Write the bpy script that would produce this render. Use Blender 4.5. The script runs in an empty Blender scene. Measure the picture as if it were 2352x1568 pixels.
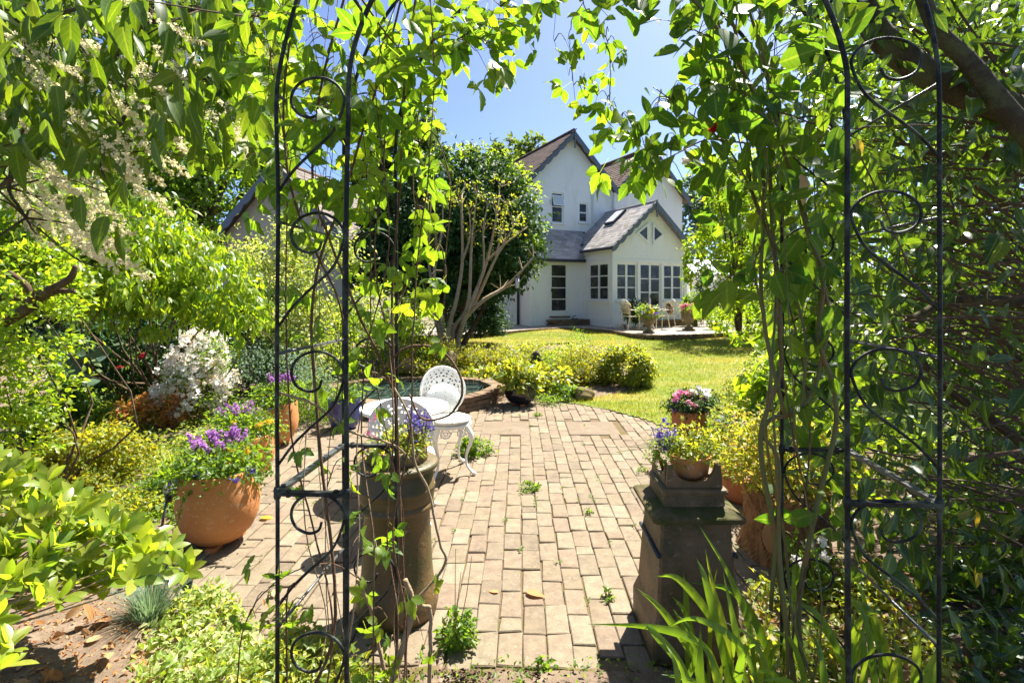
import bpy, bmesh, math, random
import numpy as np
from mathutils import Vector, Matrix

R = np.random.RandomState(11)
random.seed(11)
scene = bpy.context.scene
col = scene.collection
rad = math.radians

# ---------------------------------------------------------------- camera, sky, sun, exposure
cam_data = bpy.data.cameras.new('camera')
cam = bpy.data.objects.new('camera', cam_data)
col.objects.link(cam)
cam.location = (0, 0, 1.6)
cam.rotation_euler = (rad(90), 0, 0)
cam_data.lens = 18
cam_data.sensor_width = 36
cam_data.shift_x = -15 / 2352
cam_data.shift_y = -109 / 2352
cam_data.clip_start = 0.05
cam_data.clip_end = 2000
cam_data.dof.use_dof = True
cam_data.dof.focus_distance = 2.3
cam_data.dof.aperture_fstop = 7.0
scene.camera = cam

SUN_EL, SUN_AZ = 58.0, 37.0          # azimuth measured from +Y towards +X
world = bpy.data.worlds.new('World')
scene.world = world
world.use_nodes = True
wn = world.node_tree.nodes
bg = wn['Background']
sky = wn.new('ShaderNodeTexSky')
sky.sky_type = 'NISHITA'
sky.sun_disc = False
sky.sun_elevation = rad(SUN_EL)
sky.sun_rotation = rad(SUN_AZ)
sky.air_density = 0.4
sky.dust_density = 1.0
sky.ozone_density = 6.5
bg.inputs['Strength'].default_value = 0.094
world.node_tree.links.new(sky.outputs[0], bg.inputs['Color'])

sun_data = bpy.data.lights.new('sun', 'SUN')
sun = bpy.data.objects.new('sun', sun_data)
col.objects.link(sun)
sun_data.energy = 5.0
sun_data.angle = rad(0.53)
sun_data.color = (1.0, 0.95, 0.86)
sd = Vector((math.sin(rad(SUN_AZ)) * math.cos(rad(SUN_EL)), math.cos(rad(SUN_AZ)) * math.cos(rad(SUN_EL)), math.sin(rad(SUN_EL))))
sun.rotation_euler = sd.to_track_quat('Z', 'Y').to_euler()
sun.location = (6, 8, 20)

vs = scene.view_settings
scene.display_settings.display_device = 'sRGB'
vs.view_transform = 'Standard'
vs.look = 'None'
vs.gamma = 1.0
vs.use_curve_mapping = False
vs.exposure = 1.92
scene.cycles.max_bounces = 8
scene.cycles.diffuse_bounces = 4
scene.cycles.transmission_bounces = 6
scene.cycles.transparent_max_bounces = 8
scene.cycles.use_adaptive_sampling = True
try:
    scene.cycles.use_denoising = True
    scene.cycles.denoiser = 'OPENIMAGEDENOISE'
except Exception:
    pass

# ---------------------------------------------------------------- measuring helpers
F, VX, VY, EYE = 1176.0, 1191.0, 675.0, 1.6

def pt(x, y, Y):
    return np.array([(x - VX) * Y / F, Y, EYE - (y - VY) * Y / F])

def ground_z(Y):
    return max(0.0, min(0.43, (Y - 7.6) * 0.0385))

def gp(x, y):
    """point of the ground seen at a place of the picture"""
    s = (y - VY) / F
    Y = EYE / s
    if Y > 7.6:
        Y = (EYE + 7.6 * 0.0385) / (s + 0.0385)
    return np.array([(x - VX) * Y / F, Y, ground_z(Y)])

def proj(p):
    p = np.asarray(p, float)
    Y = np.maximum(p[..., 1], 0.05)
    return VX + F * p[..., 0] / Y, VY - F * (p[..., 2] - EYE) / Y

# ---------------------------------------------------------------- materials
def nodes_of(m):
    m.use_nodes = True
    nt = m.node_tree
    nt.nodes.clear()
    out = nt.nodes.new('ShaderNodeOutputMaterial')
    return nt, nt.nodes, nt.links, out

def ramp_node(n, stops):
    r = n.new('ShaderNodeValToRGB')
    e = r.color_ramp.elements
    while len(e) < len(stops):
        e.new(0.5)
    for i, (p, c) in enumerate(stops):
        e[i].position = p
        e[i].color = (c[0], c[1], c[2], 1) if not isinstance(c, (int, float)) else (c, c, c, 1)
    return r

def math_node(nt, op, a, b=None, c=None):
    m = nt.nodes.new('ShaderNodeMath')
    m.operation = op
    for i, v in enumerate((a, b, c)):
        if v is None:
            continue
        if isinstance(v, (int, float)):
            m.inputs[i].default_value = v
        else:
            nt.links.new(v, m.inputs[i])
    return m.outputs[0]

def mix_col(nt, fac, a, b, mode='MIX'):
    m = nt.nodes.new('ShaderNodeMix')
    m.data_type = 'RGBA'
    m.blend_type = mode
    for sock, v in ((m.inputs[0], fac), (m.inputs[6], a), (m.inputs[7], b)):
        if isinstance(v, (int, float)):
            sock.default_value = v
        elif isinstance(v, tuple):
            sock.default_value = (v[0], v[1], v[2], 1)
        else:
            nt.links.new(v, sock)
    return m.outputs[2]

def noise(nt, scale, detail=4, rough=0.6, vec=None, dims=None):
    n = nt.nodes.new('ShaderNodeTexNoise')
    n.inputs['Scale'].default_value = scale
    n.inputs['Detail'].default_value = detail
    n.inputs['Roughness'].default_value = rough
    if vec is not None:
        nt.links.new(vec, n.inputs['Vector'])
    return n.outputs['Fac']

def world_pos(nt):
    return nt.nodes.new('ShaderNodeNewGeometry').outputs['Position']

def leaf_mat(name, cols, trans=0.45, tcol=None, rough=0.42, spec=0.45, vein=0.25, noisy=0.25):
    m = bpy.data.materials.new(name)
    nt, n, l, out = nodes_of(m)
    at = n.new('ShaderNodeAttribute'); at.attribute_name = 'leaf'
    sep = n.new('ShaderNodeSeparateXYZ'); l.new(at.outputs['Vector'], sep.inputs[0])
    oi = n.new('ShaderNodeObjectInfo')
    rnd = math_node(nt, 'FRACT', math_node(nt, 'ADD', sep.outputs['Z'], oi.outputs['Random']))
    k = len(cols)
    rp = ramp_node(n, [(i / max(1, k - 1), c) for i, c in enumerate(cols)])
    l.new(rnd, rp.inputs[0])
    c = rp.outputs[0]
    nz = noise(nt, 22, 3, 0.6, world_pos(nt))
    v = math_node(nt, 'MULTIPLY_ADD', nz, noisy * 2, 1 - noisy)
    hv = n.new('ShaderNodeHueSaturation'); l.new(c, hv.inputs['Color']); l.new(v, hv.inputs['Value'])
    c = hv.outputs[0]
    if vein:
        rib = math_node(nt, 'GREATER_THAN', sep.outputs['X'], 0.9)
        side = math_node(nt, 'FRACT', math_node(nt, 'SUBTRACT', math_node(nt, 'MULTIPLY', sep.outputs['Y'], 7.0), math_node(nt, 'MULTIPLY', math_node(nt, 'SUBTRACT', 1.0, sep.outputs['X']), 1.6)))
        side = math_node(nt, 'LESS_THAN', side, 0.12)
        vf = math_node(nt, 'MULTIPLY', math_node(nt, 'MAXIMUM', rib, math_node(nt, 'MULTIPLY', side, 0.5)), vein)
        c = mix_col(nt, vf, c, (0.26, 0.32, 0.09))
        sp_ = ramp_node(n, [(0.70, 0.0), (0.76, 0.8)]); l.new(noise(nt, 60, 3, 0.6, world_pos(nt)), sp_.inputs[0])
        c = mix_col(nt, sp_.outputs[0], c, (0.17, 0.11, 0.03))
    p = n.new('ShaderNodeBsdfPrincipled')
    l.new(c, p.inputs['Base Color'])
    p.inputs['Roughness'].default_value = rough
    p.inputs['Specular IOR Level'].default_value = spec
    if trans <= 0:
        l.new(p.outputs[0], out.inputs[0])
        return m
    t = n.new('ShaderNodeBsdfTranslucent')
    tc = mix_col(nt, 1.0, c, tcol or (3.0, 2.9, 1.0), 'MULTIPLY')
    l.new(tc, t.inputs['Color'])
    ms = n.new('ShaderNodeMixShader'); ms.inputs[0].default_value = trans
    l.new(p.outputs[0], ms.inputs[1]); l.new(t.outputs[0], ms.inputs[2])
    l.new(ms.outputs[0], out.inputs[0])
    return m

def mat(name, base, rough=0.6, spec=0.3, metal=0.0, var=0.2, scale=8.0, second=None, second_at=(0.5, 0.65), bump=0.0, bump_scale=40.0, rnd=0.0, spot=None, object_space=False, stretch=None):
    """general surface: colour + mottling, optional second colour in patches, optional relief"""
    m = bpy.data.materials.new(name)
    nt, n, l, out = nodes_of(m)
    if object_space:
        vec = n.new('ShaderNodeTexCoord').outputs['Object']
    else:
        vec = world_pos(nt)
    if stretch:
        mp = n.new('ShaderNodeMapping'); l.new(vec, mp.inputs['Vector']); mp.inputs['Scale'].default_value = stretch; vec = mp.outputs[0]
    a = noise(nt, scale, 6, 0.65, vec)
    v = math_node(nt, 'MULTIPLY_ADD', a, var * 2, 1 - var)
    if rnd:
        oi = n.new('ShaderNodeObjectInfo')
        at = n.new('ShaderNodeAttribute'); at.attribute_name = 'leaf'
        sp = n.new('ShaderNodeSeparateXYZ'); l.new(at.outputs['Vector'], sp.inputs[0])
        r = math_node(nt, 'FRACT', math_node(nt, 'ADD', sp.outputs['Z'], oi.outputs['Random']))
        v = math_node(nt, 'MULTIPLY', v, math_node(nt, 'MULTIPLY_ADD', r, rnd * 2, 1 - rnd))
    hv = n.new('ShaderNodeHueSaturation')
    hv.inputs['Color'].default_value = (*base, 1)
    l.new(v, hv.inputs['Value'])
    c = hv.outputs[0]
    if second:
        b = noise(nt, scale * 0.45, 6, 0.7, vec)
        rp = ramp_node(n, [(second_at[0], 0.0), (second_at[1], 1.0)])
        l.new(b, rp.inputs[0])
        c = mix_col(nt, rp.outputs[0], c, second)
    if spot:
        b = noise(nt, scale * 5, 3, 0.6, vec)
        rp = ramp_node(n, [(spot[1], 0.0), (spot[1] + 0.06, 1.0)])
        l.new(b, rp.inputs[0])
        c = mix_col(nt, rp.outputs[0], c, spot[0])
    p = n.new('ShaderNodeBsdfPrincipled')
    l.new(c, p.inputs['Base Color'])
    p.inputs['Roughness'].default_value = rough
    p.inputs['Specular IOR Level'].default_value = spec
    p.inputs['Metallic'].default_value = metal
    if bump:
        bn = n.new('ShaderNodeBump'); bn.inputs['Strength'].default_value = bump; bn.inputs['Distance'].default_value = 0.01
        l.new(noise(nt, bump_scale, 5, 0.65, vec), bn.inputs['Height'])
        l.new(bn.outputs[0], p.inputs['Normal'])
    l.new(p.outputs[0], out.inputs[0])
    return m

def brick_mat(name, cols, moss=(0.16, 0.11, 0.03)):
    m = bpy.data.materials.new(name)
    nt, n, l, out = nodes_of(m)
    vec = world_pos(nt)
    oi = n.new('ShaderNodeObjectInfo')
    at = n.new('ShaderNodeAttribute'); at.attribute_name = 'leaf'
    sp = n.new('ShaderNodeSeparateXYZ'); l.new(at.outputs['Vector'], sp.inputs[0])
    r = math_node(nt, 'FRACT', math_node(nt, 'ADD', sp.outputs['Z'], oi.outputs['Random']))
    k = len(cols)
    rp = ramp_node(n, [(i / (k - 1), c) for i, c in enumerate(cols)]); l.new(r, rp.inputs[0])
    a = noise(nt, 14, 8, 0.7, vec)
    v = math_node(nt, 'MULTIPLY_ADD', a, 1.3, 0.35)
    hv = n.new('ShaderNodeHueSaturation'); l.new(rp.outputs[0], hv.inputs['Color']); l.new(v, hv.inputs['Value'])
    c = hv.outputs[0]
    # pale lichen bloom, dark pits, moss stains
    b = noise(nt, 34, 6, 0.75, vec)
    r2 = ramp_node(n, [(0.56, 0.0), (0.70, 0.75)]); l.new(b, r2.inputs[0])
    c = mix_col(nt, r2.outputs[0], c, (0.26, 0.225, 0.17))
    b = noise(nt, 120, 3, 0.6, vec)
    r3 = ramp_node(n, [(0.30, 0.85), (0.36, 0.0)]); l.new(b, r3.inputs[0])
    c = mix_col(nt, r3.outputs[0], c, (0.07, 0.05, 0.04))
    b = noise(nt, 7.0, 8, 0.8, vec)
    r4 = ramp_node(n, [(0.58, 0.0), (0.78, 0.6)]); l.new(b, r4.inputs[0])
    c = mix_col(nt, r4.outputs[0], c, moss)
    p = n.new('ShaderNodeBsdfPrincipled'); l.new(c, p.inputs['Base Color'])
    p.inputs['Roughness'].default_value = 0.85
    p.inputs['Specular IOR Level'].default_value = 0.2
    bn = n.new('ShaderNodeBump'); bn.inputs['Strength'].default_value = 0.5; bn.inputs['Distance'].default_value = 0.006
    l.new(noise(nt, 60, 6, 0.7, vec), bn.inputs['Height']); l.new(bn.outputs[0], p.inputs['Normal'])
    l.new(p.outputs[0], out.inputs[0])
    return m

M = {}
M['path_brick'] = brick_mat('path_brick', [(0.155, 0.119, 0.078), (0.172, 0.135, 0.088), (0.166, 0.123, 0.084), (0.19, 0.152, 0.102), (0.138, 0.108, 0.073), (0.17, 0.121, 0.084), (0.17, 0.139, 0.092), (0.20, 0.164, 0.113)])
M['wall_brick'] = brick_mat('wall_brick', [(0.16, 0.10, 0.06), (0.21, 0.135, 0.08), (0.13, 0.085, 0.05), (0.23, 0.165, 0.10)], (0.13, 0.10, 0.02))
M['joint'] = mat('joint_earth', (0.12, 0.085, 0.05), 0.95, 0.1, var=0.4, scale=20, second=(0.09, 0.085, 0.02), second_at=(0.5, 0.62), bump=0.6, bump_scale=60)
M['slab'] = mat('stone_slab', (0.15, 0.113, 0.076), 0.85, 0.2, var=0.3, scale=9, second=(0.19, 0.15, 0.105), second_at=(0.5, 0.7), bump=0.4, bump_scale=50)
M['soil'] = mat('soil', (0.14, 0.102, 0.07), 0.95, 0.1, var=0.5, scale=18, second=(0.23, 0.172, 0.12), second_at=(0.5, 0.7), bump=1.0, bump_scale=45)
M['ground'] = mat('ground_earth', (0.10, 0.075, 0.04), 0.95, 0.1, var=0.4, scale=6, second=(0.07, 0.085, 0.02), second_at=(0.45, 0.6), bump=0.8, bump_scale=30)
M['lawn'] = mat('lawn_green', (0.125, 0.16, 0.028), 0.9, 0.15, var=0.3, scale=2.2, second=(0.26, 0.22, 0.085), second_at=(0.48, 0.66), bump=0.6, bump_scale=70, stretch=(0.6, 1.5, 1))
M['paving'] = mat('terrace_paving', (0.35, 0.295, 0.24), 0.9, 0.2, var=0.2, scale=5, second=(0.30, 0.25, 0.20), bump=0.3)
M['metal'] = mat('black_iron', (0.010, 0.011, 0.010), 0.55, 0.25, var=0.5, scale=30, second=(0.07, 0.085, 0.066), second_at=(0.47, 0.66), bump=0.35, bump_scale=120, spot=((0.09, 0.045, 0.02), 0.62))
M['grey_rod'] = mat('worn_iron', (0.10, 0.105, 0.105), 0.35, 0.5, 0.4, var=0.4, scale=30, second=(0.03, 0.03, 0.03), bump=0.3, bump_scale=90)
M['terracotta'] = mat('terracotta', (0.54, 0.24, 0.085), 0.75, 0.25, var=0.14, scale=7, second=(0.45, 0.18, 0.06), second_at=(0.42, 0.66), bump=0.25, bump_scale=70, spot=((0.50, 0.31, 0.18), 0.60))
M['dark_terracotta'] = mat('dark_terracotta', (0.40, 0.15, 0.06), 0.75, 0.25, var=0.2, scale=9, bump=0.15)
M['salt_glaze'] = mat('brown_clay', (0.135, 0.078, 0.030), 0.5, 0.4, var=0.35, scale=8, second=(0.068, 0.058, 0.017), second_at=(0.42, 0.58), bump=0.4, bump_scale=55, spot=((0.30, 0.22, 0.14), 0.66))
M['grey_clay'] = mat('grey_brown_clay', (0.18, 0.108, 0.055), 0.6, 0.35, var=0.35, scale=9, second=(0.07, 0.058, 0.022), second_at=(0.44, 0.62), bump=0.4, bump_scale=60, spot=((0.24, 0.19, 0.14), 0.64))
M['moss_stone'] = mat('mossy_clay', (0.12, 0.085, 0.045), 0.8, 0.2, var=0.4, scale=16, second=(0.06, 0.062, 0.014), second_at=(0.42, 0.6), bump=0.7, bump_scale=60)
M['white_paint'] = mat('white_cast_metal', (0.78, 0.76, 0.70), 0.45, 0.4, var=0.08, scale=25, second=(0.62, 0.58, 0.48), second_at=(0.6, 0.8), bump=0.1)
M['cream_metal'] = mat('cream_metal', (0.66, 0.59, 0.45), 0.5, 0.4, var=0.1, scale=10)
M['house_wall'] = mat('white_render', (0.83, 0.82, 0.785), 0.85, 0.2, var=0.06, scale=3.0, second=(0.64, 0.62, 0.54), second_at=(0.52, 0.80), stretch=(1, 1, 0.25), bump=0.25, bump_scale=9)
M['house_trim'] = mat('white_joinery', (0.80, 0.79, 0.75), 0.4, 0.4, var=0.03)
M['cream_wall'] = mat('cream_render', (0.45, 0.40, 0.29), 0.85, 0.2, var=0.08, scale=2.0, bump=0.2, bump_scale=10)
M['barge'] = mat('blue_grey_paint', (0.115, 0.135, 0.16), 0.5, 0.4, var=0.1, scale=4)
M['roof_tile'] = mat('brown_roof_tile', (0.10, 0.064, 0.048), 0.8, 0.25, var=0.35, scale=3, rnd=0.32, second=(0.16, 0.12, 0.08), second_at=(0.54, 0.7), bump=0.3)
M['grey_tile'] = mat('grey_brown_tile', (0.105, 0.082, 0.068), 0.8, 0.25, var=0.35, scale=3, rnd=0.32, second=(0.15, 0.125, 0.09), second_at=(0.5, 0.7), bump=0.3)
M['slate'] = mat('grey_slate', (0.31, 0.285, 0.265), 0.42, 0.5, var=0.2, scale=3, rnd=0.3, second=(0.30, 0.21, 0.09), second_at=(0.60, 0.74), bump=0.2)
M['lead'] = mat('dark_gutter', (0.03, 0.035, 0.045), 0.5, 0.4, var=0.1)
M['pipe'] = mat('white_pipe', (0.66, 0.66, 0.62), 0.5, 0.35, var=0.08)
M['black_pipe'] = mat('black_pipe', (0.012, 0.012, 0.012), 0.4, 0.4, var=0.1)
M['glass'] = mat('window_glass', (0.026, 0.028, 0.026), 0.05, 0.35, var=0.8, scale=3.5, second=(0.085, 0.085, 0.075), second_at=(0.5, 0.6))  # paler patches painted into the pane colour imitate reflections and dim rooms
M['timber'] = mat('brown_timber', (0.17, 0.075, 0.03), 0.6, 0.3, var=0.3, scale=12)
M['bark'] = mat('brown_bark', (0.10, 0.066, 0.04), 0.9, 0.15, var=0.45, scale=30, second=(0.16, 0.13, 0.08), bump=0.9, bump_scale=70)
M['pale_bark'] = mat('pale_bark', (0.36, 0.27, 0.17), 0.8, 0.2, var=0.25, scale=14, second=(0.25, 0.19, 0.10), bump=0.4, bump_scale=60)
M['dark_bark'] = mat('dark_bark', (0.07, 0.05, 0.03), 0.9, 0.15, var=0.45, scale=20, second=(0.11, 0.105, 0.045), second_at=(0.46, 0.62), bump=0.8, bump_scale=70)
M['vine_stem'] = mat('vine_stem', (0.12, 0.065, 0.035), 0.75, 0.2, var=0.4, scale=30, second=(0.21, 0.15, 0.08), bump=0.5, bump_scale=120)
M['dry_stem'] = mat('dry_stem', (0.30, 0.22, 0.13), 0.85, 0.2, var=0.35, scale=30, bump=0.6, bump_scale=110)
M['green_stem'] = mat('green_stem', (0.13, 0.125, 0.035), 0.5, 0.3, var=0.35, scale=18, second=(0.20, 0.10, 0.035), second_at=(0.5, 0.66), bump=0.2)
M['log'] = mat('log_bark', (0.25, 0.135, 0.06), 0.85, 0.15, var=0.4, scale=14, second=(0.13, 0.07, 0.03), second_at=(0.48, 0.6), bump=1.0, bump_scale=30)
M['log_cut'] = mat('cut_wood', (0.34, 0.20, 0.09), 0.8, 0.2, var=0.3, scale=40)
M['blue_glaze'] = mat('blue_glaze', (0.035, 0.055, 0.19), 0.18, 0.6, var=0.3, scale=6)
M['dark_glaze'] = mat('dark_glaze', (0.016, 0.014, 0.022), 0.12, 0.6, var=0.3, scale=6)
M['urn_stone'] = mat('urn_stone', (0.20, 0.155, 0.09), 0.9, 0.2, var=0.4, scale=18, second=(0.09, 0.085, 0.035), bump=0.5, bump_scale=60)
M['water'] = mat('pond_water', (0.012, 0.02, 0.016), 0.04, 0.6, var=0.3)
M['net'] = mat('green_net', (0.05, 0.11, 0.085), 0.5, 0.4, var=0.2)
M['cushion'] = mat('sprigged_cushion', (0.72, 0.72, 0.66), 0.9, 0.15, var=0.06, scale=12, spot=((0.13, 0.22, 0.10), 0.60))
M['pattern_cushion'] = mat('patterned_cushion', (0.36, 0.27, 0.15), 0.9, 0.15, var=0.3, scale=10, second=(0.08, 0.06, 0.04), second_at=(0.5, 0.55))
M['moss_rock'] = mat('mossy_rock', (0.17, 0.13, 0.06), 0.9, 0.15, var=0.4, scale=12, second=(0.12, 0.11, 0.02), bump=0.8)
M['pale_stone'] = mat('pale_stone', (0.42, 0.42, 0.42), 0.8, 0.2, var=0.4, scale=25, second=(0.2, 0.2, 0.2), bump=0.4)
M['dark_stone'] = mat('dark_stone', (0.075, 0.055, 0.045), 0.85, 0.2, var=0.4, scale=20, bump=0.6)
M['fur'] = mat('ginger_white_fur', (0.62, 0.57, 0.50), 0.95, 0.1, var=0.1, scale=6, second=(0.42, 0.19, 0.07), second_at=(0.48, 0.54))
M['glasshouse'] = mat('glasshouse_glass', (0.55, 0.58, 0.58), 0.15, 0.5, var=0.1)

# foliage (cols: reflectance of the lit upper side)
M['clematis'] = leaf_mat('clematis_leaf', [(0.035, 0.095, 0.012), (0.07, 0.145, 0.015), (0.045, 0.11, 0.015), (0.10, 0.165, 0.016)], 0.55, (4.21, 3.29, 0.80), 0.45, 0.4)
M['rose'] = leaf_mat('climber_leaf', [(0.03, 0.085, 0.013), (0.055, 0.125, 0.016), (0.035, 0.095, 0.016), (0.08, 0.145, 0.016), (0.025, 0.075, 0.014)], 0.52, (3.77, 3.05, 0.80), 0.48, 0.25)
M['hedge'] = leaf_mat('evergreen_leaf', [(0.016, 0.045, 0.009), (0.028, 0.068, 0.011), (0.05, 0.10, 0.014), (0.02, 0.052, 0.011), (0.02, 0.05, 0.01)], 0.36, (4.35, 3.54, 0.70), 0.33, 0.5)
M['overhang'] = leaf_mat('overhang_leaf', [(0.035, 0.08, 0.013), (0.055, 0.105, 0.014), (0.04, 0.09, 0.012), (0.075, 0.12, 0.014)], 0.38, (4.35, 3.54, 0.70), 0.42, 0.3)
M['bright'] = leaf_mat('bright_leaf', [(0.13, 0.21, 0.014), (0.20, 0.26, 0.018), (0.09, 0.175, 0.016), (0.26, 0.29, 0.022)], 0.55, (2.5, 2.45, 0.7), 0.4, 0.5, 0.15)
M['laurel'] = leaf_mat('laurel_leaf', [(0.15, 0.22, 0.02), (0.23, 0.28, 0.03), (0.09, 0.16, 0.018), (0.28, 0.30, 0.045), (0.13, 0.20, 0.02)], 0.5, (2.5, 2.5, 0.7), 0.33, 0.5, 0.25)
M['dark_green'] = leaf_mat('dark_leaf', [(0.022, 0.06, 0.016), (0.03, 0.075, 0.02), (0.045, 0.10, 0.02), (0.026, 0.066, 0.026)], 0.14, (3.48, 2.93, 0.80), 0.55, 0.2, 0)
M['mid_green'] = leaf_mat('mid_leaf', [(0.05, 0.11, 0.018), (0.075, 0.15, 0.02), (0.10, 0.17, 0.02), (0.06, 0.12, 0.02)], 0.5, (3.77, 3.05, 0.80), 0.45, 0.4, 0)
M['far_green'] = leaf_mat('far_leaf', [(0.045, 0.085, 0.02), (0.065, 0.11, 0.024), (0.08, 0.12, 0.024)], 0.45, (3.19, 2.68, 0.90), 0.6, 0.25, 0)
M['yellow_green'] = leaf_mat('azalea_leaf', [(0.13, 0.19, 0.018), (0.21, 0.235, 0.025), (0.09, 0.15, 0.015), (0.25, 0.21, 0.03), (0.17, 0.235, 0.02), (0.22, 0.25, 0.03)], 0.5, (2.75, 2.20, 0.80), 0.45, 0.4, 0)
M['lime'] = leaf_mat('lime_leaf', [(0.20, 0.26, 0.03), (0.27, 0.29, 0.05), (0.14, 0.21, 0.03), (0.10, 0.17, 0.03)], 0.48, (2.75, 2.20, 0.80), 0.4, 0.45, 0)
M['gold'] = leaf_mat('golden_leaf', [(0.20, 0.26, 0.028), (0.26, 0.28, 0.035), (0.14, 0.21, 0.025), (0.30, 0.23, 0.08), (0.19, 0.26, 0.03), (0.11, 0.18, 0.02)], 0.5, (2.46, 1.95, 0.80), 0.45, 0.35, 0)
M['variegated'] = leaf_mat('variegated_leaf', [(0.12, 0.20, 0.025), (0.27, 0.34, 0.10), (0.17, 0.26, 0.035), (0.48, 0.50, 0.30), (0.10, 0.17, 0.02), (0.20, 0.29, 0.04)], 0.45, (2.46, 2.07, 0.80), 0.45, 0.35, 0)
M['blue_leaf'] = leaf_mat('blue_green_leaf', [(0.09, 0.15, 0.10), (0.13, 0.20, 0.15), (0.07, 0.13, 0.07)], 0.34, (2.61, 2.32, 1.30), 0.5, 0.3, 0)
M['iris'] = leaf_mat('iris_leaf', [(0.065, 0.15, 0.02), (0.10, 0.19, 0.025), (0.08, 0.17, 0.03), (0.15, 0.22, 0.03)], 0.52, (3.48, 2.68, 0.70), 0.4, 0.45, 0)
M['grass'] = leaf_mat('grass_blade', [(0.10, 0.16, 0.02), (0.155, 0.19, 0.03), (0.25, 0.22, 0.075), (0.12, 0.175, 0.022)], 0.45, (3.19, 2.44, 0.80), 0.5, 0.3, 0)
M['dead'] = leaf_mat('dead_leaf', [(0.42, 0.22, 0.09), (0.30, 0.13, 0.05), (0.50, 0.33, 0.18), (0.45, 0.18, 0.05)], 0.25, (1.5, 1.3, 0.9), 0.7, 0.2, 0.2)
M['yellow_leaf'] = leaf_mat('yellowed_leaf', [(0.55, 0.38, 0.02), (0.60, 0.45, 0.04), (0.48, 0.28, 0.03)], 0.35, (1.5, 1.4, 0.8), 0.5, 0.3, 0.2)
M['cream_flower'] = leaf_mat('cream_flower', [(0.74, 0.66, 0.42), (0.80, 0.74, 0.54), (0.70, 0.60, 0.34)], 0.4, (1.2, 1.2, 1.1), 0.7, 0.2, 0)
M['white_flower'] = leaf_mat('white_flower', [(0.82, 0.80, 0.76), (0.76, 0.72, 0.66), (0.84, 0.82, 0.80), (0.72, 0.55, 0.34)], 0.3, (1.1, 1.1, 1.1), 0.7, 0.2, 0)
M['orange_flower'] = leaf_mat('orange_flower', [(0.58, 0.16, 0.06), (0.56, 0.25, 0.07), (0.40, 0.26, 0.05), (0.62, 0.24, 0.13)], 0.35, (1.3, 1.3, 1.0), 0.6, 0.2, 0)
M['purple_flower'] = leaf_mat('purple_flower', [(0.40, 0.16, 0.46), (0.32, 0.12, 0.40), (0.52, 0.27, 0.56)], 0.3, (1.3, 1.2, 1.3), 0.6, 0.2, 0)
M['violet_flower'] = leaf_mat('violet_flower', [(0.09, 0.05, 0.30), (0.13, 0.10, 0.42), (0.20, 0.17, 0.50)], 0.3, (1.3, 1.2, 1.3), 0.6, 0.2, 0)
M['pink_flower'] = leaf_mat('pink_flower', [(0.62, 0.10, 0.28), (0.70, 0.22, 0.42), (0.75, 0.45, 0.58), (0.55, 0.06, 0.14)], 0.3, (1.3, 1.2, 1.2), 0.6, 0.2, 0)
M['red_flower'] = leaf_mat('red_flower', [(0.45, 0.02, 0.03), (0.55, 0.03, 0.06)], 0.3, (1.4, 1.0, 1.0), 0.6, 0.2, 0)
M['yellow_flower'] = leaf_mat('yellow_flower', [(0.70, 0.42, 0.03), (0.72, 0.52, 0.05)], 0.3, (1.2, 1.2, 1.0), 0.6, 0.2, 0)

# ---------------------------------------------------------------- mesh helpers
def np_mesh(name, V, Fc, attr=None, smooth=False):
    """V (n,3); Fc list of arrays of equal-sided faces or one (m,k) array"""
    V = np.asarray(V, np.float32).reshape(-1, 3)
    groups = Fc if isinstance(Fc, list) else [Fc]
    groups = [np.asarray(g, np.int32) for g in groups if len(g)]
    me = bpy.data.meshes.new(name)
    me.vertices.add(len(V))
    me.vertices.foreach_set('co', V.ravel())
    loops = np.concatenate([g.ravel() for g in groups])
    counts = np.concatenate([np.full(len(g), g.shape[1], np.int32) for g in groups])
    starts = np.concatenate([[0], np.cumsum(counts)[:-1]]).astype(np.int32)
    me.loops.add(len(loops))
    me.loops.foreach_set('vertex_index', loops)
    me.polygons.add(len(counts))
    me.polygons.foreach_set('loop_start', starts)
    me.polygons.foreach_set('use_smooth', np.full(len(counts), bool(smooth)))
    if attr is not None:
        a = me.attributes.new('leaf', 'FLOAT_VECTOR', 'POINT')
        a.data.foreach_set('vector', np.asarray(attr, np.float32).ravel())
    me.update(calc_edges=True)
    me.validate()
    return me

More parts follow.
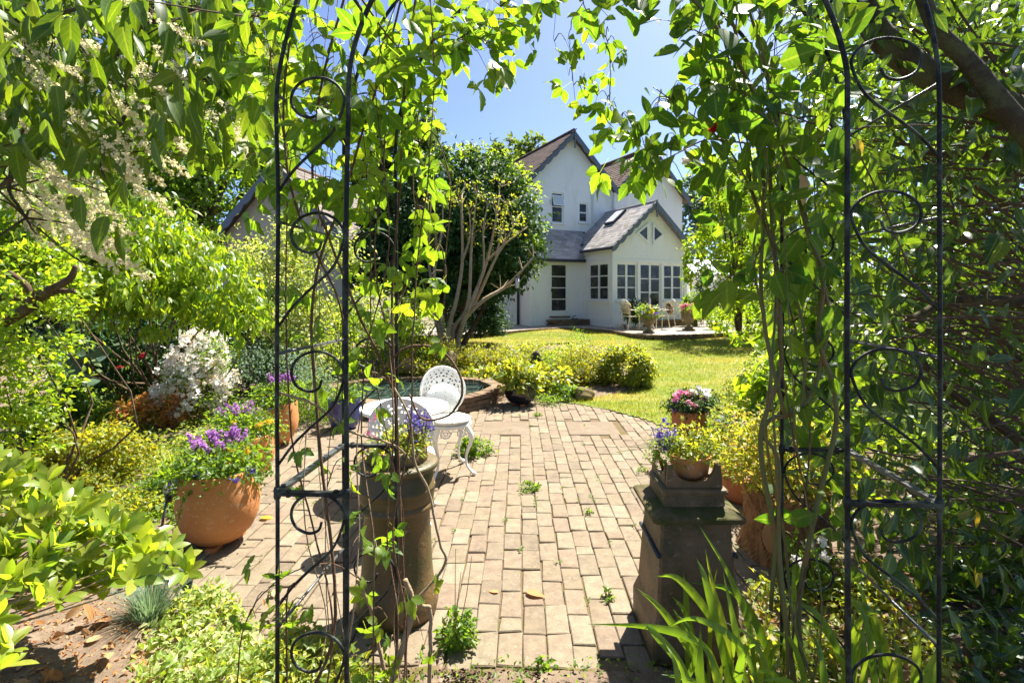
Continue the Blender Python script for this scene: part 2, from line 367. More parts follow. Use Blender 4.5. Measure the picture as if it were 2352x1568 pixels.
class MB:
    """collects shapes into one mesh"""
    def __init__(s):
        s.v = []; s.q = []; s.t = []; s.n = 0; s.polys = []
    def add(s, V, quads=None, tris=None, polys=None):
        V = np.asarray(V, float).reshape(-1, 3)
        if quads is not None and len(quads): s.q.append(np.asarray(quads, int) + s.n)
        if tris is not None and len(tris): s.t.append(np.asarray(tris, int) + s.n)
        if polys:
            for p in polys: s.polys.append([i + s.n for i in p])
        s.v.append(V); s.n += len(V)
        return s
    def box(s, lo, hi, fr=None):
        x0, y0, z0 = lo; x1, y1, z1 = hi
        V = np.array([[x0, y0, z0], [x1, y0, z0], [x1, y1, z0], [x0, y1, z0], [x0, y0, z1], [x1, y0, z1], [x1, y1, z1], [x0, y1, z1]], float)
        if fr is not None: V = fr(V)
        return s.add(V, [[0, 3, 2, 1], [4, 5, 6, 7], [0, 1, 5, 4], [1, 2, 6, 5], [2, 3, 7, 6], [3, 0, 4, 7]])
    def tube(s, pts, r, k=6, cap=True):
        V, Q = tube(pts, r, k)
        s.add(V, Q)
        if cap:
            n = len(V) // k
            s.polys.append([s.n - len(V) + i for i in reversed(range(k))])
            s.polys.append([s.n - len(V) + (n - 1) * k + i for i in range(k)])
        return s
    def lathe(s, prof, k=24, c=(0, 0, 0), wob=0.0):
        prof = np.asarray(prof, float)
        a = np.linspace(0, 2 * np.pi, k, endpoint=False)
        V = []
        for r, z in prof:
            V.append(np.stack([c[0] + r * np.cos(a), c[1] + r * np.sin(a), np.full(k, c[2] + z)], 1))
        V = np.concatenate(V)
        i = np.arange(k); j = (i + 1) % k
        Q = np.concatenate([np.stack([i + m * k, j + m * k, j + (m + 1) * k, i + (m + 1) * k], 1) for m in range(len(prof) - 1)])
        s.add(V, Q)
        if prof[0][0] > 1e-4: s.polys.append([s.n - len(V) + q for q in reversed(range(k))])
        if prof[-1][0] > 1e-4: s.polys.append([s.n - k + q for q in range(k)])
        return s
    def prism(s, poly, d0, d1, fr):
        """2-D outline (a,z) extruded between depths d0..d1; fr maps (a,d,z)"""
        P = np.asarray(poly, float); k = len(P)
        A = np.stack([P[:, 0], np.full(k, d0), P[:, 1]], 1); B = np.stack([P[:, 0], np.full(k, d1), P[:, 1]], 1)
        V = fr(np.concatenate([A, B]))
        i = np.arange(k); j = (i + 1) % k
        s.add(V, np.stack([i, i + k, j + k, j], 1), None, [list(range(k)), [k + q for q in reversed(range(k))]])
        return s
    def mesh(s, name, off=(0, 0, 0), smooth=False):
        V = np.concatenate(s.v) - np.asarray(off, float)
        if not s.polys:
            g = []
            if s.q: g.append(np.concatenate(s.q))
            if s.t: g.append(np.concatenate(s.t))
            return np_mesh(name, V, g, None, smooth)
        me = bpy.data.meshes.new(name)
        faces = []
        for q in s.q: faces += q.tolist()
        for q in s.t: faces += q.tolist()
        faces += s.polys
        me.from_pydata(V.tolist(), [], faces)
        me.polygons.foreach_set('use_smooth', [bool(smooth)] * len(me.polygons))
        me.update(); me.validate()
        return me

def spline(pts, n):
    """Catmull-Rom through points"""
    P = np.asarray(pts, float)
    if len(P) < 3:
        t = np.linspace(0, 1, n)[:, None]
        return P[0] * (1 - t) + P[-1] * t
    Q = np.vstack([2 * P[0] - P[1], P, 2 * P[-1] - P[-2]])
    t = np.linspace(0, len(P) - 1 - 1e-6, n)
    i = t.astype(int); f = (t - i)[:, None]
    a, b, c, d = Q[i], Q[i + 1], Q[i + 2], Q[i + 3]
    return 0.5 * ((2 * b) + (-a + c) * f + (2 * a - 5 * b + 4 * c - d) * f * f + (-a + 3 * b - 3 * c + d) * f ** 3)

def tube(pts, r, k=6):
    P = np.asarray(pts, float); n = len(P)
    r = np.full(n, r) if np.isscalar(r) else np.interp(np.linspace(0, 1, n), np.linspace(0, 1, len(r)), r)
    T = np.gradient(P, axis=0); T /= np.maximum(np.linalg.norm(T, axis=1, keepdims=True), 1e-9)
    u = np.cross(T[0], [0.31, 0.17, 0.93])
    if np.linalg.norm(u) < 1e-3: u = np.cross(T[0], [1, 0, 0])
    u /= np.linalg.norm(u)
    V = np.zeros((n, k, 3)); a = np.linspace(0, 2 * np.pi, k, endpoint=False)
    for i in range(n):
        u = u - T[i] * np.dot(u, T[i]); u /= max(np.linalg.norm(u), 1e-9)
        w = np.cross(T[i], u)
        V[i] = P[i] + r[i] * (np.cos(a)[:, None] * u + np.sin(a)[:, None] * w)
    i = np.arange(k); j = (i + 1) % k
    Q = np.concatenate([np.stack([i + m * k, j + m * k, j + (m + 1) * k, i + (m + 1) * k], 1) for m in range(n - 1)])
    return V.reshape(-1, 3), Q

# ---------------------------------------------------------------- object helpers
WL = {}
def thing(name, label, cat, loc=(0, 0, 0), group=None, rz=0.0):
    o = bpy.data.objects.new(name, None); col.objects.link(o)
    o.empty_display_size = 0.1
    o.location = tuple(float(a) for a in loc); o.rotation_euler = (0, 0, rz)
    o['label'] = label; o['category'] = cat
    if group: o['group'] = group
    WL[o] = np.asarray(loc, float)
    return o

def link_mesh(name, me, m, parent=None):
    o = bpy.data.objects.new(name, me); col.objects.link(o)
    if m is not None and len(me.materials) == 0: me.materials.append(m)
    if parent is not None:
        o.parent = parent
        WL[o] = WL.get(parent, np.zeros(3))
    else:
        WL[o] = np.zeros(3)
    return o

def part(name, mb, m, parent, smooth=False, local=False):
    """mesh part; shapes are given in world space unless local"""
    off = (0, 0, 0) if local else WL.get(parent, np.zeros(3))
    return link_mesh(name, mb.mesh(name, off, smooth), m, parent)

def solo(name, mb, m, label, cat, loc=None, group=None, smooth=False):
    loc = np.zeros(3) if loc is None else np.asarray(loc, float)
    o = link_mesh(name, mb.mesh(name, loc, smooth), m)
    o.location = tuple(loc); WL[o] = loc
    o['label'] = label; o['category'] = cat
    if group: o['group'] = group
    return o

def structure(o, kind='structure'):
    o['kind'] = kind
    return o

def copy_tree(o, parent=None):
    c = o.copy(); col.objects.link(c)
    if parent is not None: c.parent = parent
    for ch in list(o.children): copy_tree(ch, c)
    return c

# ---------------------------------------------------------------- leaves
def tmpl_ovate(w=0.5, st=(0.0, 0.12, 0.3, 0.5, 0.7, 0.87, 1.0), fold=0.25, droop=0.2, shape=0.75, tipw=1.0):
    V = []; A = []; T = []
    ys = np.array(st); hw = w / 2 * np.sin(np.pi * ys ** shape) ** 0.85
    hw[0] = hw[-1] = 0
    idx = []
    for y, h in zip(ys, hw):
        z = -droop * y * y
        if h < 1e-6:
            idx.append((len(V),) * 3); V.append((0, y, z)); A.append((1, y, 0))
        else:
            i = len(V); idx.append((i, i + 1, i + 2))
            V += [(-h, y, z + fold * h), (0, y, z), (h, y, z + fold * h)]; A += [(0, y, 0), (1, y, 0), (0, y, 0)]
    for a, b in zip(idx[:-1], idx[1:]):
        for L, C in ((0, 1), (1, 2)):
            q = [a[L], a[C], b[C], b[L]]
            q = [x for i, x in enumerate(q) if x not in q[:i]]
            if len(q) == 4: T += [[q[0], q[1], q[2]], [q[0], q[2], q[3]]]
            elif len(q) == 3: T.append(q)
    return np.array(V, float), np.array(T), np.array(A, float)

def tmpl_lobed(fold=0.2, droop=0.25, v=0):
    half = [(0.0, 0.0), (0.17, 0.10), (0.27, 0.26), (0.30, 0.40), (0.24, 0.47), (0.30, 0.56), (0.185, 0.68), (0.13, 0.82), (0.0, 1.0)]
    if v: half = [(0.0, 0.0), (0.2, 0.08), (0.31, 0.22), (0.36, 0.42), (0.26, 0.45), (0.22, 0.62), (0.21, 0.70), (0.11, 0.84), (0.0, 1.0)]
    V = []; A = []; T = []
    ids = []
    for h, y in half:
        z = -droop * y * y
        if h == 0: ids.append((len(V),) * 3); V.append((0, y, z)); A.append((1, y, 0))
        else:
            i = len(V); ids.append((i, i + 1, i + 2))
            V += [(-h, y + 0.02, z + fold * h), (0, y, z), (h, y + 0.01, z + fold * h)]; A += [(0, y, 0), (1, y, 0), (0, y, 0)]
    for a, b in zip(ids[:-1], ids[1:]):
        for L, C in ((0, 1), (1, 2)):
            q = [a[L], a[C], b[C], b[L]]
            q = [x for i, x in enumerate(q) if x not in q[:i]]
            if len(q) == 4: T += [[q[0], q[1], q[2]], [q[0], q[2], q[3]]]
            else: T.append(q)
    return np.array(V, float), np.array(T), np.array(A, float)

def rotz(V, a):
    c, s = math.cos(a), math.sin(a)
    return V @ np.array([[c, s, 0], [-s, c, 0], [0, 0, 1]])

def rotx(V, a):
    c, s = math.cos(a), math.sin(a)
    return V @ np.array([[1, 0, 0], [0, c, s], [0, -s, c]])

def tmpl_join(parts):
    V = []; T = []; A = []; n = 0
    for v, t, a in parts:
        V.append(v); T.append(t + n); A.append(a); n += len(v)
    return np.concatenate(V), np.concatenate(T), np.concatenate(A)

def tmpl_strip(p0, p1, w):
    p0, p1 = np.array(p0, float), np.array(p1, float)
    d = p1 - p0; s = np.cross(d, [0, 0, 1]); s = s / max(np.linalg.norm(s), 1e-6) * w
    return np.array([p0 - s, p0 + s, p1 + s, p1 - s]), np.array([[0, 1, 2], [0, 2, 3]]), np.array([(1, 0.5, 0)] * 4, float)

def tmpl_ternate(v=0):
    L = tmpl_lobed(0.2, 0.3, v); out = [tmpl_strip((0, 0, 0), (0, 0.42, -0.02), 0.008)]
    for a, s, dz in ((0, 0.62, -0.2), (1.05, 0.52, -0.35), (-1.15, 0.5, -0.1)):
        W = rotx(L[0] * s, dz + 0.15 * v); W = rotz(W, a) + np.array([0.1 * -math.sin(a), 0.40, 0])
        out.append((W, L[1], L[2]))
    return tmpl_join(out)

T_OV = tmpl_ovate(0.52)
T_OVW = tmpl_ovate(0.66, shape=0.85, droop=0.12, fold=0.18)
T_LANCE = tmpl_ovate(0.34, droop=0.3, shape=0.8)
T_LANCE2 = tmpl_ovate(0.30, droop=0.05, fold=0.4, shape=0.9)
T_CURL = tmpl_ovate(0.56, droop=0.55, fold=0.45, shape=0.8)
T_FLAT = tmpl_ovate(0.62, droop=-0.05, fold=0.08, shape=0.9)
T_SLIM = tmpl_ovate(0.40, droop=0.35, fold=0.3, shape=0.7)
T_OBOV2 = tmpl_ovate(0.36, droop=-0.12, shape=1.2, fold=0.4)
T_OBOV = tmpl_ovate(0.40, droop=0.22, shape=1.25, fold=0.2)
def tmpl_ternate_entire():
    L = tmpl_ovate(0.5, droop=0.35, fold=0.3); out = [tmpl_strip((0, 0, 0), (0, 0.42, -0.02), 0.008)]
    for a, s, dz in ((0.1, 0.55, -0.35), (1.2, 0.44, 0.1), (-0.95, 0.46, -0.5)):
        out.append((rotz(rotx(L[0] * s, dz), a) + np.array([0.1 * -math.sin(a), 0.40, 0]), L[1], L[2]))
    return tmpl_join(out)
T_TERN = [tmpl_ternate(0), tmpl_ternate(1), tmpl_ternate_entire(), tmpl_join([(rotx(q[0] * [.8, 1, 1], .2), q[1], q[2]) for q in [tmpl_ternate(0)]])]
T_4 = tmpl_ovate(0.55, st=(0.0, 0.45, 1.0), fold=0.35, droop=0.25)
T_4L = tmpl_ovate(0.36, st=(0.0, 0.45, 1.0), fold=0.3, droop=0.3)
T_2 = (np.array([(0, 0, 0), (-0.28, 0.5, 0.08), (0, 1, -0.1), (0.28, 0.5, 0.08)], float), np.array([[0, 3, 2], [0, 2, 1]]), np.array([(1, 0, 0), (0, .5, 0), (1, 1, 0), (0, .5, 0)], float))
T_BLADE = (np.array([(-0.03, 0, 0), (0.03, 0, 0), (0.0, 1, 0.0)], float), np.array([[0, 1, 2]]), np.array([(1, 0, 0), (1, 0, 0), (1, 1, 0)], float))
def tmpl_flower(n=5, cup=0.3):
    out = []
    P = (np.array([(0, 0.02, 0), (-0.36, 0.6, cup * 0.6), (0, 1.0, cup * 0.5), (0.36, 0.6, cup * 0.6)], float) * 0.5, np.array([[0, 3, 2], [0, 2, 1]]), np.zeros((4, 3)))
    for i in range(n): out.append((rotz(P[0], 2 * math.pi * i / n), P[1], P[2]))
    return tmpl_join(out)
T_FLOWER = tmpl_flower()

def unit(a):
    return a / np.maximum(np.linalg.norm(a, axis=-1, keepdims=True), 1e-9)

def frames(P, tip, nrm, s):
    """(n,3) bases -> rotation-scale matrices with columns side, tip, normal"""
    t = unit(np.asarray(tip, float)); n = np.asarray(nrm, float)
    x = unit(np.cross(t, n) + 1e-6); z = np.cross(x, t)
    return np.stack([x, t, z], -1) * np.asarray(s, float).reshape(-1, 1, 1)

def join_leaves(tm, P, RS, tint=None, seed=0):
    rs = np.random.RandomState(seed + 5)
    V, T, A = tm
    n, k = len(P), len(V)
    W = np.einsum('nij,kj->nki', RS, V) + P[:, None, :]
    FF = (T[None] + (np.arange(n) * k)[:, None, None]).reshape(-1, 3)
    At = np.tile(A, (n, 1, 1)); At[:, :, 2] = (rs.rand(n) if tint is None else tint)[:, None]
    return W.reshape(-1, 3), FF, At.reshape(-1, 3)

LEAFMESH = {}
def leaf_objects(root, tms, P, RS, m, n_obj=300, name='leaf', rest='foliage', key='x', seed=0):
    """the leaves that show largest become objects of their own, the rest one part of kind stuff"""
    P = np.asarray(P, float); RS = np.asarray(RS, float)
    tms = tms if isinstance(tms, list) else [tms]
    x, y = proj(P)
    size = np.linalg.norm(RS[:, :, 1], axis=1) / np.maximum(P[:, 1], 0.3)
    inside = (x > -40) & (x < 2392) & (y > -40) & (y < 1608)
    order = np.argsort(-(size * inside + inside * 0.001))
    off = WL[root]
    pick = [i for i in order[:n_obj] if inside[i]]
    rs = np.random.RandomState(seed + 3)
    for i in pick:
        ti = rs.randint(len(tms))
        kk = (key, m.name, ti)
        if kk not in LEAFMESH:
            V, T, A = tms[ti]
            LEAFMESH[kk] = np_mesh(name, V, T, A, True)
            LEAFMESH[kk].materials.append(m)
        o = bpy.data.objects.new(name, LEAFMESH[kk]); col.objects.link(o)
        mw = np.eye(4); mw[:3, :3] = RS[i]; mw[:3, 3] = P[i] - off
        o.parent = root
        o.matrix_basis = Matrix(mw.tolist())
    left = np.setdiff1d(np.arange(len(P)), pick)
    if len(left):
        V, FF, At = join_leaves(tms[0], P[left] - off, RS[left], None, seed)
        o = link_mesh(rest, np_mesh(rest, V, FF, At, True), m, root)
        o['kind'] = 'stuff'

def ell_points(rs, blobs, n, clumps=30, spread=0.22, shell=0.5):
    """clumpy points through ellipsoids; returns points and outward directions"""
    vol = np.array([b[3] * b[4] * b[5] for b in blobs]) ** 0.75; vol /= vol.sum()
    P = []; O = []
    for b, f in zip(blobs, vol):
        c = np.array(b[:3]); r = np.array(b[3:6]); nn = max(1, int(n * f)); kk = max(3, int(clumps * max(f, 1.0 / len(blobs))))
        d = unit(rs.randn(kk, 3)); rad_ = shell + (1 - shell) * rs.rand(kk, 1) ** 0.6
        C = d * rad_
        ci = rs.randint(kk, size=nn)
        q = C[ci] + rs.randn(nn, 3) * spread * (0.6 + 0.8 * rs.rand(nn, 1))
        P.append(c + q * r); O.append(unit(q + 1e-4))
    return np.concatenate(P), np.concatenate(O)

def orient(rs, O, droop=0.3, up=0.7, rand=0.7, outw=0.6):
    n = len(O)
    t = O * outw + rs.randn(n, 3) * rand + np.array([0, 0, -droop])
    nr = np.array([0, 0, up]) + rs.randn(n, 3) * 0.5 + O * 0.4
    return unit(t), nr

def mass(name, root, blobs, n, size, m, tm=None, clumps=30, spread=0.22, shell=0.5, droop=0.3, seed=0, kind=None, rand=0.7, floor=None):
    rs = np.random.RandomState(seed)
    P, O = ell_points(rs, blobs, n, clumps, spread, shell)
    if floor is not None:
        k = P[:, 2] > floor; P, O = P[k], O[k]
    t, nr = orient(rs, O, droop, rand=rand)
    s = rs.uniform(size[0], size[1], len(P))
    V, FF, At = join_leaves(tm or T_4, P - WL[root] if root is not None else P, frames(P, t, nr, s), None, seed)
    o = link_mesh(name, np_mesh(name, V, FF, At), m, root)
    if kind: o['kind'] = kind
    return o

def branchy(root, base, tips, r0, r1, m, name='branches', seed=0, wob=0.08, k=6, n=9):
    rs = np.random.RandomState(seed); mb = MB()
    for tp in tips:
        base_ = np.asarray(base, float); tp = np.asarray(tp, float); L = np.linalg.norm(tp - base_)
        mid = base_ * 0.5 + tp * 0.5 + rs.randn(3) * wob * L
        q = base_ * 0.8 + tp * 0.2 + rs.randn(3) * wob * 0.4 * L
        mb.tube(spline([base_, q, mid, tp], n), [r0, r1], k)
    return part(name, mb, m, root, True)

# ================================================================ GROUND, PATIO, LAWN, POND, TERRACE
def in_poly(X, Y, poly):
    poly = np.asarray(poly, float); x, y = np.asarray(X), np.asarray(Y)
    r = np.zeros(x.shape, bool); j = len(poly) - 1
    for i in range(len(poly)):
        xi, yi = poly[i]; xj, yj = poly[j]
        c = ((yi > y) != (yj > y)) & (x < (xj - xi) * (y - yi) / (yj - yi + 1e-12) + xi)
        r ^= c; j = i
    return r

def vnoise(x, y, s, seed=0):
    rs = np.random.RandomState(seed); g = rs.rand(64, 64)
    u, v = np.asarray(x) / s + 17.3, np.asarray(y) / s + 9.1
    i, j = np.floor(u).astype(int), np.floor(v).astype(int); f, h = u - i, v - j
    f = f * f * (3 - 2 * f); h = h * h * (3 - 2 * h)
    G = lambda a, b: g[a % 64, b % 64]
    return (G(i, j) * (1 - f) + G(i + 1, j) * f) * (1 - h) + (G(i, j + 1) * (1 - f) + G(i + 1, j + 1) * f) * h

gzv = np.vectorize(ground_z)
def heightfield(name, x0, x1, y0, y1, st, zf, m, keep=None):
    xs = np.arange(x0, x1 + st / 2, st); ys = np.arange(y0, y1 + st / 2, st)
    X, Y = np.meshgrid(xs, ys); Z = zf(X, Y)
    nx, ny = len(xs), len(ys)
    I = np.arange(nx * ny).reshape(ny, nx)
    Q = np.stack([I[:-1, :-1], I[:-1, 1:], I[1:, 1:], I[1:, :-1]], -1).reshape(-1, 4)
    V = np.stack([X, Y, Z], -1).reshape(-1, 3)
    if keep is not None:
        k = keep(V[Q].mean(1)); Q = Q[k]
        used = np.unique(Q); mp = np.full(len(V), -1); mp[used] = np.arange(len(used)); V = V[used]; Q = mp[Q]
    return structure(link_mesh(name, np_mesh(name, V, Q, None, True), m))

PATIO = np.array([(-1.55, 2.12), (-1.85, 2.6), (-2.1, 3.2), (-2.5, 4.2), (-2.75, 5.4), (-2.75, 6.5), (-1.7, 6.5), (-0.9, 6.75), (-0.3, 7.7), (0.1, 7.78), (0.45, 7.72), (0.95, 7.42),
                  (1.38, 6.98), (1.7, 6.45), (1.9, 5.95), (2.1, 5.2), (2.1, 3.6), (1.75, 2.9), (1.55, 2.4), (1.0, 2.13), (0.3, 2.16)])
POND = np.array([(-2.95, 8.0), (-2.7, 7.0), (-1.75, 6.45), (-0.95, 6.62), (-0.42, 7.2), (-0.2, 7.85), (-0.5, 8.45), (-1.3, 8.8), (-2.4, 8.65)])
LAWN = np.array([gp(*p)[:2] for p in [(1322, 922), (1420, 904), (1480, 884), (1500, 862), (1470, 830), (1400, 802), (1310, 786), (1200, 792), (1060, 800)]]
                + [(-2.2, 15.2), (-0.3, 17.6), (14, 17.6), (14, 5.2), (2.4, 5.2), (2.05, 5.6), (1.80, 6.02), (1.57, 6.57), (1.25, 7.03), (0.87, 7.42), (0.5, 7.66)])

gnd = heightfield('ground', -70, 70, -12, 130, 2.0, lambda X, Y: gzv(Y) - 0.06, M['ground'])

def bed_z(X, Y):
    z = gzv(Y) + 0.012 + 0.05 * (vnoise(X, Y, 0.5, 1) - 0.4) + 0.022 * vnoise(X, Y, 0.09, 2)
    z = z + np.clip((-4.8 - X) * 0.05, 0, 0.25)
    return np.where(in_poly(X, Y, PATIO), -0.035, np.where(in_poly(X, Y, LAWN), gzv(Y) - 0.004, z))
bed = heightfield('flower_bed_soil', -9, 5.5, 0.8, 13.5, 0.055, bed_z, M['soil'])

lawn = heightfield('lawn', -2.4, 14, 5.2, 17.6, 0.06, lambda X, Y: gzv(Y) + 0.003 + 0.012 * vnoise(X, Y, 1.1, 5), M['lawn'], lambda c: in_poly(c[:, 0], c[:, 1], LAWN))
rs = np.random.RandomState(21)
gx = rs.uniform(-2.4, 9, 300000); gy = 5.2 + 12.2 * rs.rand(300000) ** 1.5
k = in_poly(gx, gy, LAWN + rs.randn(1, 2) * 0.01) & (gx < gy * 0.62 + 0.6)
gx, gy = gx[k], gy[k]
GP = np.stack([gx, gy, gzv(gy) + 0.012], 1)
gt = np.stack([rs.randn(len(gx)) * 0.45, rs.randn(len(gx)) * 0.45, np.ones(len(gx))], 1)
dry = np.clip(vnoise(gx, gy * 2, 1.6, 8) * 1.3 - 0.25, 0, 0.99)
V, FF, At = join_leaves((T_BLADE[0] * [2.6, 1, 1], T_BLADE[1], T_BLADE[2]), GP, frames(GP, gt, rs.randn(len(gx), 3), rs.uniform(0.025, 0.055, len(gx))), (0.03 + dry * 0.56 + rs.rand(len(gx)) * 0.12) % 1.0)
lg = link_mesh('lawn_grass', np_mesh('lawn_grass', V, FF, At), M['grass']); lg['kind'] = 'stuff'

# ---- brick patio: joint bed, one object per brick
patio = heightfield('brick_patio', -3.0, 2.4, 2.0, 8.0, 0.06, lambda X, Y: -0.0155 + 0.007 * vnoise(X, Y, 0.12, 6), M['joint'], lambda c: in_poly(c[:, 0], c[:, 1], PATIO))
def brick_mesh(name, L, W, H, rs, bev=0.006):
    j = lambda s: rs.uniform(-s, s)
    c = [(-W / 2 + j(.0045), -L / 2 + j(.006)), (W / 2 + j(.0045), -L / 2 + j(.006)), (W / 2 + j(.0045), L / 2 + j(.006)), (-W / 2 + j(.0045), L / 2 + j(.006))]
    V = [(x, y, -H) for x, y in c] + [(x, y, -bev) for x, y in c] + [(x * (1 - 2 * bev / W), y * (1 - 2 * bev / L), j(.0015)) for x, y in c]
    Q = [[a + i, a + (i + 1) % 4, a + 4 + (i + 1) % 4, a + 4 + i] for a in (0, 4) for i in range(4)] + [[8, 9, 10, 11]]
    return np.array(V), np.array(Q)
BV = [brick_mesh('brick', 0.2155, 0.1065, 0.05, rs, 0.0045) for _ in range(6)]
BH = [brick_mesh('brick', 0.1045, 0.1065, 0.05, rs, 0.0045) for _ in range(2)]
BMESH = []
for V, Q in BV + BH:
    me = np_mesh('brick', V, Q); me.materials.append(M['path_brick']); BMESH.append(me)
slabs = [(-0.44, 0.13, 5.83, 6.42), (0.58, 1.17, 5.83, 6.42)]
places = []
cx = -2.85; ci = 0
while cx < 2.2:
    y = 2.05 + rs.uniform(0, 0.222) ; ci += 1
    while y < 8:
        half = rs.rand() < 0.07
        L = 0.111 if half else 0.222
        yc = y + L / 2; x = cx
        ok = in_poly(np.array([x, x - 0.045, x + 0.045]), np.array([yc, yc - L * .45, yc + L * .45]), PATIO).sum() >= 2
        if any(a - 0.03 < x < b + 0.03 and c - L * .35 < yc < d + L * .35 for a, b, c, d in slabs): ok = False
        if in_poly(np.array([x]), np.array([yc]), POND)[0]: ok = False
        if ok: places.append((x + rs.uniform(-.003, .003), yc, (6 + rs.randint(2)) if half else rs.randint(6)))
        y += L + rs.uniform(-0.002, 0.003)
    cx += 0.1125
def bscore(p):
    x, y = proj(np.array([p[0], p[1], 0.0]))
    return p[1] + (0 if -60 < x < 2412 and y < 1640 else 50)
places.sort(key=bscore)
restV, restQ, restA, nv = [], [], [], 0
for i, (x, y, vi) in enumerate(places):
    z = rs.normal(0, 0.0025); tilt = (rs.normal(0, 0.008), rs.normal(0, 0.008), rs.normal(0, 0.012))
    if i < 300:
        o = bpy.data.objects.new('brick', BMESH[vi]); col.objects.link(o); o.parent = patio
        o.location = (x, y, z); o.rotation_euler = tilt
    else:
        V, Q = (BV + BH)[vi]
        restV.append(V + [x, y, z]); restQ.append(Q + nv); restA.append(np.tile([0, 0, rs.rand()], (len(V), 1))); nv += len(V)
o = link_mesh('brick_paving', np_mesh('brick_paving', np.concatenate(restV), np.concatenate(restQ), np.concatenate(restA)), M['path_brick'], patio); o['kind'] = 'stuff'
for a, b, c, d in slabs:
    mb = MB(); e = 0.008
    mb.add([(a, c, -.05), (b, c, -.05), (b, d, -.05), (a, d, -.05), (a, c, -.004), (b, c, -.004), (b, d, -.004), (a, d, -.004), (a + e, c + e, .003), (b - e, c + e, .001), (b - e, d - e, .002), (a + e, d - e, .003)],
           [[q + i, q + (i + 1) % 4, q + 4 + (i + 1) % 4, q + 4 + i] for q in (0, 4) for i in range(4)] + [[8, 9, 10, 11]])
    part('paving_slab', mb, M['slab'], patio)
mb = MB()
edge = np.array([gp(1350, 1566)[:2], gp(1400, 1553)[:2], gp(1455, 1542)[:2], gp(1515, 1533)[:2]])
top = [(x, y) for x, y in edge] + [(1.0, 1.95), (0.9, 1.5), (0.2, 1.5)]
n = len(top)
mb.add([(x, y, -.05) for x, y in top] + [(x, y, .008) for x, y in top], [[i, (i + 1) % n, n + (i + 1) % n, n + i] for i in range(n)], None, [[n + i for i in reversed(range(n))]])
part('step_slab', mb, M['slab'], patio)

heightfield('bare_earth', -1.3, 1.3, 1.55, 2.3, 0.03, lambda X, Y: 0.004 + 0.03 * vnoise(X, Y, 0.16, 12) + 0.012 * vnoise(X, Y, 0.05, 13) - np.clip((Y - 2.13) * .5, 0, .2), M['joint'], lambda c: c[:, 1] < 2.2 + .04 * np.sin(c[:, 0] * 9))
# ---- pond with a brick kerb
pond = thing('garden_pond', 'low brick-edged garden pond under green netting beside the brick patio', 'pond', (-1.5, 7.6, 0))
mb = MB()
inn = POND * 0 + POND.mean(0) + (POND - POND.mean(0)) * 0.86
mb.add([(x, y, 0.11) for x, y in inn], None, None, [list(range(len(inn)))])
part('water', mb, M['water'], pond)
mb = MB()
for i in range(len(POND)):
    p, q = POND[i], POND[(i + 1) % len(POND)]; a, b = inn[i], inn[(i + 1) % len(inn)]
    mb.add([(*a, -0.05), (*b, -0.05), (*b, 0.13), (*a, 0.13)], [[0, 1, 2, 3]])
part('lining', mb, M['dark_stone'], pond)
copL = brick_mesh('brick', 0.2, 0.103, 0.07, rs); sideL = brick_mesh('brick', 0.102, 0.212, 0.062, rs)
cm = np_mesh('brick', *copL); cm.materials.append(M['wall_brick']); sm_ = np_mesh('brick', *sideL); sm_.materials.append(M['wall_brick'])
CP = np.vstack([POND, POND[:1]]); seg = np.linalg.norm(np.diff(CP, axis=0), axis=1); cum = np.concatenate([[0], np.cumsum(seg)])
def along(s):
    i = min(np.searchsorted(cum, s, side='right') - 1, len(seg) - 1)
    f = (s - cum[i]) / seg[i]; d = (CP[i + 1] - CP[i]) / seg[i]
    return CP[i] * (1 - f) + CP[i + 1] * f, d
for pitch, me, z, inset in ((0.112, cm, 0.205, 0.095), (0.222, sm_, 0.128, 0.06), (0.222, sm_, 0.06, 0.055)):
    s = rs.uniform(0, pitch)
    while s < cum[-1]:
        p, d = along(s); nrm = np.array([-d[1], d[0]])
        if np.dot(nrm, POND.mean(0) - p) < 0: nrm = -nrm
        o = bpy.data.objects.new('brick', me); col.objects.link(o); o.parent = pond
        c = p + nrm * inset
        o.location = (c[0] + 1.5, c[1] - 7.6, z + rs.normal(0, .003)); o.rotation_euler = (rs.normal(0, .01), rs.normal(0, .01), math.atan2(d[1], d[0]) + rs.normal(0, .02))
        s += pitch
mb = MB()
for i in range(16):
    x0 = -2.8 + i * 0.17
    a = np.array([x0, 6.75 + 0.2 * rs.rand(), 0.17]); b = np.array([x0 + rs.uniform(-.3, .5), 8.5, 0.17])
    c = (a + b) / 2 - [0, 0, 0.03]
    q = [p for p in spline([a, c, b], 10) if in_poly(np.array([p[0]]), np.array([p[1]]), inn)[0]]
    if len(q) > 1: mb.tube(q, 0.003, 4)
for i in range(10):
    y0 = 6.8 + i * 0.18
    a = np.array([-2.7, y0, 0.17]); b = np.array([-0.4, y0 + rs.uniform(-.2, .2), 0.17])
    q = [p for p in spline([a, (a + b) / 2 - [0, 0, 0.02], b], 12) if in_poly(np.array([p[0]]), np.array([p[1]]), inn)[0]]
    if len(q) > 1: mb.tube(q, 0.003, 4)
part('netting', mb, M['net'], pond)

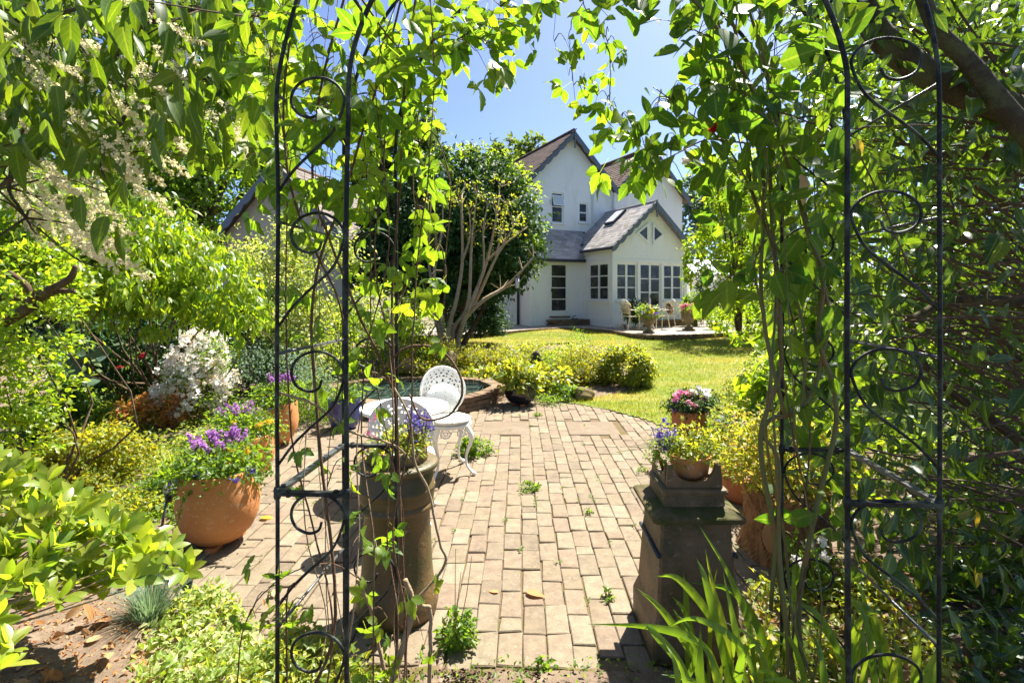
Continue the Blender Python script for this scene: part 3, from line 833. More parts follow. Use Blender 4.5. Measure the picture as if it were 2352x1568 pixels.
# ---- terrace
tz = 0.43
edge_px = [(930, 772), (1000, 770), (1060, 768), (1127, 765), (1200, 758), (1288, 753), (1340, 754), (1384, 757), (1430, 763), (1470, 768), (1515, 769.5), (1560, 769), (1640, 766), (1720, 762), (1850, 757)]
EDGE = np.array([[(x - VX) * ((EYE - tz) * F / (y - VY)) / F, (EYE - tz) * F / (y - VY)] for x, y in edge_px])
EDGE = spline(np.c_[EDGE, np.zeros(len(EDGE))], 70)[:, :2]
mb = MB()
nE = len(EDGE)
V = [(x, y + 0.09, tz) for x, y in EDGE] + [(x * 1.0, 30.0, tz) for x, y in EDGE]
mb.add(V, [[i, i + 1, nE + i + 1, nE + i] for i in range(nE - 1)])
terrace = structure(link_mesh('terrace', mb.mesh('terrace'), M['paving']))
ep = brick_mesh('brick', 0.105, 0.066, 0.09, rs); em = np_mesh('brick', *ep); em.materials.append(M['wall_brick'])
ep2 = brick_mesh('brick', 0.1, 0.212, 0.064, rs); em2 = np_mesh('brick', *ep2); em2.materials.append(M['wall_brick'])
segE = np.linalg.norm(np.diff(EDGE, axis=0), axis=1); cumE = np.concatenate([[0], np.cumsum(segE)])
for pitch, me, z, ins in ((0.073, em, tz + 0.008, 0.05), (0.222, em2, tz - 0.09, 0.06), (0.222, em2, tz - 0.16, 0.055), (0.222, em2, tz - 0.23, 0.058)):
    s = pitch
    while s < cumE[-1] - 0.1:
        x, y = np.interp(s, cumE, EDGE[:, 0]), np.interp(s, cumE, EDGE[:, 1])
        x2, y2 = np.interp(s + .02, cumE, EDGE[:, 0]), np.interp(s + .02, cumE, EDGE[:, 1])
        px, py = proj(np.array([x, y, z]))
        if px > 1080 and px < 1800:
            o = bpy.data.objects.new('brick', me); col.objects.link(o); o.parent = terrace
            o.location = (x, y + ins, z + rs.normal(0, .002)); o.rotation_euler = (0, 0, math.atan2(y2 - y, x2 - x) + rs.normal(0, .015))
        s += pitch
mb = MB()
mb.add([(x, y + 0.1, tz - 0.02) for x, y in EDGE] + [(x, y + 0.1, -0.1) for x, y in EDGE], [[i, nE + i, nE + i + 1, i + 1] for i in range(nE - 1)])
part('retaining_core', mb, M['dark_stone'], terrace)

# ================================================================ HOUSE
HA = rad(26.0)
HU = np.array([math.cos(HA), math.sin(HA), 0]); HV = np.array([-math.sin(HA), math.cos(HA), 0]); HC = np.array([3.307, 18.0, 0.0])
def hf(V):
    V = np.asarray(V, float)
    return HC + V[:, :1] * HU + V[:, 1:2] * HV + V[:, 2:3] * np.array([0, 0, 1.0])
def hp(a, b, z):
    return hf(np.array([[a, b, z]]))[0]
def side(V):          # wall whose outline runs along the depth: (s, d, z) -> (a=d, b=s, z)
    V = np.asarray(V, float)
    return hf(np.stack([V[:, 1], V[:, 0], V[:, 2]], 1))

house = thing('house', 'white two-storey house with scalloped grey bargeboards and a glazed wing on the terrace', 'house', hp(0, 0, tz))

def panel(mb, fr, x0, x1, z0, z1, d, holes=(), reveal=0.10):
    xs = sorted({x0, x1, *[h[0] for h in holes], *[h[1] for h in holes]}); zs = sorted({z0, z1, *[h[2] for h in holes], *[h[3] for h in holes]})
    for i in range(len(xs) - 1):
        for j in range(len(zs) - 1):
            mx, mz = (xs[i] + xs[i + 1]) / 2, (zs[j] + zs[j + 1]) / 2
            if any(h[0] < mx < h[1] and h[2] < mz < h[3] for h in holes): continue
            mb.add(fr(np.array([(xs[i], d, zs[j]), (xs[i + 1], d, zs[j]), (xs[i + 1], d, zs[j + 1]), (xs[i], d, zs[j + 1])])), [[0, 1, 2, 3]])
    for a, b, c, e in holes:
        for p, q in (((a, c), (b, c)), ((b, c), (b, e)), ((b, e), (a, e)), ((a, e), (a, c))):
            mb.add(fr(np.array([(p[0], d, p[1]), (q[0], d, q[1]), (q[0], d + reveal, q[1]), (p[0], d + reveal, p[1])])), [[0, 1, 2, 3]])

def bars(mb, fr, rects, d0, d1):
    for a, b, c, e in rects:
        mb.box((a, d0, c), (b, d1, e), fr)

def window(parent, fr, a, b, c, e, d, lights=1, rows=1, name='window', fw=0.055, gap=0.0, bar=0.036, bottom=None, m='house_trim', sill=True):
    """a frame with lights (casements) side by side, each split by glazing bars; panes are sub-parts"""
    mb = MB(); bt = bottom or fw
    bars(mb, fr, [(a, a + fw, c, e), (b - fw, b, c, e), (a + fw, b - fw, e - fw, e), (a + fw, b - fw, c, c + bt)], d - 0.03, d + 0.04)
    ia, ib, ic, ie = a + fw, b - fw, c + bt, e - fw
    w = (ib - ia) / lights; panes = []
    for i in range(lights):
        l0, l1 = ia + i * w, ia + (i + 1) * w
        if i: bars(mb, fr, [(l0 - fw * .8, l0 + fw * .8, ic, ie)], d - 0.026, d + 0.036)
        p0, p1 = l0 + (fw * .8 if i else 0), l1 - (fw * .8 if i < lights - 1 else 0)
        h = (ie - ic) / rows
        for r in range(rows):
            if r: bars(mb, fr, [(p0, p1, ic + r * h - bar / 2, ic + r * h + bar / 2)], d - 0.018, d + 0.02)
            panes.append((p0, p1, ic + r * h + (bar / 2 if r else 0), ic + (r + 1) * h - (bar / 2 if r < rows - 1 else 0)))
    if sill:
        bars(mb, fr, [(a - 0.05, b + 0.05, c - 0.06, c - 0.003)], d - 0.15, d + 0.03)
    w_ = part(name, mb, M[m], parent)
    for q in panes:
        pm = MB(); pm.box((q[0], d + 0.002, q[2]), (q[1], d + 0.012, q[3]), fr); part('pane', pm, M['glass'], w_)
    return w_

# walls
WZ = 3.36
mainB = 2.8
front_holes = [(0.165, 1.074, 1.37, 2.70), (1.206, 2.174, tz + 0.08, 2.70), (2.298, 3.207, 1.37, 2.70)]
mb = MB()
panel(mb, hf, 0, 3.4, tz - .3, WZ, 0, front_holes)
panel(mb, side, 0, mainB, tz - .3, WZ + .04, 0, [(0.257, 1.489, 1.37, 2.72)])
panel(mb, side, 0, mainB, tz - .3, WZ + .04, 3.4)
mb.add(hf(np.array([(0, 0, WZ), (3.4, 0, WZ), (3.4, 0, 3.42), (1.7, 0, 4.86), (0, 0, 3.42)])), None, None, [[0, 1, 2, 3, 4]])
wing = part('wing_wall', mb, M['house_wall'], house)
mb = MB()
panel(mb, hf, -2.295, 0, tz - .3, 2.9, 1.86, [(-1.44, -0.70, 0.78, 2.74)])
panel(mb, side, 1.86, mainB, tz - .3, 2.88, -2.295)
part('lobby_wall', mb, M['house_wall'], house)
mb = MB()
up_holes = [(-0.87, -0.315, 4.40, 5.62), (0.405, 0.84, 4.50, 5.30)]
panel(mb, hf, -2.295, 2.12, 2.5, 5.72, mainB, up_holes)
panel(mb, hf, 2.12, 5.9, 2.5, 5.72, mainB)
panel(mb, side, mainB, 10, tz - .3, 5.75, -2.295)
panel(mb, side, mainB, 10, tz - .3, 5.75, 5.9)
panel(mb, hf, 3.4, 5.9, tz - .3, 2.5, mainB)
mb.add(hf(np.array([(-2.295, mainB, 5.72), (2.12, mainB, 5.72), (2.12, mainB, 5.88), (-0.012, mainB, 8.0), (-2.295, mainB, 5.75)])), None, None, [[0, 1, 2, 3, 4]])
mb.add(hf(np.array([(2.12, mainB, 5.72), (5.9, mainB, 5.72), (5.9, mainB, 5.98), (4.0, mainB, 7.85), (2.12, mainB, 5.97)])), None, None, [[0, 1, 2, 3, 4]])
part('main_wall', mb, M['house_wall'], house)
# plinth and corner boards, frieze
mb = MB()
mb.box((-0.015, -0.02, tz - .2), (3.41, -0.002, tz + .28), hf); mb.box((-0.02, -0.02, tz - .2), (-0.002, 1.86, tz + .28), hf)
mb.box((-2.315, 1.84, tz - .2), (-0.022, 1.858, tz + .3), hf)
part('plinth', mb, M['house_wall'], house)
mb = MB()
mb.box((-0.03, -0.03, 2.75), (3.43, -0.003, 2.85), hf); mb.box((-0.03, -0.003, 2.78), (-0.003, 1.6, 2.85), hf)
mb.box((-0.03, -0.035, tz), (0.09, -0.022, 2.75), hf); mb.box((3.31, -0.035, tz), (3.43, -0.022, 2.75), hf)
mb.box((1.085, -0.03, tz + .06), (1.195, -0.004, 2.75), hf); mb.box((2.185, -0.03, tz + .06), (2.29, -0.004, 2.75), hf)
part('joinery_post', mb, M['house_trim'], house)
# diagonal boarding of the wing gable: separate thin boards
for i in range(26):
    t0 = -1.5 + i * 0.16
    poly = []
    for sgn in (0, 1):
        pass
    # board runs from lower right to upper left at 45 degrees, clipped to the gable outline
    n_ = 24
    A = np.linspace(0.05, 3.35, 120); lo = 2.86; hi = 4.80 - 0.86 * np.abs(A - 1.7)
    zc = lo + (A - 0.05) * 0.0 + (3.35 - A) * 0.62 + t0
    z0 = np.clip(zc, lo, hi); z1 = np.clip(zc + 0.156, lo, hi)
    keep = (z1 - z0) > 0.01
    # leave out the two triangular windows
    keep &= ~((np.abs(A - 1.31) < 0.29) & (zc > 3.30) & (zc < 4.2)) | False
    keep &= ~((np.abs(A - 2.045) < 0.29) & (zc > 3.30) & (zc < 4.2)) | False
    if keep.sum() < 2: continue
    idx = np.where(keep)[0]
    for run in np.split(idx, np.where(np.diff(idx) > 1)[0] + 1):
        if len(run) < 3: continue
        r = run[[0, len(run) // 2, -1]]
        r = run[::max(1, len(run) // 6)]
        P2 = [(A[q], z0[q]) for q in r] + [(A[q], z1[q]) for q in reversed(r)]
        mb = MB(); mb.prism(P2, -0.006, -0.0025, hf); part('gable_board', mb, M['house_wall'], house)

for tri in ([(1.06, 3.80), (1.55, 3.46), (1.55, 4.16)], [(1.80, 3.46), (2.30, 3.80), (1.80, 4.16)]):
    T = np.array(tri); c = T.mean(0)
    mb = MB()
    inner = c + (T - c) * 0.74; outer = c + (T - c) * 1.12
    for i in range(3):
        j = (i + 1) % 3
        mb.prism([outer[i], outer[j], inner[j], inner[i]], -0.05, -0.013, hf)
    w_ = part('gable_window', mb, M['house_trim'], house)
    pm = MB(); pm.prism([tuple(p) for p in (c + (T - c) * 0.80)], -0.03, -0.02, hf); part('pane', pm, M['glass'], w_)

# windows and doors
window(house, side, 0.257, 1.489, 1.37, 2.72, 0.05, 2, 3)
window(house, hf, 0.165, 1.074, 1.37, 2.70, 0.05, 2, 3)
window(house, hf, 2.298, 3.207, 1.37, 2.70, 0.05, 2, 3)
fd = window(house, hf, 1.206, 2.174, tz + 0.08, 2.70, 0.05, 2, 4, 'french_door', 0.05, bottom=0.16, sill=False)
mb = MB(); mb.box((1.70, -0.02, 1.45), (1.72, 0.018, 1.58), hf); mb.box((1.70, -0.05, 1.5), (1.78, -0.02, 1.515), hf); part('handle', mb, M['black_pipe'], fd)
gd = window(house, hf, -1.44, -0.70, 0.78, 2.74, 1.92, 1, 4, 'garden_door', 0.06, bottom=0.2, bar=0.035, sill=False)
mb = MB(); mb.box((-1.41, 1.85, 1.68), (-1.385, 1.888, 1.80), hf); mb.box((-1.41, 1.82, 1.73), (-1.32, 1.85, 1.745), hf); part('handle', mb, M['black_pipe'], gd)
mb = MB(); mb.box((-1.50, 1.77, 0.72), (-0.64, 1.96, 0.775), hf); part('threshold', mb, M['timber'], house)
w1 = window(house, hf, -0.87, -0.315, 4.40, 5.62, mainB + 0.07, 1, 1)
mb = MB()   # open top light, tilted outward, over a transom
fw = 0.035; a0, a1, c0, c1 = -0.83, -0.355, 5.08, 5.50
def tilt(V):
    V = np.asarray(V, float).copy(); h = 5.50 - V[:, 2]
    V[:, 1] -= h * 0.32
    return hf(V)
for q in ((a0, a0 + fw, c0, c1), (a1 - fw, a1, c0, c1), (a0 + fw, a1 - fw, c0, c0 + fw), (a0 + fw, a1 - fw, c1 - fw, c1)):
    mb.box((q[0], mainB + 0.0, q[2]), (q[1], mainB + 0.03, q[3]), tilt)
mb.box((-0.825, mainB + .042, 5.03), (-0.36, mainB + 0.1, 5.075), hf)
part('top_light', mb, M['house_trim'], w1)
mb = MB(); mb.box((a0 + fw, mainB + 0.012, c0 + fw), (a1 - fw, mainB + 0.018, c1 - fw), tilt); part('open_pane', mb, M['glasshouse'], w1)
window(house, hf, 0.405, 0.84, 4.50, 5.30, mainB + 0.07, 1, 2, bar=0.05)

# roofs
TILES = {}
def roof_plane(root, o, e, s, outline, tw, course, thick, m, tile, base_m, seed=0):
    """o origin on the eave, e along, s up the slope (unit); outline polygon in (along, up)"""
    o, e, s = np.asarray(o, float), unit(np.asarray(e, float)), unit(np.asarray(s, float)); n = np.cross(e, s)
    if n[2] < 0: n = -n
    P = np.asarray(outline, float)
    mb = MB(); k = len(P)
    A = o + P[:, :1] * e + P[:, 1:] * s
    V = np.concatenate([A - n * 0.05, A - n * 0.005]); i = np.arange(k); j = (i + 1) % k
    mb.add(V, np.stack([i, j, j + k, i + k], 1), None, [list(range(k)), [k + q for q in range(k)]])
    base = part('roof_deck', mb, base_m, root)
    key = (tile, tw, course)
    if key not in TILES:
        w, l, t = tw - 0.006, course * 1.35, thick
        V = np.array([(-w / 2, 0, 0), (w / 2, 0, 0), (w / 2, l, -t * .2), (-w / 2, l, -t * .2), (-w / 2, 0, t), (w / 2, 0, t), (w / 2, l, t * .5), (-w / 2, l, t * .5)])
        Q = np.array([[4, 5, 6, 7], [0, 1, 5, 4], [1, 2, 6, 5], [2, 3, 7, 6], [3, 0, 4, 7]])
        TILES[key] = np_mesh(tile, V, Q); TILES[key].materials.append(m); TILES[key]['q'] = 1
    me = TILES[key]
    rs_ = np.random.RandomState(seed)
    R_ = Matrix(np.stack([e, np.cross(n, e), n], 1).tolist()).to_4x4() if np.dot(np.cross(n, e), s) > 0 else Matrix(np.stack([-e, np.cross(n, -e), n], 1).tolist()).to_4x4()
    lst = []
    r = 0; y = P[:, 1].min()
    while y < P[:, 1].max() - course * 0.3:
        x = P[:, 0].min() + (tw / 2 if r % 2 else 0)
        while x < P[:, 0].max():
            if in_poly(np.array([x]), np.array([y + course * .5]), P)[0]:
                lst.append((x, y))
            x += tw
        y += course; r += 1
    return lst, me, o, e, s, n, R_, rs_

def lay(root, planes, limit=300):
    allp = []
    for lst, me, o, e, s, n, R_, rs_ in planes:
        for x, y in lst: allp.append((o + x * e + y * s + n * 0.006, me, R_, n, rs_))
    allp.sort(key=lambda q: (0 if 900 < proj(q[0])[0] < 1700 else 1, q[0][1]))
    off = WL[root]
    rv, rq, ra, nv = [], [], [], 0
    for i, (p, me, R_, n, rs_) in enumerate(allp):
        p = p + n * rs_.uniform(0, 0.004)
        T = Matrix.Translation(Vector((p - off).tolist())) @ R_ @ Matrix.Rotation(rs_.normal(0, .012), 4, 'Z')
        if i < limit:
            t = bpy.data.objects.new(me.name.split('.')[0], me); col.objects.link(t); t.parent = root; t.matrix_basis = T
        else:
            W = np.array([list(T @ v.co) for v in me.vertices]); rv.append(W)
            rq.append(np.array([list(q.vertices) for q in me.polygons]) + nv); ra.append(np.tile([0, 0, rs_.rand()], (len(W), 1))); nv += len(W)
    if rv:
        o = link_mesh('roof_tiling', np_mesh('roof_tiling', np.concatenate(rv), np.concatenate(rq), np.concatenate(ra)), me.materials[0], root); o['kind'] = 'stuff'

wing_roof = part('wing_roof', MB().tube([hp(1.7, -0.28, 4.95), hp(1.7, 2.78, 4.95)], 0.05, 8), M['slate'], house)
k1 = 0.88
sl = np.array([1, 0, k1]); L1 = math.hypot(1.92, 1.92 * k1)
planes = []
sdir = hf(np.array([[1, 0, k1]]))[0] - hf(np.array([[0, 0, 0]]))[0]
planes.append(roof_plane(wing_roof, hp(-0.22, -0.28, 3.24), HV, sdir, [(0, 0), (1.90, 0), (3.08, L1 * 0.45), (3.08, L1), (0, L1)], 0.21, 0.15, 0.012, M['slate'], 'slate', M['lead'], 1))
sdir2 = hf(np.array([[-1, 0, k1]]))[0] - hf(np.array([[0, 0, 0]]))[0]
planes.append(roof_plane(wing_roof, hp(3.62, -0.28, 3.24), HV, sdir2, [(0, 0), (3.08, 0), (3.08, L1), (0, L1)], 0.21, 0.15, 0.012, M['slate'], 'slate', M['lead'], 2))
lay(wing_roof, planes[:1]); 
lay_right = planes[1:]
lean = part('lobby_roof', MB().tube([hp(-1.26, 2.76, 4.15), hp(-1.88, 2.2, 3.54), hp(-2.5, 1.62, 2.92)], 0.04, 8), M['slate'], house)
Ls = math.hypot(1.18, 1.24)
sdir3 = hf(np.array([[0, 1.18, 1.24]]))[0] - hf(np.array([[0, 0, 0]]))[0]
pl = [roof_plane(lean, hp(-2.5, 1.62, 2.89), HU, sdir3, [(0, 0), (2.36, 0), (3.2, Ls), (1.24, Ls)], 0.21, 0.15, 0.012, M['slate'], 'slate', M['lead'], 3)]
sdir4 = hf(np.array([[1.24, 0, 1.24]]))[0] - hf(np.array([[0, 0, 0]]))[0]
L4 = math.hypot(1.24, 1.24)
pl.append(roof_plane(lean, hp(-2.5, 1.62, 2.89), HV, sdir4, [(0, 0), (1.18, 0), (1.18, L4)], 0.21, 0.15, 0.012, M['slate'], 'slate', M['lead'], 4))
lay(lean, pl)
main_roof = part('main_roof', MB().tube([hp(-0.012, 2.5, 8.08), hp(-0.012, 10, 8.08)], 0.07, 8), M['roof_tile'], house)
Lm = math.hypot(2.53, 2.53)
sd5 = hf(np.array([[1, 0, 1.0]]))[0] - hf(np.array([[0, 0, 0]]))[0]; sd6 = hf(np.array([[-1, 0, 1.0]]))[0] - hf(np.array([[0, 0, 0]]))[0]
pm_ = [roof_plane(main_roof, hp(-2.545, 2.5, 5.50), HV, sd5, [(0, 0), (7.5, 0), (7.5, Lm), (0, Lm)], 0.26, 0.19, 0.034, M['roof_tile'], 'roof_tile', M['lead'], 5)]
lay(main_roof, pm_)
roof_plane(main_roof, hp(2.15, 2.5, 5.86), HV, sd6, [(0, 0), (7.5, 0), (7.5, 3.05), (0, 3.05)], 0.26, 0.19, 0.034, M['roof_tile'], 'roof_tile', M['roof_tile'], 6)
rear_roof = part('second_roof', MB().tube([hp(4.0, 2.5, 7.95), hp(4.0, 10, 7.95)], 0.07, 8), M['roof_tile'], house)
pr = [roof_plane(rear_roof, hp(2.10, 2.5, 5.97), HV, sd5, [(0, 0), (7.5, 0), (7.5, 2.7), (0, 2.7)], 0.26, 0.19, 0.034, M['roof_tile'], 'roof_tile', M['lead'], 7)]
lay(rear_roof, pr)
roof_plane(rear_roof, hp(6.15, 2.5, 5.72), HV, sd6, [(0, 0), (7.5, 0), (7.5, 3.05), (0, 3.05)], 0.26, 0.19, 0.034, M['roof_tile'], 'roof_tile', M['roof_tile'], 8)
roof_plane(wing_roof, hp(3.62, -0.28, 3.24), HV, sdir2, [(0, 0), (3.08, 0), (3.08, L1), (0, L1)], 0.21, 0.15, 0.012, M['slate'], 'slate', M['slate'], 9)

def bargeboard(root, a0, z0, a1, z1, b, n_scal, fr=hf, depth=0.17, m='barge', name='bargeboard'):
    """scalloped board along a verge; the scallops are cut into its lower edge"""
    t = np.linspace(0, 1, n_scal * 8 + 1); mb = MB()
    d = depth + 0.075 * np.abs(np.sin(np.pi * t * n_scal))
    a = a0 + (a1 - a0) * t; z = z0 + (z1 - z0) * t
    k = len(t); V = []
    for dd in (b, b + 0.035):
        V.append(np.stack([a, np.full(k, dd), z + 0.03], 1)); V.append(np.stack([a, np.full(k, dd), z - d], 1))
    V = np.concatenate(V); i = np.arange(k - 1)
    Q = [np.stack([i, i + 1, k + i + 1, k + i], 1), np.stack([2 * k + i, 3 * k + i, 3 * k + i + 1, 2 * k + i + 1], 1), np.stack([k + i, k + i + 1, 3 * k + i + 1, 3 * k + i], 1), np.stack([i, 2 * k + i, 2 * k + i + 1, i + 1], 1)]
    mb.add(fr(V), np.concatenate(Q))
    mb.add(fr(V[[0, k, 3 * k, 2 * k]]), [[0, 1, 2, 3]]); mb.add(fr(V[[k - 1, 2 * k - 1, 4 * k - 1, 3 * k - 1]]), [[0, 1, 2, 3]])
    return part(name, mb, M[m], root)
bargeboard(house, -0.24, 3.23, 1.69, 4.93, -0.325, 6)
bargeboard(house, 3.64, 3.23, 1.71, 4.93, -0.325, 6)
bargeboard(house, -2.56, 5.49, -0.022, 8.03, 2.455, 8, depth=0.2)
bargeboard(house, 2.12, 5.90, -0.002, 8.03, 2.455, 7, depth=0.2)
bargeboard(house, 2.14, 6.03, 3.99, 7.88, 2.45, 6, depth=0.2)
bargeboard(house, 6.17, 5.71, 4.01, 7.88, 2.455, 7, depth=0.2)
for a, z, h, b in ((1.7, 4.98, 0.62, -0.34), (-0.012, 8.1, 0.75, 2.44), (4.0, 7.95, 0.75, 2.44)):
    mb = MB(); mb.box((a - 0.03, b - 0.03, z - h), (a + 0.03, b - 0.002, z), hf); part('finial', mb, M['barge'], house)
mb = MB(); mb.tube([hp(-0.27, -0.3, 3.19), hp(-0.27, 1.65, 3.19)], 0.055, 8); part('gutter', mb, M['lead'], house)
mb = MB(); mb.tube([hp(-2.52, 1.57, 2.84), hp(-0.1, 1.57, 2.84)], 0.055, 8); part('gutter', mb, M['lead'], house)
mb = MB(); mb.tube([hp(-2.6, 2.5, 5.42), hp(-2.6, 9.9, 5.42)], 0.06, 8); part('gutter', mb, M['lead'], house)
mb = MB(); mb.tube([hp(1.05, mainB - .06, 6.9), hp(1.05, mainB - .06, 4.1)], 0.045, 8); part('drainpipe', mb, M['pipe'], house)
mb = MB(); mb.tube(spline([hp(2.1, mainB - .06, 5.75), hp(2.08, mainB - .06, 5.2), hp(2.2, mainB - .06, 4.95), hp(3.1, mainB - .06, 4.45)], 16), 0.045, 8); part('drainpipe', mb, M['pipe'], house)
mb = MB(); mb.tube([hp(-2.36, 2.75, 5.4), hp(-2.36, 2.75, tz)], 0.05, 8); part('drainpipe', mb, M['black_pipe'], house)
# roof light lying on the left slope of the wing
def slope(V):
    V = np.asarray(V, float)      # (along depth, up slope, off)
    return np.array([hp(-0.22 + v[1] / math.hypot(1, k1), -0.28 + v[0], 3.24 + v[1] * k1 / math.hypot(1, k1)) for v in V]) + np.array([hf(np.array([[-k1, 0, 1]]))[0] - HC])[0] / math.hypot(1, k1) * V[:, 2:3]
mb = MB(); mb.box((1.45, 1.55, 0.02), (2.05, 2.35, 0.10), slope); rl = part('roof_light', mb, M['lead'], wing_roof)
mb = MB(); mb.box((1.5, 1.6, 0.101), (2.0, 2.3, 0.112), slope); part('pane', mb, M['glasshouse'], wing_roof)
mb = MB(); mb.tube([hp(2.6, 5, 7.0), hp(2.6, 5, 9.3)], 0.012, 5); part('aerial', mb, M['grey_rod'], house)

# brick doorstep
step = thing('doorstep', 'long low brick step below the white garden door of the house', 'step', hp(-0.85, 1.5, tz))
for r in range(3):
    for i in range(8):
        mb = MB(); a = -1.65 + i * 0.205 + (0.09 if r % 2 else 0)
        mb.box((a, 1.38, tz + r * 0.075), (a + 0.195, 1.83, tz + r * 0.075 + 0.066), hf); part('brick', mb, M['wall_brick'], step)
sc = MB(); sc.tube(spline([hp(-0.62, 1.6, tz + .225), hp(-0.62, 1.6, tz + .33), hp(-0.5, 1.6, tz + .36)], 8), 0.014, 6); sc.box((-0.66, 1.54, tz + .226), (-0.42, 1.66, tz + .25), hf)
solo('boot_scraper', sc, M['black_pipe'], 'small black iron boot scraper standing on the brick doorstep', 'scraper')
# low brick plinth along the glazed front
pl_ = thing('brick_plinth', 'low dark brick plinth behind the terrace table at the foot of the glazed wing', 'plinth', hp(2.6, -0.2, tz))
for r in range(3):
    for i in range(16):
        mb = MB(); a = 1.35 + i * 0.13 + (0.05 if r % 2 else 0)
        mb.box((a, -0.36, tz + r * 0.075), (a + 0.123, -0.03, tz + r * 0.075 + 0.066), hf); part('brick', mb, M['wall_brick'], pl_)

# ---- cottage at the left behind the shrubs
cot = thing('cottage', 'cream gabled outbuilding with brown tiled roof half hidden behind the arch', 'outbuilding', (-6.0, 13.0, 0.3))
cz = lambda y, Y: EYE - (y - VY) * Y / F
CA = rad(-12); CU = np.array([math.cos(CA), math.sin(CA), 0]); CV = np.array([-math.sin(CA), math.cos(CA), 0]); CC = np.array([(648 - VX) * 13 / F, 13.0, 0])
def cf(V):
    V = np.asarray(V, float); return CC + V[:, :1] * CU + V[:, 1:2] * CV + V[:, 2:3] * np.array([0, 0, 1.0])
hw, ez, az = 1.75, 3.15, 4.90
mb = MB()
panel(mb, cf, -hw, hw, 0, ez, 0, [(-1.12, -0.52, 2.45, 3.02)])
mb.add(cf(np.array([(-hw, 0, ez), (hw, 0, ez), (0, 0, az - .1)])), None, None, [[0, 1, 2]])
panel(mb, lambda V: cf(np.stack([V[:, 1], V[:, 0], V[:, 2]], 1)), 0, 6, 0, ez, -hw); panel(mb, lambda V: cf(np.stack([V[:, 1], V[:, 0], V[:, 2]], 1)), 0, 6, 0, ez, hw)
part('wall', mb, M['cream_wall'], cot)
w_ = window(cot, cf, -1.12, -0.52, 2.45, 3.02, 0.05, 2, 2, m='timber')
cr = part('roof', MB().tube([cf(np.array([[0, -.25, az + .03]]))[0], cf(np.array([[0, 6, az + .03]]))[0]], 0.06, 8), M['roof_tile'], cot)
sl_ = (az - ez) / hw
sdL = cf(np.array([[1, 0, sl_]]))[0] - CC; sdR = cf(np.array([[-1, 0, sl_]]))[0] - CC
Lc = math.hypot(hw + .3, (hw + .3) * sl_)
lay(cr, [roof_plane(cr, cf(np.array([[hw + .3, -.25, ez - .3 * sl_]]))[0], CV, sdR, [(0, 0), (6.2, 0), (6.2, Lc), (0, Lc)], 0.24, 0.17, 0.021, M['grey_tile'], 'roof_tile', M['lead'], 11)])
roof_plane(cr, cf(np.array([[-hw - .3, -.25, ez - .3 * sl_]]))[0], CV, sdL, [(0, 0), (6.2, 0), (6.2, Lc), (0, Lc)], 0.24, 0.17, 0.021, M['grey_tile'], 'roof_tile', M['roof_tile'], 12)
bargeboard(cot, -hw - .3, ez - .3 * sl_, -0.01, az, -0.29, 7, cf)
bargeboard(cot, hw + .3, ez - .3 * sl_, 0.01, az, -0.29, 7, cf)

# ---- glasshouse roof and bench beyond the terrace
gh = thing('conservatory', 'white glazed lean-to roof on posts seen beyond the far corner of the house', 'conservatory', (9.2, 24, 0.43))
def ghf(V):
    V = np.asarray(V, float); return V + np.array([8.0, 24.0, 0.43])
mb = MB()
mb.add(ghf(np.array([(-0.2, 0, 2.1), (3.2, 0, 2.1), (3.2, 2.0, 2.9), (-0.2, 2.0, 2.9), (-0.2, 0, 2.06), (3.2, 0, 2.06), (3.2, 2, 2.86), (-.2, 2, 2.86)])), [[0, 1, 2, 3], [7, 6, 5, 4], [0, 4, 5, 1], [1, 5, 6, 2], [2, 6, 7, 3], [3, 7, 4, 0]])
part('roof', mb, M['glasshouse'], gh)
for i in range(4):
    mb = MB(); mb.box((i * 1.0, -0.05, 0), (i * 1.0 + .07, 0.02, 2.05), ghf); part('post', mb, M['house_trim'], gh)
mb = MB(); mb.box((-.2, 2.0, 0), (3.2, 2.1, 2.86), ghf); part('back_wall', mb, M['house_wall'], gh)

bench = thing('garden_bench', 'long brown timber planter bench on the terrace beyond the urns', 'bench', pt(1632, 712, 18.5))
bx, by = bench.location.x, bench.location.y
for i, (z0, z1) in enumerate(((0.30, 0.42), (0.44, 0.56), (0.58, 0.70))):
    mb = MB(); mb.box((bx - .55, by - .02, tz + z0), (bx + .9, by + .02, tz + z1)); part('slat', mb, M['timber'], bench)
mb = MB(); mb.box((bx - .55, by + .021, tz + .28), (bx + .9, by + .4, tz + .30)); part('seat', mb, M['timber'], bench)
for dx in (-.55, .82):
    mb = MB(); mb.box((bx + dx, by + .022, tz), (bx + dx + .08, by + .1, tz + .279)); part('leg', mb, M['timber'], bench)

# ================================================================ IRON ROSE ARCH
arch = thing('garden_arch', 'black wrought iron garden arch with scrolled ladder sides wrapped in climbing plants', 'garden arch', (0.24, 1.8, 0))
LFi, LFo, LBi, LBo = np.array([-.531, 1.585]), np.array([-.751, 1.595]), np.array([-.499, 2.09]), np.array([-.716, 2.10])
RFi, RFo, RBi, RBo = np.array([.976, 1.518]), np.array([1.24, 1.507]), np.array([1.05, 2.042]), np.array([1.30, 2.03])
def hoop(l, r, rr, spring=2.17):
    c = (l + r) / 2; d = (r - l) / 2; R_ = np.linalg.norm(d)
    P = [np.array([*l, z]) for z in (-.12, .4, .9, 1.4, 1.9)]
    for a in np.linspace(math.pi, 0, 25):
        P.append(np.array([*(c + d * math.cos(a)), spring + R_ * math.sin(a)]))
    P += [np.array([*r, z]) for z in (1.9, 1.4, .9, .4, -.12)]
    P = np.array(P); P[1:-1] += np.random.RandomState(int(rr * 1e5)).randn(len(P) - 2, 3) * .0014
    part('hoop', MB().tube(spline(P, 120), rr, 8), M['metal'], arch, True)
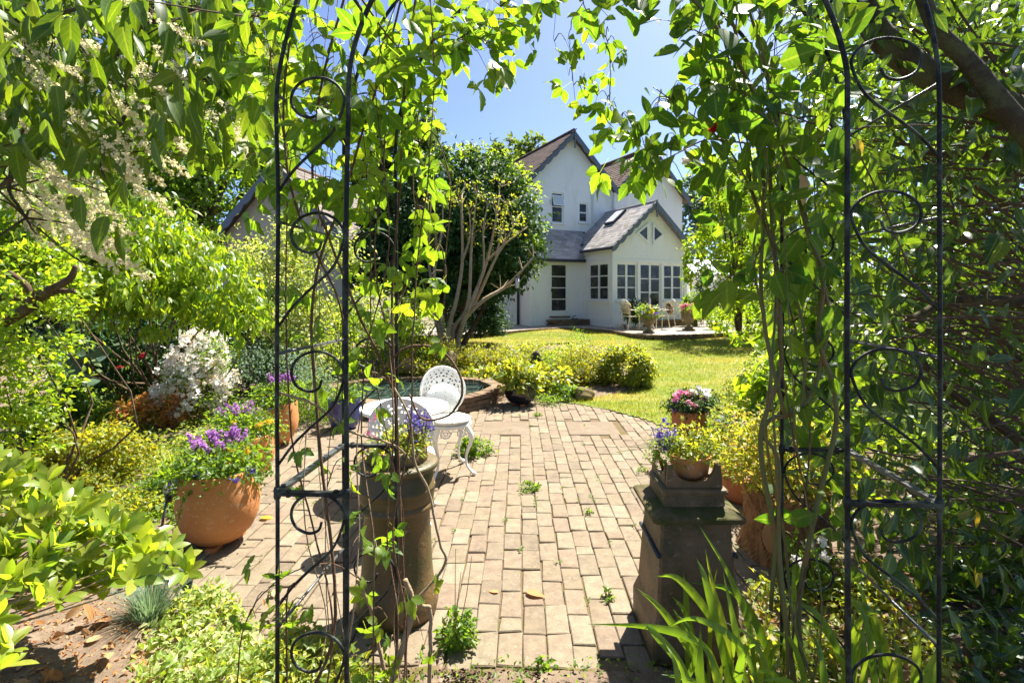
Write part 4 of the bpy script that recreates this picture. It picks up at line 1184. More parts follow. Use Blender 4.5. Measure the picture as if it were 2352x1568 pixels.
hoop(LFi, RFi, 0.0076); hoop(LFo, RFo, 0.0063); hoop(LBi, RBi, 0.0072); hoop(LBo, RBo, 0.0068)

def scroll_part(pin, pout, zc, flip=1.0, rr=0.0047):
    w = np.linalg.norm(pout - pin); d = (pout - pin) / w
    q0 = 0.43 * w; Rh, Rv = 0.37 * w, 0.066
    pts = []
    for th, r in ((-62, .38), (-85, .72), (-110, .93), (-140, 1.0), (-170, 1.0), (160, 1.0), (130, 1.0), (100, 1.0), (70, 1.0), (40, 1.0), (12, 1.03), (-12, 1.07)):
        t = rad(th); pts.append((q0 - Rh * r * math.cos(t), Rv * r * math.sin(t)))
    pts += [(q0 - Rh * .80, -.075), (q0 - Rh * .45, -.118), (w * .55, -.175), (w * .78, -.225), (w - .004, -.285)]
    P = [np.array([*(pin + d * q), zc + z]) for q, z in pts]
    part('scroll', MB().tube(spline(P, 64), rr, 6), M['metal'], arch, True)
for zc in (0.485, 0.915, 1.355, 1.785, 2.205): scroll_part(LFi, LFo, zc)
for zc in (0.47, 0.925, 1.372, 1.838, 2.29): scroll_part(RFi, RFo, zc)
for zc in (0.06, 0.48, 0.91, 1.355, 1.787): scroll_part(LBi, LBo, zc, rr=0.0045)
for zc in (0.06, 0.48, 0.90, 1.37, 1.80, 2.24): scroll_part(RBi, RBo, zc, rr=0.0045)
def bar(a, b, z, w=0.024, h=0.012, m='metal', name='crossbar'):
    a3, b3 = np.array([*a, z]), np.array([*b, z]); d = unit(b3 - a3); s = np.cross([0, 0, 1], d) * w / 2
    V = [a3 - s, a3 + s, b3 + s, b3 - s]
    mb = MB(); mb.add(np.array([v - [0, 0, h] for v in V] + V), [[0, 3, 2, 1], [4, 5, 6, 7], [0, 1, 5, 4], [1, 2, 6, 5], [2, 3, 7, 6], [3, 0, 4, 7]])
    mb.tube([a3 + d * .035 + [0, 0, -.018], a3 + d * .035 + [0, 0, .006]], .008, 6); mb.tube([b3 - d * .035 + [0, 0, -.018], b3 - d * .035 + [0, 0, .006]], .008, 6)
    part(name, mb, M[m], arch)
zb = 0.987
for a, b in ((LFi, LFo), (RFi, RFo), (LBi, LBo), (RBi, RBo)): bar(a, b, zb)
for a, b in ((LFo, LBo), (RFo, RBo)):
    bar(a, b, zb + 0.002, m='grey_rod')
    for z in (0.56, 1.414, 1.825, 2.22):
        part('side_rod', MB().tube([np.array([*a, z]), np.array([*b, z])], 0.0052, 6), M['grey_rod'], arch, True)
for p in (LFi, LFo, RFi, RFo, LBi, RBi):
    part('collar', MB().lathe([(0.0095, -.024), (0.0118, -.016), (0.0108, -.008), (0.0122, .002), (0.0098, .012)], 12, (*p, zb)), M['metal'], arch, True)
# overhead rungs between the two hoops
cF, cB = (LFo + RFo) / 2, (LBo + RBo) / 2
dF, dB = (RFo - LFo) / 2, (RBo - LBo) / 2
for a in (150, 120, 90, 60, 30):
    t = rad(a)
    p = np.array([*(cF + dF * math.cos(t)), 2.17 + np.linalg.norm(dF) * math.sin(t)]); q = np.array([*(cB + dB * math.cos(t)), 2.17 + np.linalg.norm(dB) * math.sin(t)])
    part('top_rod', MB().tube([p, q], 0.0065, 6), M['metal'], arch, True)

# ================================================================ POTS AND STANDS
# round clay chimney pot
cp = thing('chimney_pot', 'tall round brown clay chimney pot used as a planter behind the arch', 'chimney pot', (-0.615, 2.60, 0))
prof = [(.165, 0), (.198, .01), (.206, .05), (.203, .10), (.184, .15), (.176, .22), (.168, .40), (.161, .515), (.168, .52), (.184, .532), (.188, .545), (.183, .556), (.176, .562), (.183, .572), (.188, .60), (.186, .622), (.190, .626), (.190, .636), (.184, .642), (.182, .69), (.176, .702), (.172, .712), (.180, .722), (.203, .73), (.206, .748), (.196, .757), (.163, .760)]
part('body', MB().lathe(prof, 48, (-0.615, 2.60, 0)), M['salt_glaze'], cp, True)
part('neck', MB().lathe([(.150, .757), (.152, .78), (.150, .826), (.140, .83), (.136, .81), (.134, .78), (.0005, .78)], 40, (-0.615, 2.60, 0)), M['grey_clay'], cp, True)
part('soil', MB().lathe([(.1345, .80), (.06, .806), (.0005, .808)], 20, (-0.615, 2.60, 0)), M['soil'], cp)

# square clay chimney pot
sx, sy = 0.785, 2.41
sq = thing('square_chimney_pot', 'square mossy clay chimney pot with scalloped crown holding a small flowerpot', 'chimney pot', (sx, sy, 0))
def square_loft(mb, prof, c, ch=0.012):
    V = []
    for h, z in prof:
        k = h - ch
        V += [(c[0] + x, c[1] + y, z) for x, y in ((-k, -h), (k, -h), (h, -k), (h, k), (k, h), (-k, h), (-h, k), (-h, -k))]
    Q = [[m * 8 + i, m * 8 + (i + 1) % 8, (m + 1) * 8 + (i + 1) % 8, (m + 1) * 8 + i] for m in range(len(prof) - 1) for i in range(8)]
    n = len(prof) - 1
    mb.add(V, Q, None, [[n * 8 + i for i in range(8)]])
mb = MB(); square_loft(mb, [(.203, 0), (.203, .12), (.199, .135), (.180, .19), (.181, .20), (.164, .44), (.163, .465), (.158, .50), (.156, .585)], (sx, sy)); part('body', mb, M['grey_clay'], sq)
mb = MB(); square_loft(mb, [(.157, .586), (.170, .592), (.198, .604), (.202, .612), (.202, .626), (.196, .631), (.15, .650), (.138, .655)], (sx, sy)); part('ledge', mb, M['moss_stone'], sq)
mb = MB(); square_loft(mb, [(.137, .656), (.134, .70), (.133, .706), (.146, .711), (.148, .722), (.144, .730), (.128, .735)], (sx, sy)); part('neck', mb, M['grey_clay'], sq)
mb = MB()
def crown(h, out):
    o = [(-h, .7365), (-h * .93, .838)]
    for a in np.linspace(math.pi, 2 * math.pi, 13): o.append((.096 * math.cos(a), .838 + .080 * math.sin(a)))
    o += [(h * .93, .838), (h, .7365)]
    return o
for ang in range(4):
    c, s = math.cos(ang * math.pi / 2), math.sin(ang * math.pi / 2)
    def fr(V, c=c, s=s):
        V = np.asarray(V, float); y = V[:, 1]
        return np.stack([sx + V[:, 0] * c - y * s, sy + V[:, 0] * s + y * c, V[:, 2]], 1)
    h = 0.126 if ang % 2 == 0 else 0.1035
    mb.prism(crown(h, 1), -.126, -.104, fr)
part('crown', mb, M['grey_clay'], sq)
for z in (.45,):
    for q in (-1, 1):
        part('rib', MB().tube([(sx + q * .170, sy - .165, z), (sx + q * .170, sy + .165, z)], .010, 8), M['lead'], sq, True)

def pot(name, label, c, r_top, r_bulge, r_base, h, m, group=None, tilt=None, feet=True, rim=0.012, soil_drop=0.03):
    t = thing(name, label, 'flower pot', c, group)
    z = lambda f: h * f + (0.03 if feet else 0)
    prof = [(r_base * .7, z(0)), (r_base, z(.01)), (r_base + (r_bulge - r_base) * .55, z(.14)), (r_base + (r_bulge - r_base) * .88, z(.32)), (r_bulge, z(.55)), (r_bulge * .5 + r_top * .5, z(.82)), (r_top, z(.97)), (r_top - .002, z(1)), (r_top - rim, z(1)), (r_top - rim - .004, z(.9)), (r_top - rim - .004, z(.75))]
    part('body', MB().lathe(prof, 48, c), m, t, True)
    part('soil', MB().lathe([(r_top - rim - .004, z(1) - soil_drop), (r_top * .5, z(1) - soil_drop + .01), (.0005, z(1) - soil_drop + .012)], 24, c), M['soil'], t)
    if feet:
        for a in (-1.3, 0.8, 2.9):
            fx, fy = c[0] + r_base * .85 * math.cos(a), c[1] + r_base * .85 * math.sin(a)
            part('foot', MB().box((fx - .03, fy - .045, c[2]), (fx + .03, fy + .045, c[2] + .031)), M['dark_terracotta'], t)
    return t
P1 = np.array([-1.93, 3.30, 0.0]); P2 = np.array([-2.36, 4.40, 0.0]); P3 = np.array([-2.56, 5.45, 0.0])
pot('terracotta_pot', 'large round terracotta pot nearest the camera on clay feet, planted with lavender', P1, .212, .243, .13, .445, M['terracotta'], 'terracotta pots along the left edge of the patio')
pot('terracotta_pot', 'round terracotta pot between two others at the bed edge, mostly hidden by flowers', P2, .235, .245, .11, .37, M['terracotta'], 'terracotta pots along the left edge of the patio')
pot('terracotta_pot', 'deep rounded terracotta pot farthest along the row of three at the bed edge', P3, .19, .205, .10, .42, M['terracotta'], 'terracotta pots along the left edge of the patio')
P4 = np.array([1.89, 5.62, 0.0]); pot('terracotta_pot', 'straight-sided terracotta pot with pink and white flowers beside the lawn', P4, .205, .20, .165, .33, M['dark_terracotta'], feet=False)
P5 = np.array([1.75, 3.98, 0.0]); pot('terracotta_pot', 'terracotta pot of golden leaves standing behind the log planter', P5, .17, .165, .12, .24, M['dark_terracotta'], feet=False)
P6 = np.array([sx + .02, sy + .0, .7365]); pot('flowerpot', 'small terracotta flowerpot sitting in the crown of the square chimney pot', P6, .100, .088, .052, .115, M['terracotta'], feet=False, rim=.008, soil_drop=.008)
P7 = np.array([0.03, 7.42, 0.0]); pot('glazed_bowl', 'dark glossy glazed bowl pot with green leaves at the far edge of the patio', P7, .225, .235, .13, .27, M['dark_glaze'])
P8 = np.array([-2.08, 6.12, 0.0]); pot('blue_pot', 'cobalt blue glazed pot standing by the pond behind the white table', P8, .19, .185, .13, .36, M['blue_glaze'], feet=False)

# hollow log planter
LC = np.array([1.655, 3.17, 0.0])
lg_ = thing('log_planter', 'hollow tree stump planter with furrowed brown bark and a sawn knot', 'planter', LC)
k_ = 150; zs = np.linspace(-.02, .40, 22); A = np.linspace(0, 2 * np.pi, k_, endpoint=False)
rsl = np.random.RandomState(9); V = []
for z in zs:
    fl = .215 + .05 * math.exp(-z / .08) + .015 * (z / .4) ** 3
    wv = .012 * np.sin(A * 3 + 1) + .010 * np.sin(A * 5 + 2 + z * 2)
    wig = A + .09 * np.sin(z * 26 + A * 3) + .05 * np.sin(z * 47 + A * 7)
    rid = .011 * np.abs(np.sin(wig * 17 + 1.2 * np.sin(A * 4))) + .004 * np.sin(wig * 43 + z * 20)
    rr = fl + wv + rid
    V.append(np.stack([LC[0] + rr * np.cos(A), LC[1] + rr * np.sin(A), np.full(k_, z)], 1))
V.append(np.stack([LC[0] + .175 * np.cos(A), LC[1] + .175 * np.sin(A), np.full(k_, .395)], 1)); V.append(np.stack([LC[0] + .165 * np.cos(A), LC[1] + .165 * np.sin(A), np.full(k_, .30)], 1))
n_ = len(V); i = np.arange(k_); j = (i + 1) % k_
mb = MB(); mb.add(np.concatenate(V), np.concatenate([np.stack([i + m * k_, j + m * k_, j + (m + 1) * k_, i + (m + 1) * k_], 1) for m in range(n_ - 1)]))
part('bark', mb, M['log'], lg_)
for (ang, z, r) in ((-2.35, .17, .062), (-1.45, .12, .05)):
    c = LC + np.array([math.cos(ang) * .232, math.sin(ang) * .232, z]); d = np.array([math.cos(ang), math.sin(ang), 0])
    mb = MB(); a2 = np.linspace(0, 2 * np.pi, 20, endpoint=False); u = np.array([-d[1], d[0], 0])
    ring = lambda R_, o: np.array([c + d * o + u * R_ * math.cos(t) * .85 + np.array([0, 0, 1]) * R_ * 1.35 * math.sin(t) for t in a2])
    V = np.concatenate([ring(r * 1.25, -.03), ring(r * 1.05, .012), ring(r, .018)]); i = np.arange(20); j = (i + 1) % 20
    mb.add(V, np.concatenate([np.stack([i + m * 20, j + m * 20, j + (m + 1) * 20, i + (m + 1) * 20], 1) for m in range(2)]), None, [[40 + q for q in range(20)]])
    part('sawn_knot', mb, M['log_cut'], lg_)
part('soil', MB().lathe([(.166, .34), (.1, .35), (.0005, .352)], 20, LC), M['soil'], lg_)

# ================================================================ CAST METAL TABLE AND CHAIRS
def pierced_disc(r_rings, k, holes, name, m, parent, to3, thick):
    V = [to3(np.array([[0, 0]]))[0]]; F4 = []; F3 = []
    A = np.linspace(0, 2 * np.pi, k, endpoint=False)
    for r in r_rings: V += list(to3(np.stack([r * np.cos(A), r * np.sin(A)], 1)))
    for i in range(k): F3.append([0, 1 + i, 1 + (i + 1) % k])
    for m_ in range(len(r_rings) - 1):
        for i in range(k):
            if holes(m_, i): continue
            a, b = 1 + m_ * k, 1 + (m_ + 1) * k
            F4.append([a + i, b + i, b + (i + 1) % k, a + (i + 1) % k])
    me = np_mesh(name, np.array(V), [np.array(F4), np.array(F3)])
    o = link_mesh(name, me, m, parent)
    md = o.modifiers.new('thickness', 'SOLIDIFY'); md.thickness = thick; md.offset = 0
    return o

def cast_leg(mb, x, y, top, s=1.0, r=0.02):
    d = unit(np.array([x, y]))
    P = [(x - d[0] * .03, y - d[1] * .03, top), (x + d[0] * .012, y + d[1] * .012, top - .07), (x + d[0] * .012, y + d[1] * .012, top - .14), (x - d[0] * .03, y - d[1] * .03, top * .42), (x - d[0] * .028, y - d[1] * .028, top * .2), (x + d[0] * .02, y + d[1] * .02, .035), (x + d[0] * .045, y + d[1] * .045, .012)]
    mb.tube(spline(P, 22), [r * 1.25, r * 1.3, r * .9, r * .62, r * .55, r * .7, r * .85], 8)
    mb.lathe([(.001, -.02), (.018, -.012), (.022, 0), (.016, .014), (.001, .02)], 10, (x + d[0] * .045, y + d[1] * .045, .02))

def make_chair(label):
    t = thing('garden_chair', label, 'chair', (0, 0, 0), 'white cast metal chairs at the round table')
    RR = [.03, .045, .06, .075, .09, .105, .12, .135, .15, .162, .174, .186, .198, .21]
    def holes(m_, i):
        if m_ == 1: return i % 6 in (1, 2)
        if m_ == 3: return i % 8 in (2, 3, 4)
        if m_ == 4: return i % 8 in (3,)
        if m_ == 6: return i % 6 in (1, 2, 4)
        if m_ == 8: return i % 4 in (1, 2)
        if m_ == 10: return i % 3 == 1
        return False
    def back3(p):
        p = np.asarray(p, float); return np.stack([p[:, 0], -.205 - .15 * p[:, 1] - .06 - p[:, 0] ** 2 * -1.2, .69 + p[:, 1] * 1.02], 1)
    pierced_disc(RR, 72, holes, 'backrest', M['white_paint'], t, back3, .012)
    A = np.linspace(0, 2 * np.pi, 49)
    part('back_rim', MB().tube(back3(np.stack([.212 * np.cos(A), .212 * np.sin(A)], 1)), .010, 8, False), M['white_paint'], t, True, True)
    part('seat', MB().lathe([(.0005, .43), (.19, .43), (.205, .425), (.208, .44), (.195, .452), (.0005, .45)], 36), M['white_paint'], t, True, True)
    # pierced apron: scroll rings under the seat
    for k in range(8):
        a = k * math.pi / 4 + .39; c = np.array([.185 * math.cos(a), .185 * math.sin(a), .385]); u = np.array([-math.sin(a), math.cos(a), 0])
        mb = MB(); T = np.linspace(0, 2 * np.pi, 17)
        mb.tube([c + u * .042 * math.cos(q) + np.array([0, 0, .038 * math.sin(q)]) for q in T], .007, 6, False)
        mb.tube([c + u * .018 * math.cos(q) + np.array([0, 0, .016 * math.sin(q)]) for q in T], .006, 6, False)
        part('apron_scroll', mb, M['white_paint'], t, True, True)
    for x, y in ((.15, .15), (-.15, .15), (.15, -.15), (-.15, -.15)):
        mb = MB(); cast_leg(mb, x, y, .43); part('leg', mb, M['white_paint'], t, True, True)
    return t
chair = make_chair('white cast metal garden chair with its pierced round back turned to the camera')
chair.location = (-0.81, 3.68, 0); chair.rotation_euler = (0, 0, rad(4))
c2 = copy_tree(chair); c2['label'] = 'white cast metal garden chair with sprigged cushions between table and pond'
c2.location = (-0.63, 4.62, 0); c2.rotation_euler = (0, 0, rad(180 + 22))

tb = thing('garden_table', 'small round white cast metal table with pierced top between two matching chairs', 'table', (-0.95, 4.28, 0))
pierced_disc([.03, .06, .08, .10, .13, .15, .17, .20, .22, .24, .27, .29, .31, .335, .355], 72, lambda m_, i: (m_ in (1, 4, 7, 10) and i % 4 == 1) or (m_ in (2, 5, 8, 11) and i % 6 == 3) or (m_ == 12 and i % 3 == 1), 'table_top', M['white_paint'], tb, lambda p: np.stack([p[:, 0], p[:, 1], np.full(len(p), .655)], 1), .012)
part('rim', MB().lathe([(.350, .64), (.362, .635), (.368, .65), (.362, .665), (.350, .662)], 48), M['white_paint'], tb, True, True)
for k in range(3):
    a = k * 2.094 + .5; mb = MB(); cast_leg(mb, .2 * math.cos(a), .2 * math.sin(a), .64, r=.022); part('leg', mb, M['white_paint'], tb, True, True)
part('shelf', MB().lathe([(.0005, .25), (.15, .25), (.155, .26), (.0005, .265)], 24), M['white_paint'], tb, True, True)

def cushion_mb(c, rx, ry, h, rot, wob=.06, seed=0):
    rs_ = np.random.RandomState(seed); nu, nv = 36, 14; V = []
    for v in np.linspace(-math.pi / 2, math.pi / 2, nv):
        for u in np.linspace(0, 2 * np.pi, nu, endpoint=False):
            cu = math.copysign(abs(math.cos(v)) ** .55, 1); R_ = 1 + wob * math.sin(u * 9 + seed) * math.cos(v) * .5
            V.append((rx * cu * math.cos(u) * R_, ry * cu * math.sin(u) * R_, h * math.copysign(abs(math.sin(v)) ** .8, v)))
    V = np.array(V); i = np.arange(nu); j = (i + 1) % nu
    Q = np.concatenate([np.stack([i + m * nu, j + m * nu, j + (m + 1) * nu, i + (m + 1) * nu], 1) for m in range(nv - 1)])
    V = V @ np.array(Matrix.Rotation(rot[0], 3, 'X').transposed()) if rot[0] else V
    V = rotz(V, rot[1]) + np.asarray(c)
    return MB().add(V, Q)
solo('seat_cushion', cushion_mb((-.63, 4.60, .482), .20, .20, .028, (0, 0), .02), M['cushion'], 'round white sprigged seat pad on the chair nearer the pond', 'cushion', (-.63, 4.60, .45), None, True)
solo('back_cushion', cushion_mb((-.70, 4.75, .62), .165, .15, .06, (rad(72), rad(22)), .05, 2), M['cushion'], 'ruffled white sprigged cushion leaning on the pierced chair back by the pond', 'cushion', (-.70, 4.75, .5), None, True)
solo('seat_cushion', cushion_mb((-.80, 3.62, .482), .20, .20, .028, (0, 0), .02), M['cushion'], 'round white sprigged seat pad on the chair with its back to the camera', 'cushion', (-.80, 3.62, .45), None, True)

# ================================================================ TERRACE FURNITURE AND URNS
def make_terrace_chair(label):
    t = thing('terrace_chair', label, 'chair', (0, 0, 0), 'cream metal chairs on the terrace')
    for x in (-.21, .21):
        mb = MB(); mb.tube(spline([(x, .22, 0), (x, .20, .45), (x * 1.05, .16, .62), (x * 1.1, -.1, .66), (x, -.2, .66)], 14), .014, 6); part('leg', mb, M['cream_metal'], t, True, True)
        mb = MB(); mb.tube(spline([(x * 1.05, -.28, 0), (x, -.2, .45), (x, -.25, .92)], 10), .014, 6); part('leg', mb, M['cream_metal'], t, True, True)
    mb = MB()
    for k in range(9): mb.box((-.21 + k * .05, -.2, .44), (-.19 + k * .05, .2, .452))
    part('seat', mb, M['cream_metal'], t, False, True)
    mb = MB(); mb.tube(spline([(-.21, -.25, .9), (-.1, -.26, .97), (0, -.262, .985), (.1, -.26, .97), (.21, -.25, .9)], 14), .014, 6)
    mb.tube([(-.21, -.225, .56), (.21, -.225, .56)], .01, 6)
    part('back_frame', mb, M['cream_metal'], t, True, True)
    mb = MB()
    for k in range(-3, 4):
        mb.tube(spline([(k * .06, -.225, .56), (k * .05 + .02, -.24, .75), (k * .052, -.255, .965)], 8), .006, 5)
    part('back_lattice', mb, M['cream_metal'], t, True, True)
    return t
tc = make_terrace_chair('cream metal terrace chair with a patterned cushion, turned towards the glazed doors')
c = pt(1447, 757, 16.6); tc.location = (c[0], c[1], tz); tc.rotation_euler = (0, 0, rad(-62))
tc2 = copy_tree(tc); tc2['label'] = 'cream metal terrace chair with a cushioned back, standing between the two stone urns'
d_ = pt(1528, 757, 16.9); tc2.location = (d_[0], d_[1], tz); tc2.rotation_euler = (0, 0, rad(100))
tt = thing('terrace_table', 'round cream metal terrace table between two cushioned chairs', 'table', ((c[0] + d_[0]) / 2, 16.9, tz))
tx, ty = tt.location.x, 16.9
part('table_top', MB().lathe([(.0005, .70), (.40, .70), (.42, .71), (.42, .725), (.0005, .73)], 28, (tx, ty, tz)), M['cream_metal'], tt)
for k in range(4):
    a = k * 1.571 + .4; part('leg', MB().tube(spline([(tx + .1 * math.cos(a), ty + .1 * math.sin(a), tz + .7), (tx + .14 * math.cos(a), ty + .14 * math.sin(a), tz + .3), (tx + .34 * math.cos(a), ty + .34 * math.sin(a), tz)], 10), .014, 6), M['cream_metal'], tt, True)
fwd = np.array([math.cos(rad(28)), math.sin(rad(28)), 0])
solo('chair_cushion', cushion_mb((c[0] - .13 * fwd[0], c[1] - .13 * fwd[1], tz + .69), .2, .2, .06, (rad(78), rad(-62)), .02, 4), M['pattern_cushion'], 'brown patterned cushion on the terrace chair facing the french doors', 'cushion', (c[0], c[1], tz + .5), None, True)
solo('chair_cushion', cushion_mb((d_[0] + .13, d_[1] - .02, tz + .69), .2, .2, .06, (rad(78), rad(100)), .02, 5), M['pattern_cushion'], 'brown patterned cushion on the terrace chair between the urns', 'cushion', (d_[0], d_[1], tz + .5), None, True)

def urn(label, c, s):
    t = thing('stone_urn', label, 'urn', c, 'stone urns of flowers on the terrace')
    part('plinth', MB().box((c[0] - .15 * s, c[1] - .15 * s, c[2]), (c[0] + .15 * s, c[1] + .15 * s, c[2] + .045 * s)), M['urn_stone'], t)
    pr = [(.13, .046), (.12, .07), (.06, .11), (.05, .16), (.07, .185), (.06, .2), (.13, .25), (.20, .33), (.225, .42), (.215, .46), (.235, .50), (.25, .515), (.25, .53), (.21, .535), (.2, .50), (.0005, .50)]
    part('bowl', MB().lathe([(r * s, z * s) for r, z in pr], 28, c), M['urn_stone'], t, True)
    return t
U1 = pt(1490, 764, 15.45); U1[2] = tz; U2 = pt(1582, 756, 16.6); U2[2] = tz
urn('mossy stone goblet urn of yellow and violet flowers in front of the terrace table', U1, 1.0)
urn('mossy stone goblet urn crowned with bright pink flowers at the terrace edge', U2, 1.1)

# ================================================================ ORNAMENTS
def ornament_owl(c, s):
    t = thing('owl_statue', 'dark stone owl statue with pricked ear tufts among the azaleas by the pond', 'statue', c)
    part('body', MB().lathe([(.05, 0), (.075, .02), (.085, .12), (.08, .19), (.065, .225), (.078, .25), (.08, .29), (.065, .325), (.001, .34)], 20, c), M['dark_stone'], t, True)
    for q in (-1, 1):
        part('ear_tuft', MB().lathe([(.025, 0), (.015, .035), (.001, .06)], 8, (c[0] + q * .05, c[1], c[2] + .305)), M['dark_stone'], t, True)
        part('eye', MB().lathe([(.001, -.018), (.016, -.008), (.016, .008), (.001, .018)], 10, (c[0] + q * .03, c[1] - .075, c[2] + .275)), M['pale_stone'], t, True)
    mb = MB(); mb.lathe([(.012, 0), (.001, .03)], 6, (c[0], c[1] - .082, c[2] + .235)); part('beak', mb, M['dark_stone'], t)
    return t
g = gp(1034, 872); ornament_owl(g, 1)
def rock(name, label, c, r, m, seed):
    rs_ = np.random.RandomState(seed); bm = bmesh.new(); bmesh.ops.create_icosphere(bm, subdivisions=3, radius=1.0)
    for v in bm.verts:
        q = v.co; f = 1 + .16 * math.sin(q.x * 3 + seed) + .12 * math.sin(q.y * 4 + q.z * 3 + seed * 2) + rs_.uniform(-.03, .03)
        v.co = Vector((q.x * f * r[0], q.y * f * r[1], max(q.z * f, -.5) * r[2]))
    me = bpy.data.meshes.new(name); bm.to_mesh(me); bm.free()
    me.polygons.foreach_set('use_smooth', [True] * len(me.polygons))
    o = link_mesh(name, me, m); o.location = tuple(c); o['label'] = label; o['category'] = 'stone'
    return o
g = gp(1342, 918); rock('boulder', 'mossy brown boulder where the lawn meets the azalea bed', (g[0], g[1], g[2] + .07), (.17, .12, .11), M['moss_rock'], 3)
g = gp(1285, 896); rock('speckled_stone', 'white speckled stone lying among leaves near the dark glazed bowl', (g[0], g[1], g[2] + .10), (.13, .07, .07), M['pale_stone'], 5)
g = gp(1240, 858); rock('standing_stone', 'dark upright garden stone between the yellow azaleas', (g[0] - .1, g[1], g[2] + .16), (.14, .08, .26), M['dark_stone'], 7)
g = np.array([-1.9, 8.9, 0.1]); rock('pond_rock', 'flat brown rock heaped behind the pond under the arch scrolls', (g[0], g[1], .30), (.30, .2, .14), M['moss_rock'], 8)
rock('pond_rock', 'pointed brown rock behind the pond to the right of a flat one', (-1.25, 9.0, .36), (.16, .14, .22), M['moss_rock'], 12)

# glass globe lamps on spikes
glob = bpy.data.materials.new('crackled_glass'); nt, n, l, out = nodes_of(glob)
gb = n.new('ShaderNodeBsdfPrincipled'); gb.inputs['Base Color'].default_value = (.8, .84, .85, 1); gb.inputs['Roughness'].default_value = .08; gb.inputs['Transmission Weight'].default_value = .75; gb.inputs['IOR'].default_value = 1.35
bn = n.new('ShaderNodeBump'); bn.inputs['Strength'].default_value = .9; bn.inputs['Distance'].default_value = .01
vo = n.new('ShaderNodeTexVoronoi'); vo.inputs['Scale'].default_value = 60; vo.feature = 'DISTANCE_TO_EDGE'; l.new(vo.outputs[0], bn.inputs['Height']); l.new(bn.outputs[0], gb.inputs['Normal']); l.new(gb.outputs[0], out.inputs[0])
def globe(label, c, r, tilt):
    t = thing('globe_light', label, 'garden light', c)
    top = np.array([c[0] + tilt[0], c[1] + tilt[1], c[2] + tilt[2]])
    part('stake', MB().tube([c - np.array([0, 0, .03]), c * .25 + top * .75], .009, 6), M['grey_rod'], t, True)
    part('cap', MB().lathe([(.018, -r - .05), (.024, -r - .02), (.03, -r + .012)], 12, top), M['black_pipe'], t, True)
    part('globe', MB().lathe([(.001, -r), (r * .5, -r * .87), (r * .87, -r * .5), (r, 0), (r * .87, r * .5), (r * .5, r * .87), (.001, r)], 24, top), glob, t, True)
g = np.array([-1.77, 2.72, 0.0]); globe('round crackled glass globe light low in the bed beside the big terracotta pot', g, .052, (.02, -.02, .13))
g = np.array([-2.35, 3.35, 0.02]); globe('small glass globe light on a thin stake behind the yellow-green shrub', g, .036, (.05, .02, .30))

# ginger and white cat asleep on the terrace
cx0 = pt(1408, 752, 17.45)
cat = bpy.data.meshes.new('cat'); cbm = bmesh.new()
cv = [(0, 0, .07), (.16, .01, .075), (.30, .0, .075), (.36, -.03, .085), (.42, -.06, .08), (-.10, .02, .06), (-.2, -.02, .035), (-.32, -.08, .025), (.24, -.10, .03), (.34, -.16, .02), (.03, -.1, .03), (.0, -.2, .02), (.30, -.08, .03), (.42, -.14, .02), (.08, -.12, .03), (.10, -.22, .02), (.39, -.02, .135), (.42, -.075, .135)]
ce = [(0, 1), (1, 2), (2, 3), (3, 4), (0, 5), (5, 6), (6, 7), (2, 8), (8, 9), (0, 10), (10, 11), (2, 12), (12, 13), (0, 14), (14, 15), (3, 16), (4, 17)]
cr_ = [.085, .085, .08, .065, .04, .075, .025, .014, .03, .018, .035, .018, .03, .018, .035, .018, .012, .012]
cat.from_pydata(cv, ce, []); cat.update()
co = link_mesh('cat', cat, M['fur']); co.location = (cx0[0], cx0[1], tz); co.rotation_euler = (0, 0, rad(8))
co['label'] = 'ginger and white cat asleep on the terrace beside the house corner'; co['category'] = 'cat'
md = co.modifiers.new('skin', 'SKIN'); md.use_smooth_shade = True
for v, r in zip(cat.skin_vertices[0].data, cr_): v.radius = (r, r)
cat.skin_vertices[0].data[0].use_root = True
md = co.modifiers.new('sub', 'SUBSURF'); md.levels = 1; md.render_levels = 1

# ================================================================ PLANTING
def B(x, y, Y, rx, rz, ry=None):
    """ellipsoid seen at (x, y), depth Y, radii given in picture units"""
    c = pt(x, y, Y); k = Y / F
    return (c[0], c[1], c[2], rx * k, (ry if ry is not None else rx) * k, rz * k)

def stems_mb(base, n, h, spread, r, seed=0, lean=0.0):
    rs_ = np.random.RandomState(seed); mb = MB(); base = np.asarray(base, float)
    for i in range(n):
        a = rs_.uniform(0, 6.28); q = rs_.uniform(.3, 1) * spread
        p = base + np.array([math.cos(a) * q * .15, math.sin(a) * q * .15, -.02]); e = base + np.array([math.cos(a) * q, math.sin(a) * q, h * rs_.uniform(.7, 1)])
        mb.tube(spline([p, p * .5 + e * .5 + np.array([0, 0, h * .12]), e], 6), [r, r * .5], 5)
    return mb

def bush(name, label, cat, base, blobs, n, size, m, tm=None, flowers=(), stems=8, stem_r=.008, stem_m='bark', droop=.2, clumps=40, spread=.2, shell=.5, group=None, seed=1, floor=None, rand=.7):
    base = np.asarray(base, float)
    t = thing(name, label, cat, base, group)
    top = max(b[2] for b in blobs) - base[2]; wd = max(b[3] for b in blobs) * .8
    if stems: part('stems', stems_mb(base, stems, max(top, .03), wd, stem_r, seed), M[stem_m], t)
    mass('foliage', t, blobs, n, size, M[m], tm, clumps, spread, shell, droop, seed, floor=base[2] + .005 if floor is None else floor, rand=rand)
    for i, (fb, fn, fs, fm, ft) in enumerate(flowers):
        mass('blossoms', t, fb, fn, fs, M[fm], ft or T_FLOWER, max(6, fn // 12), .12, .8, -.4, seed + 31 + i, rand=.5)
    return t

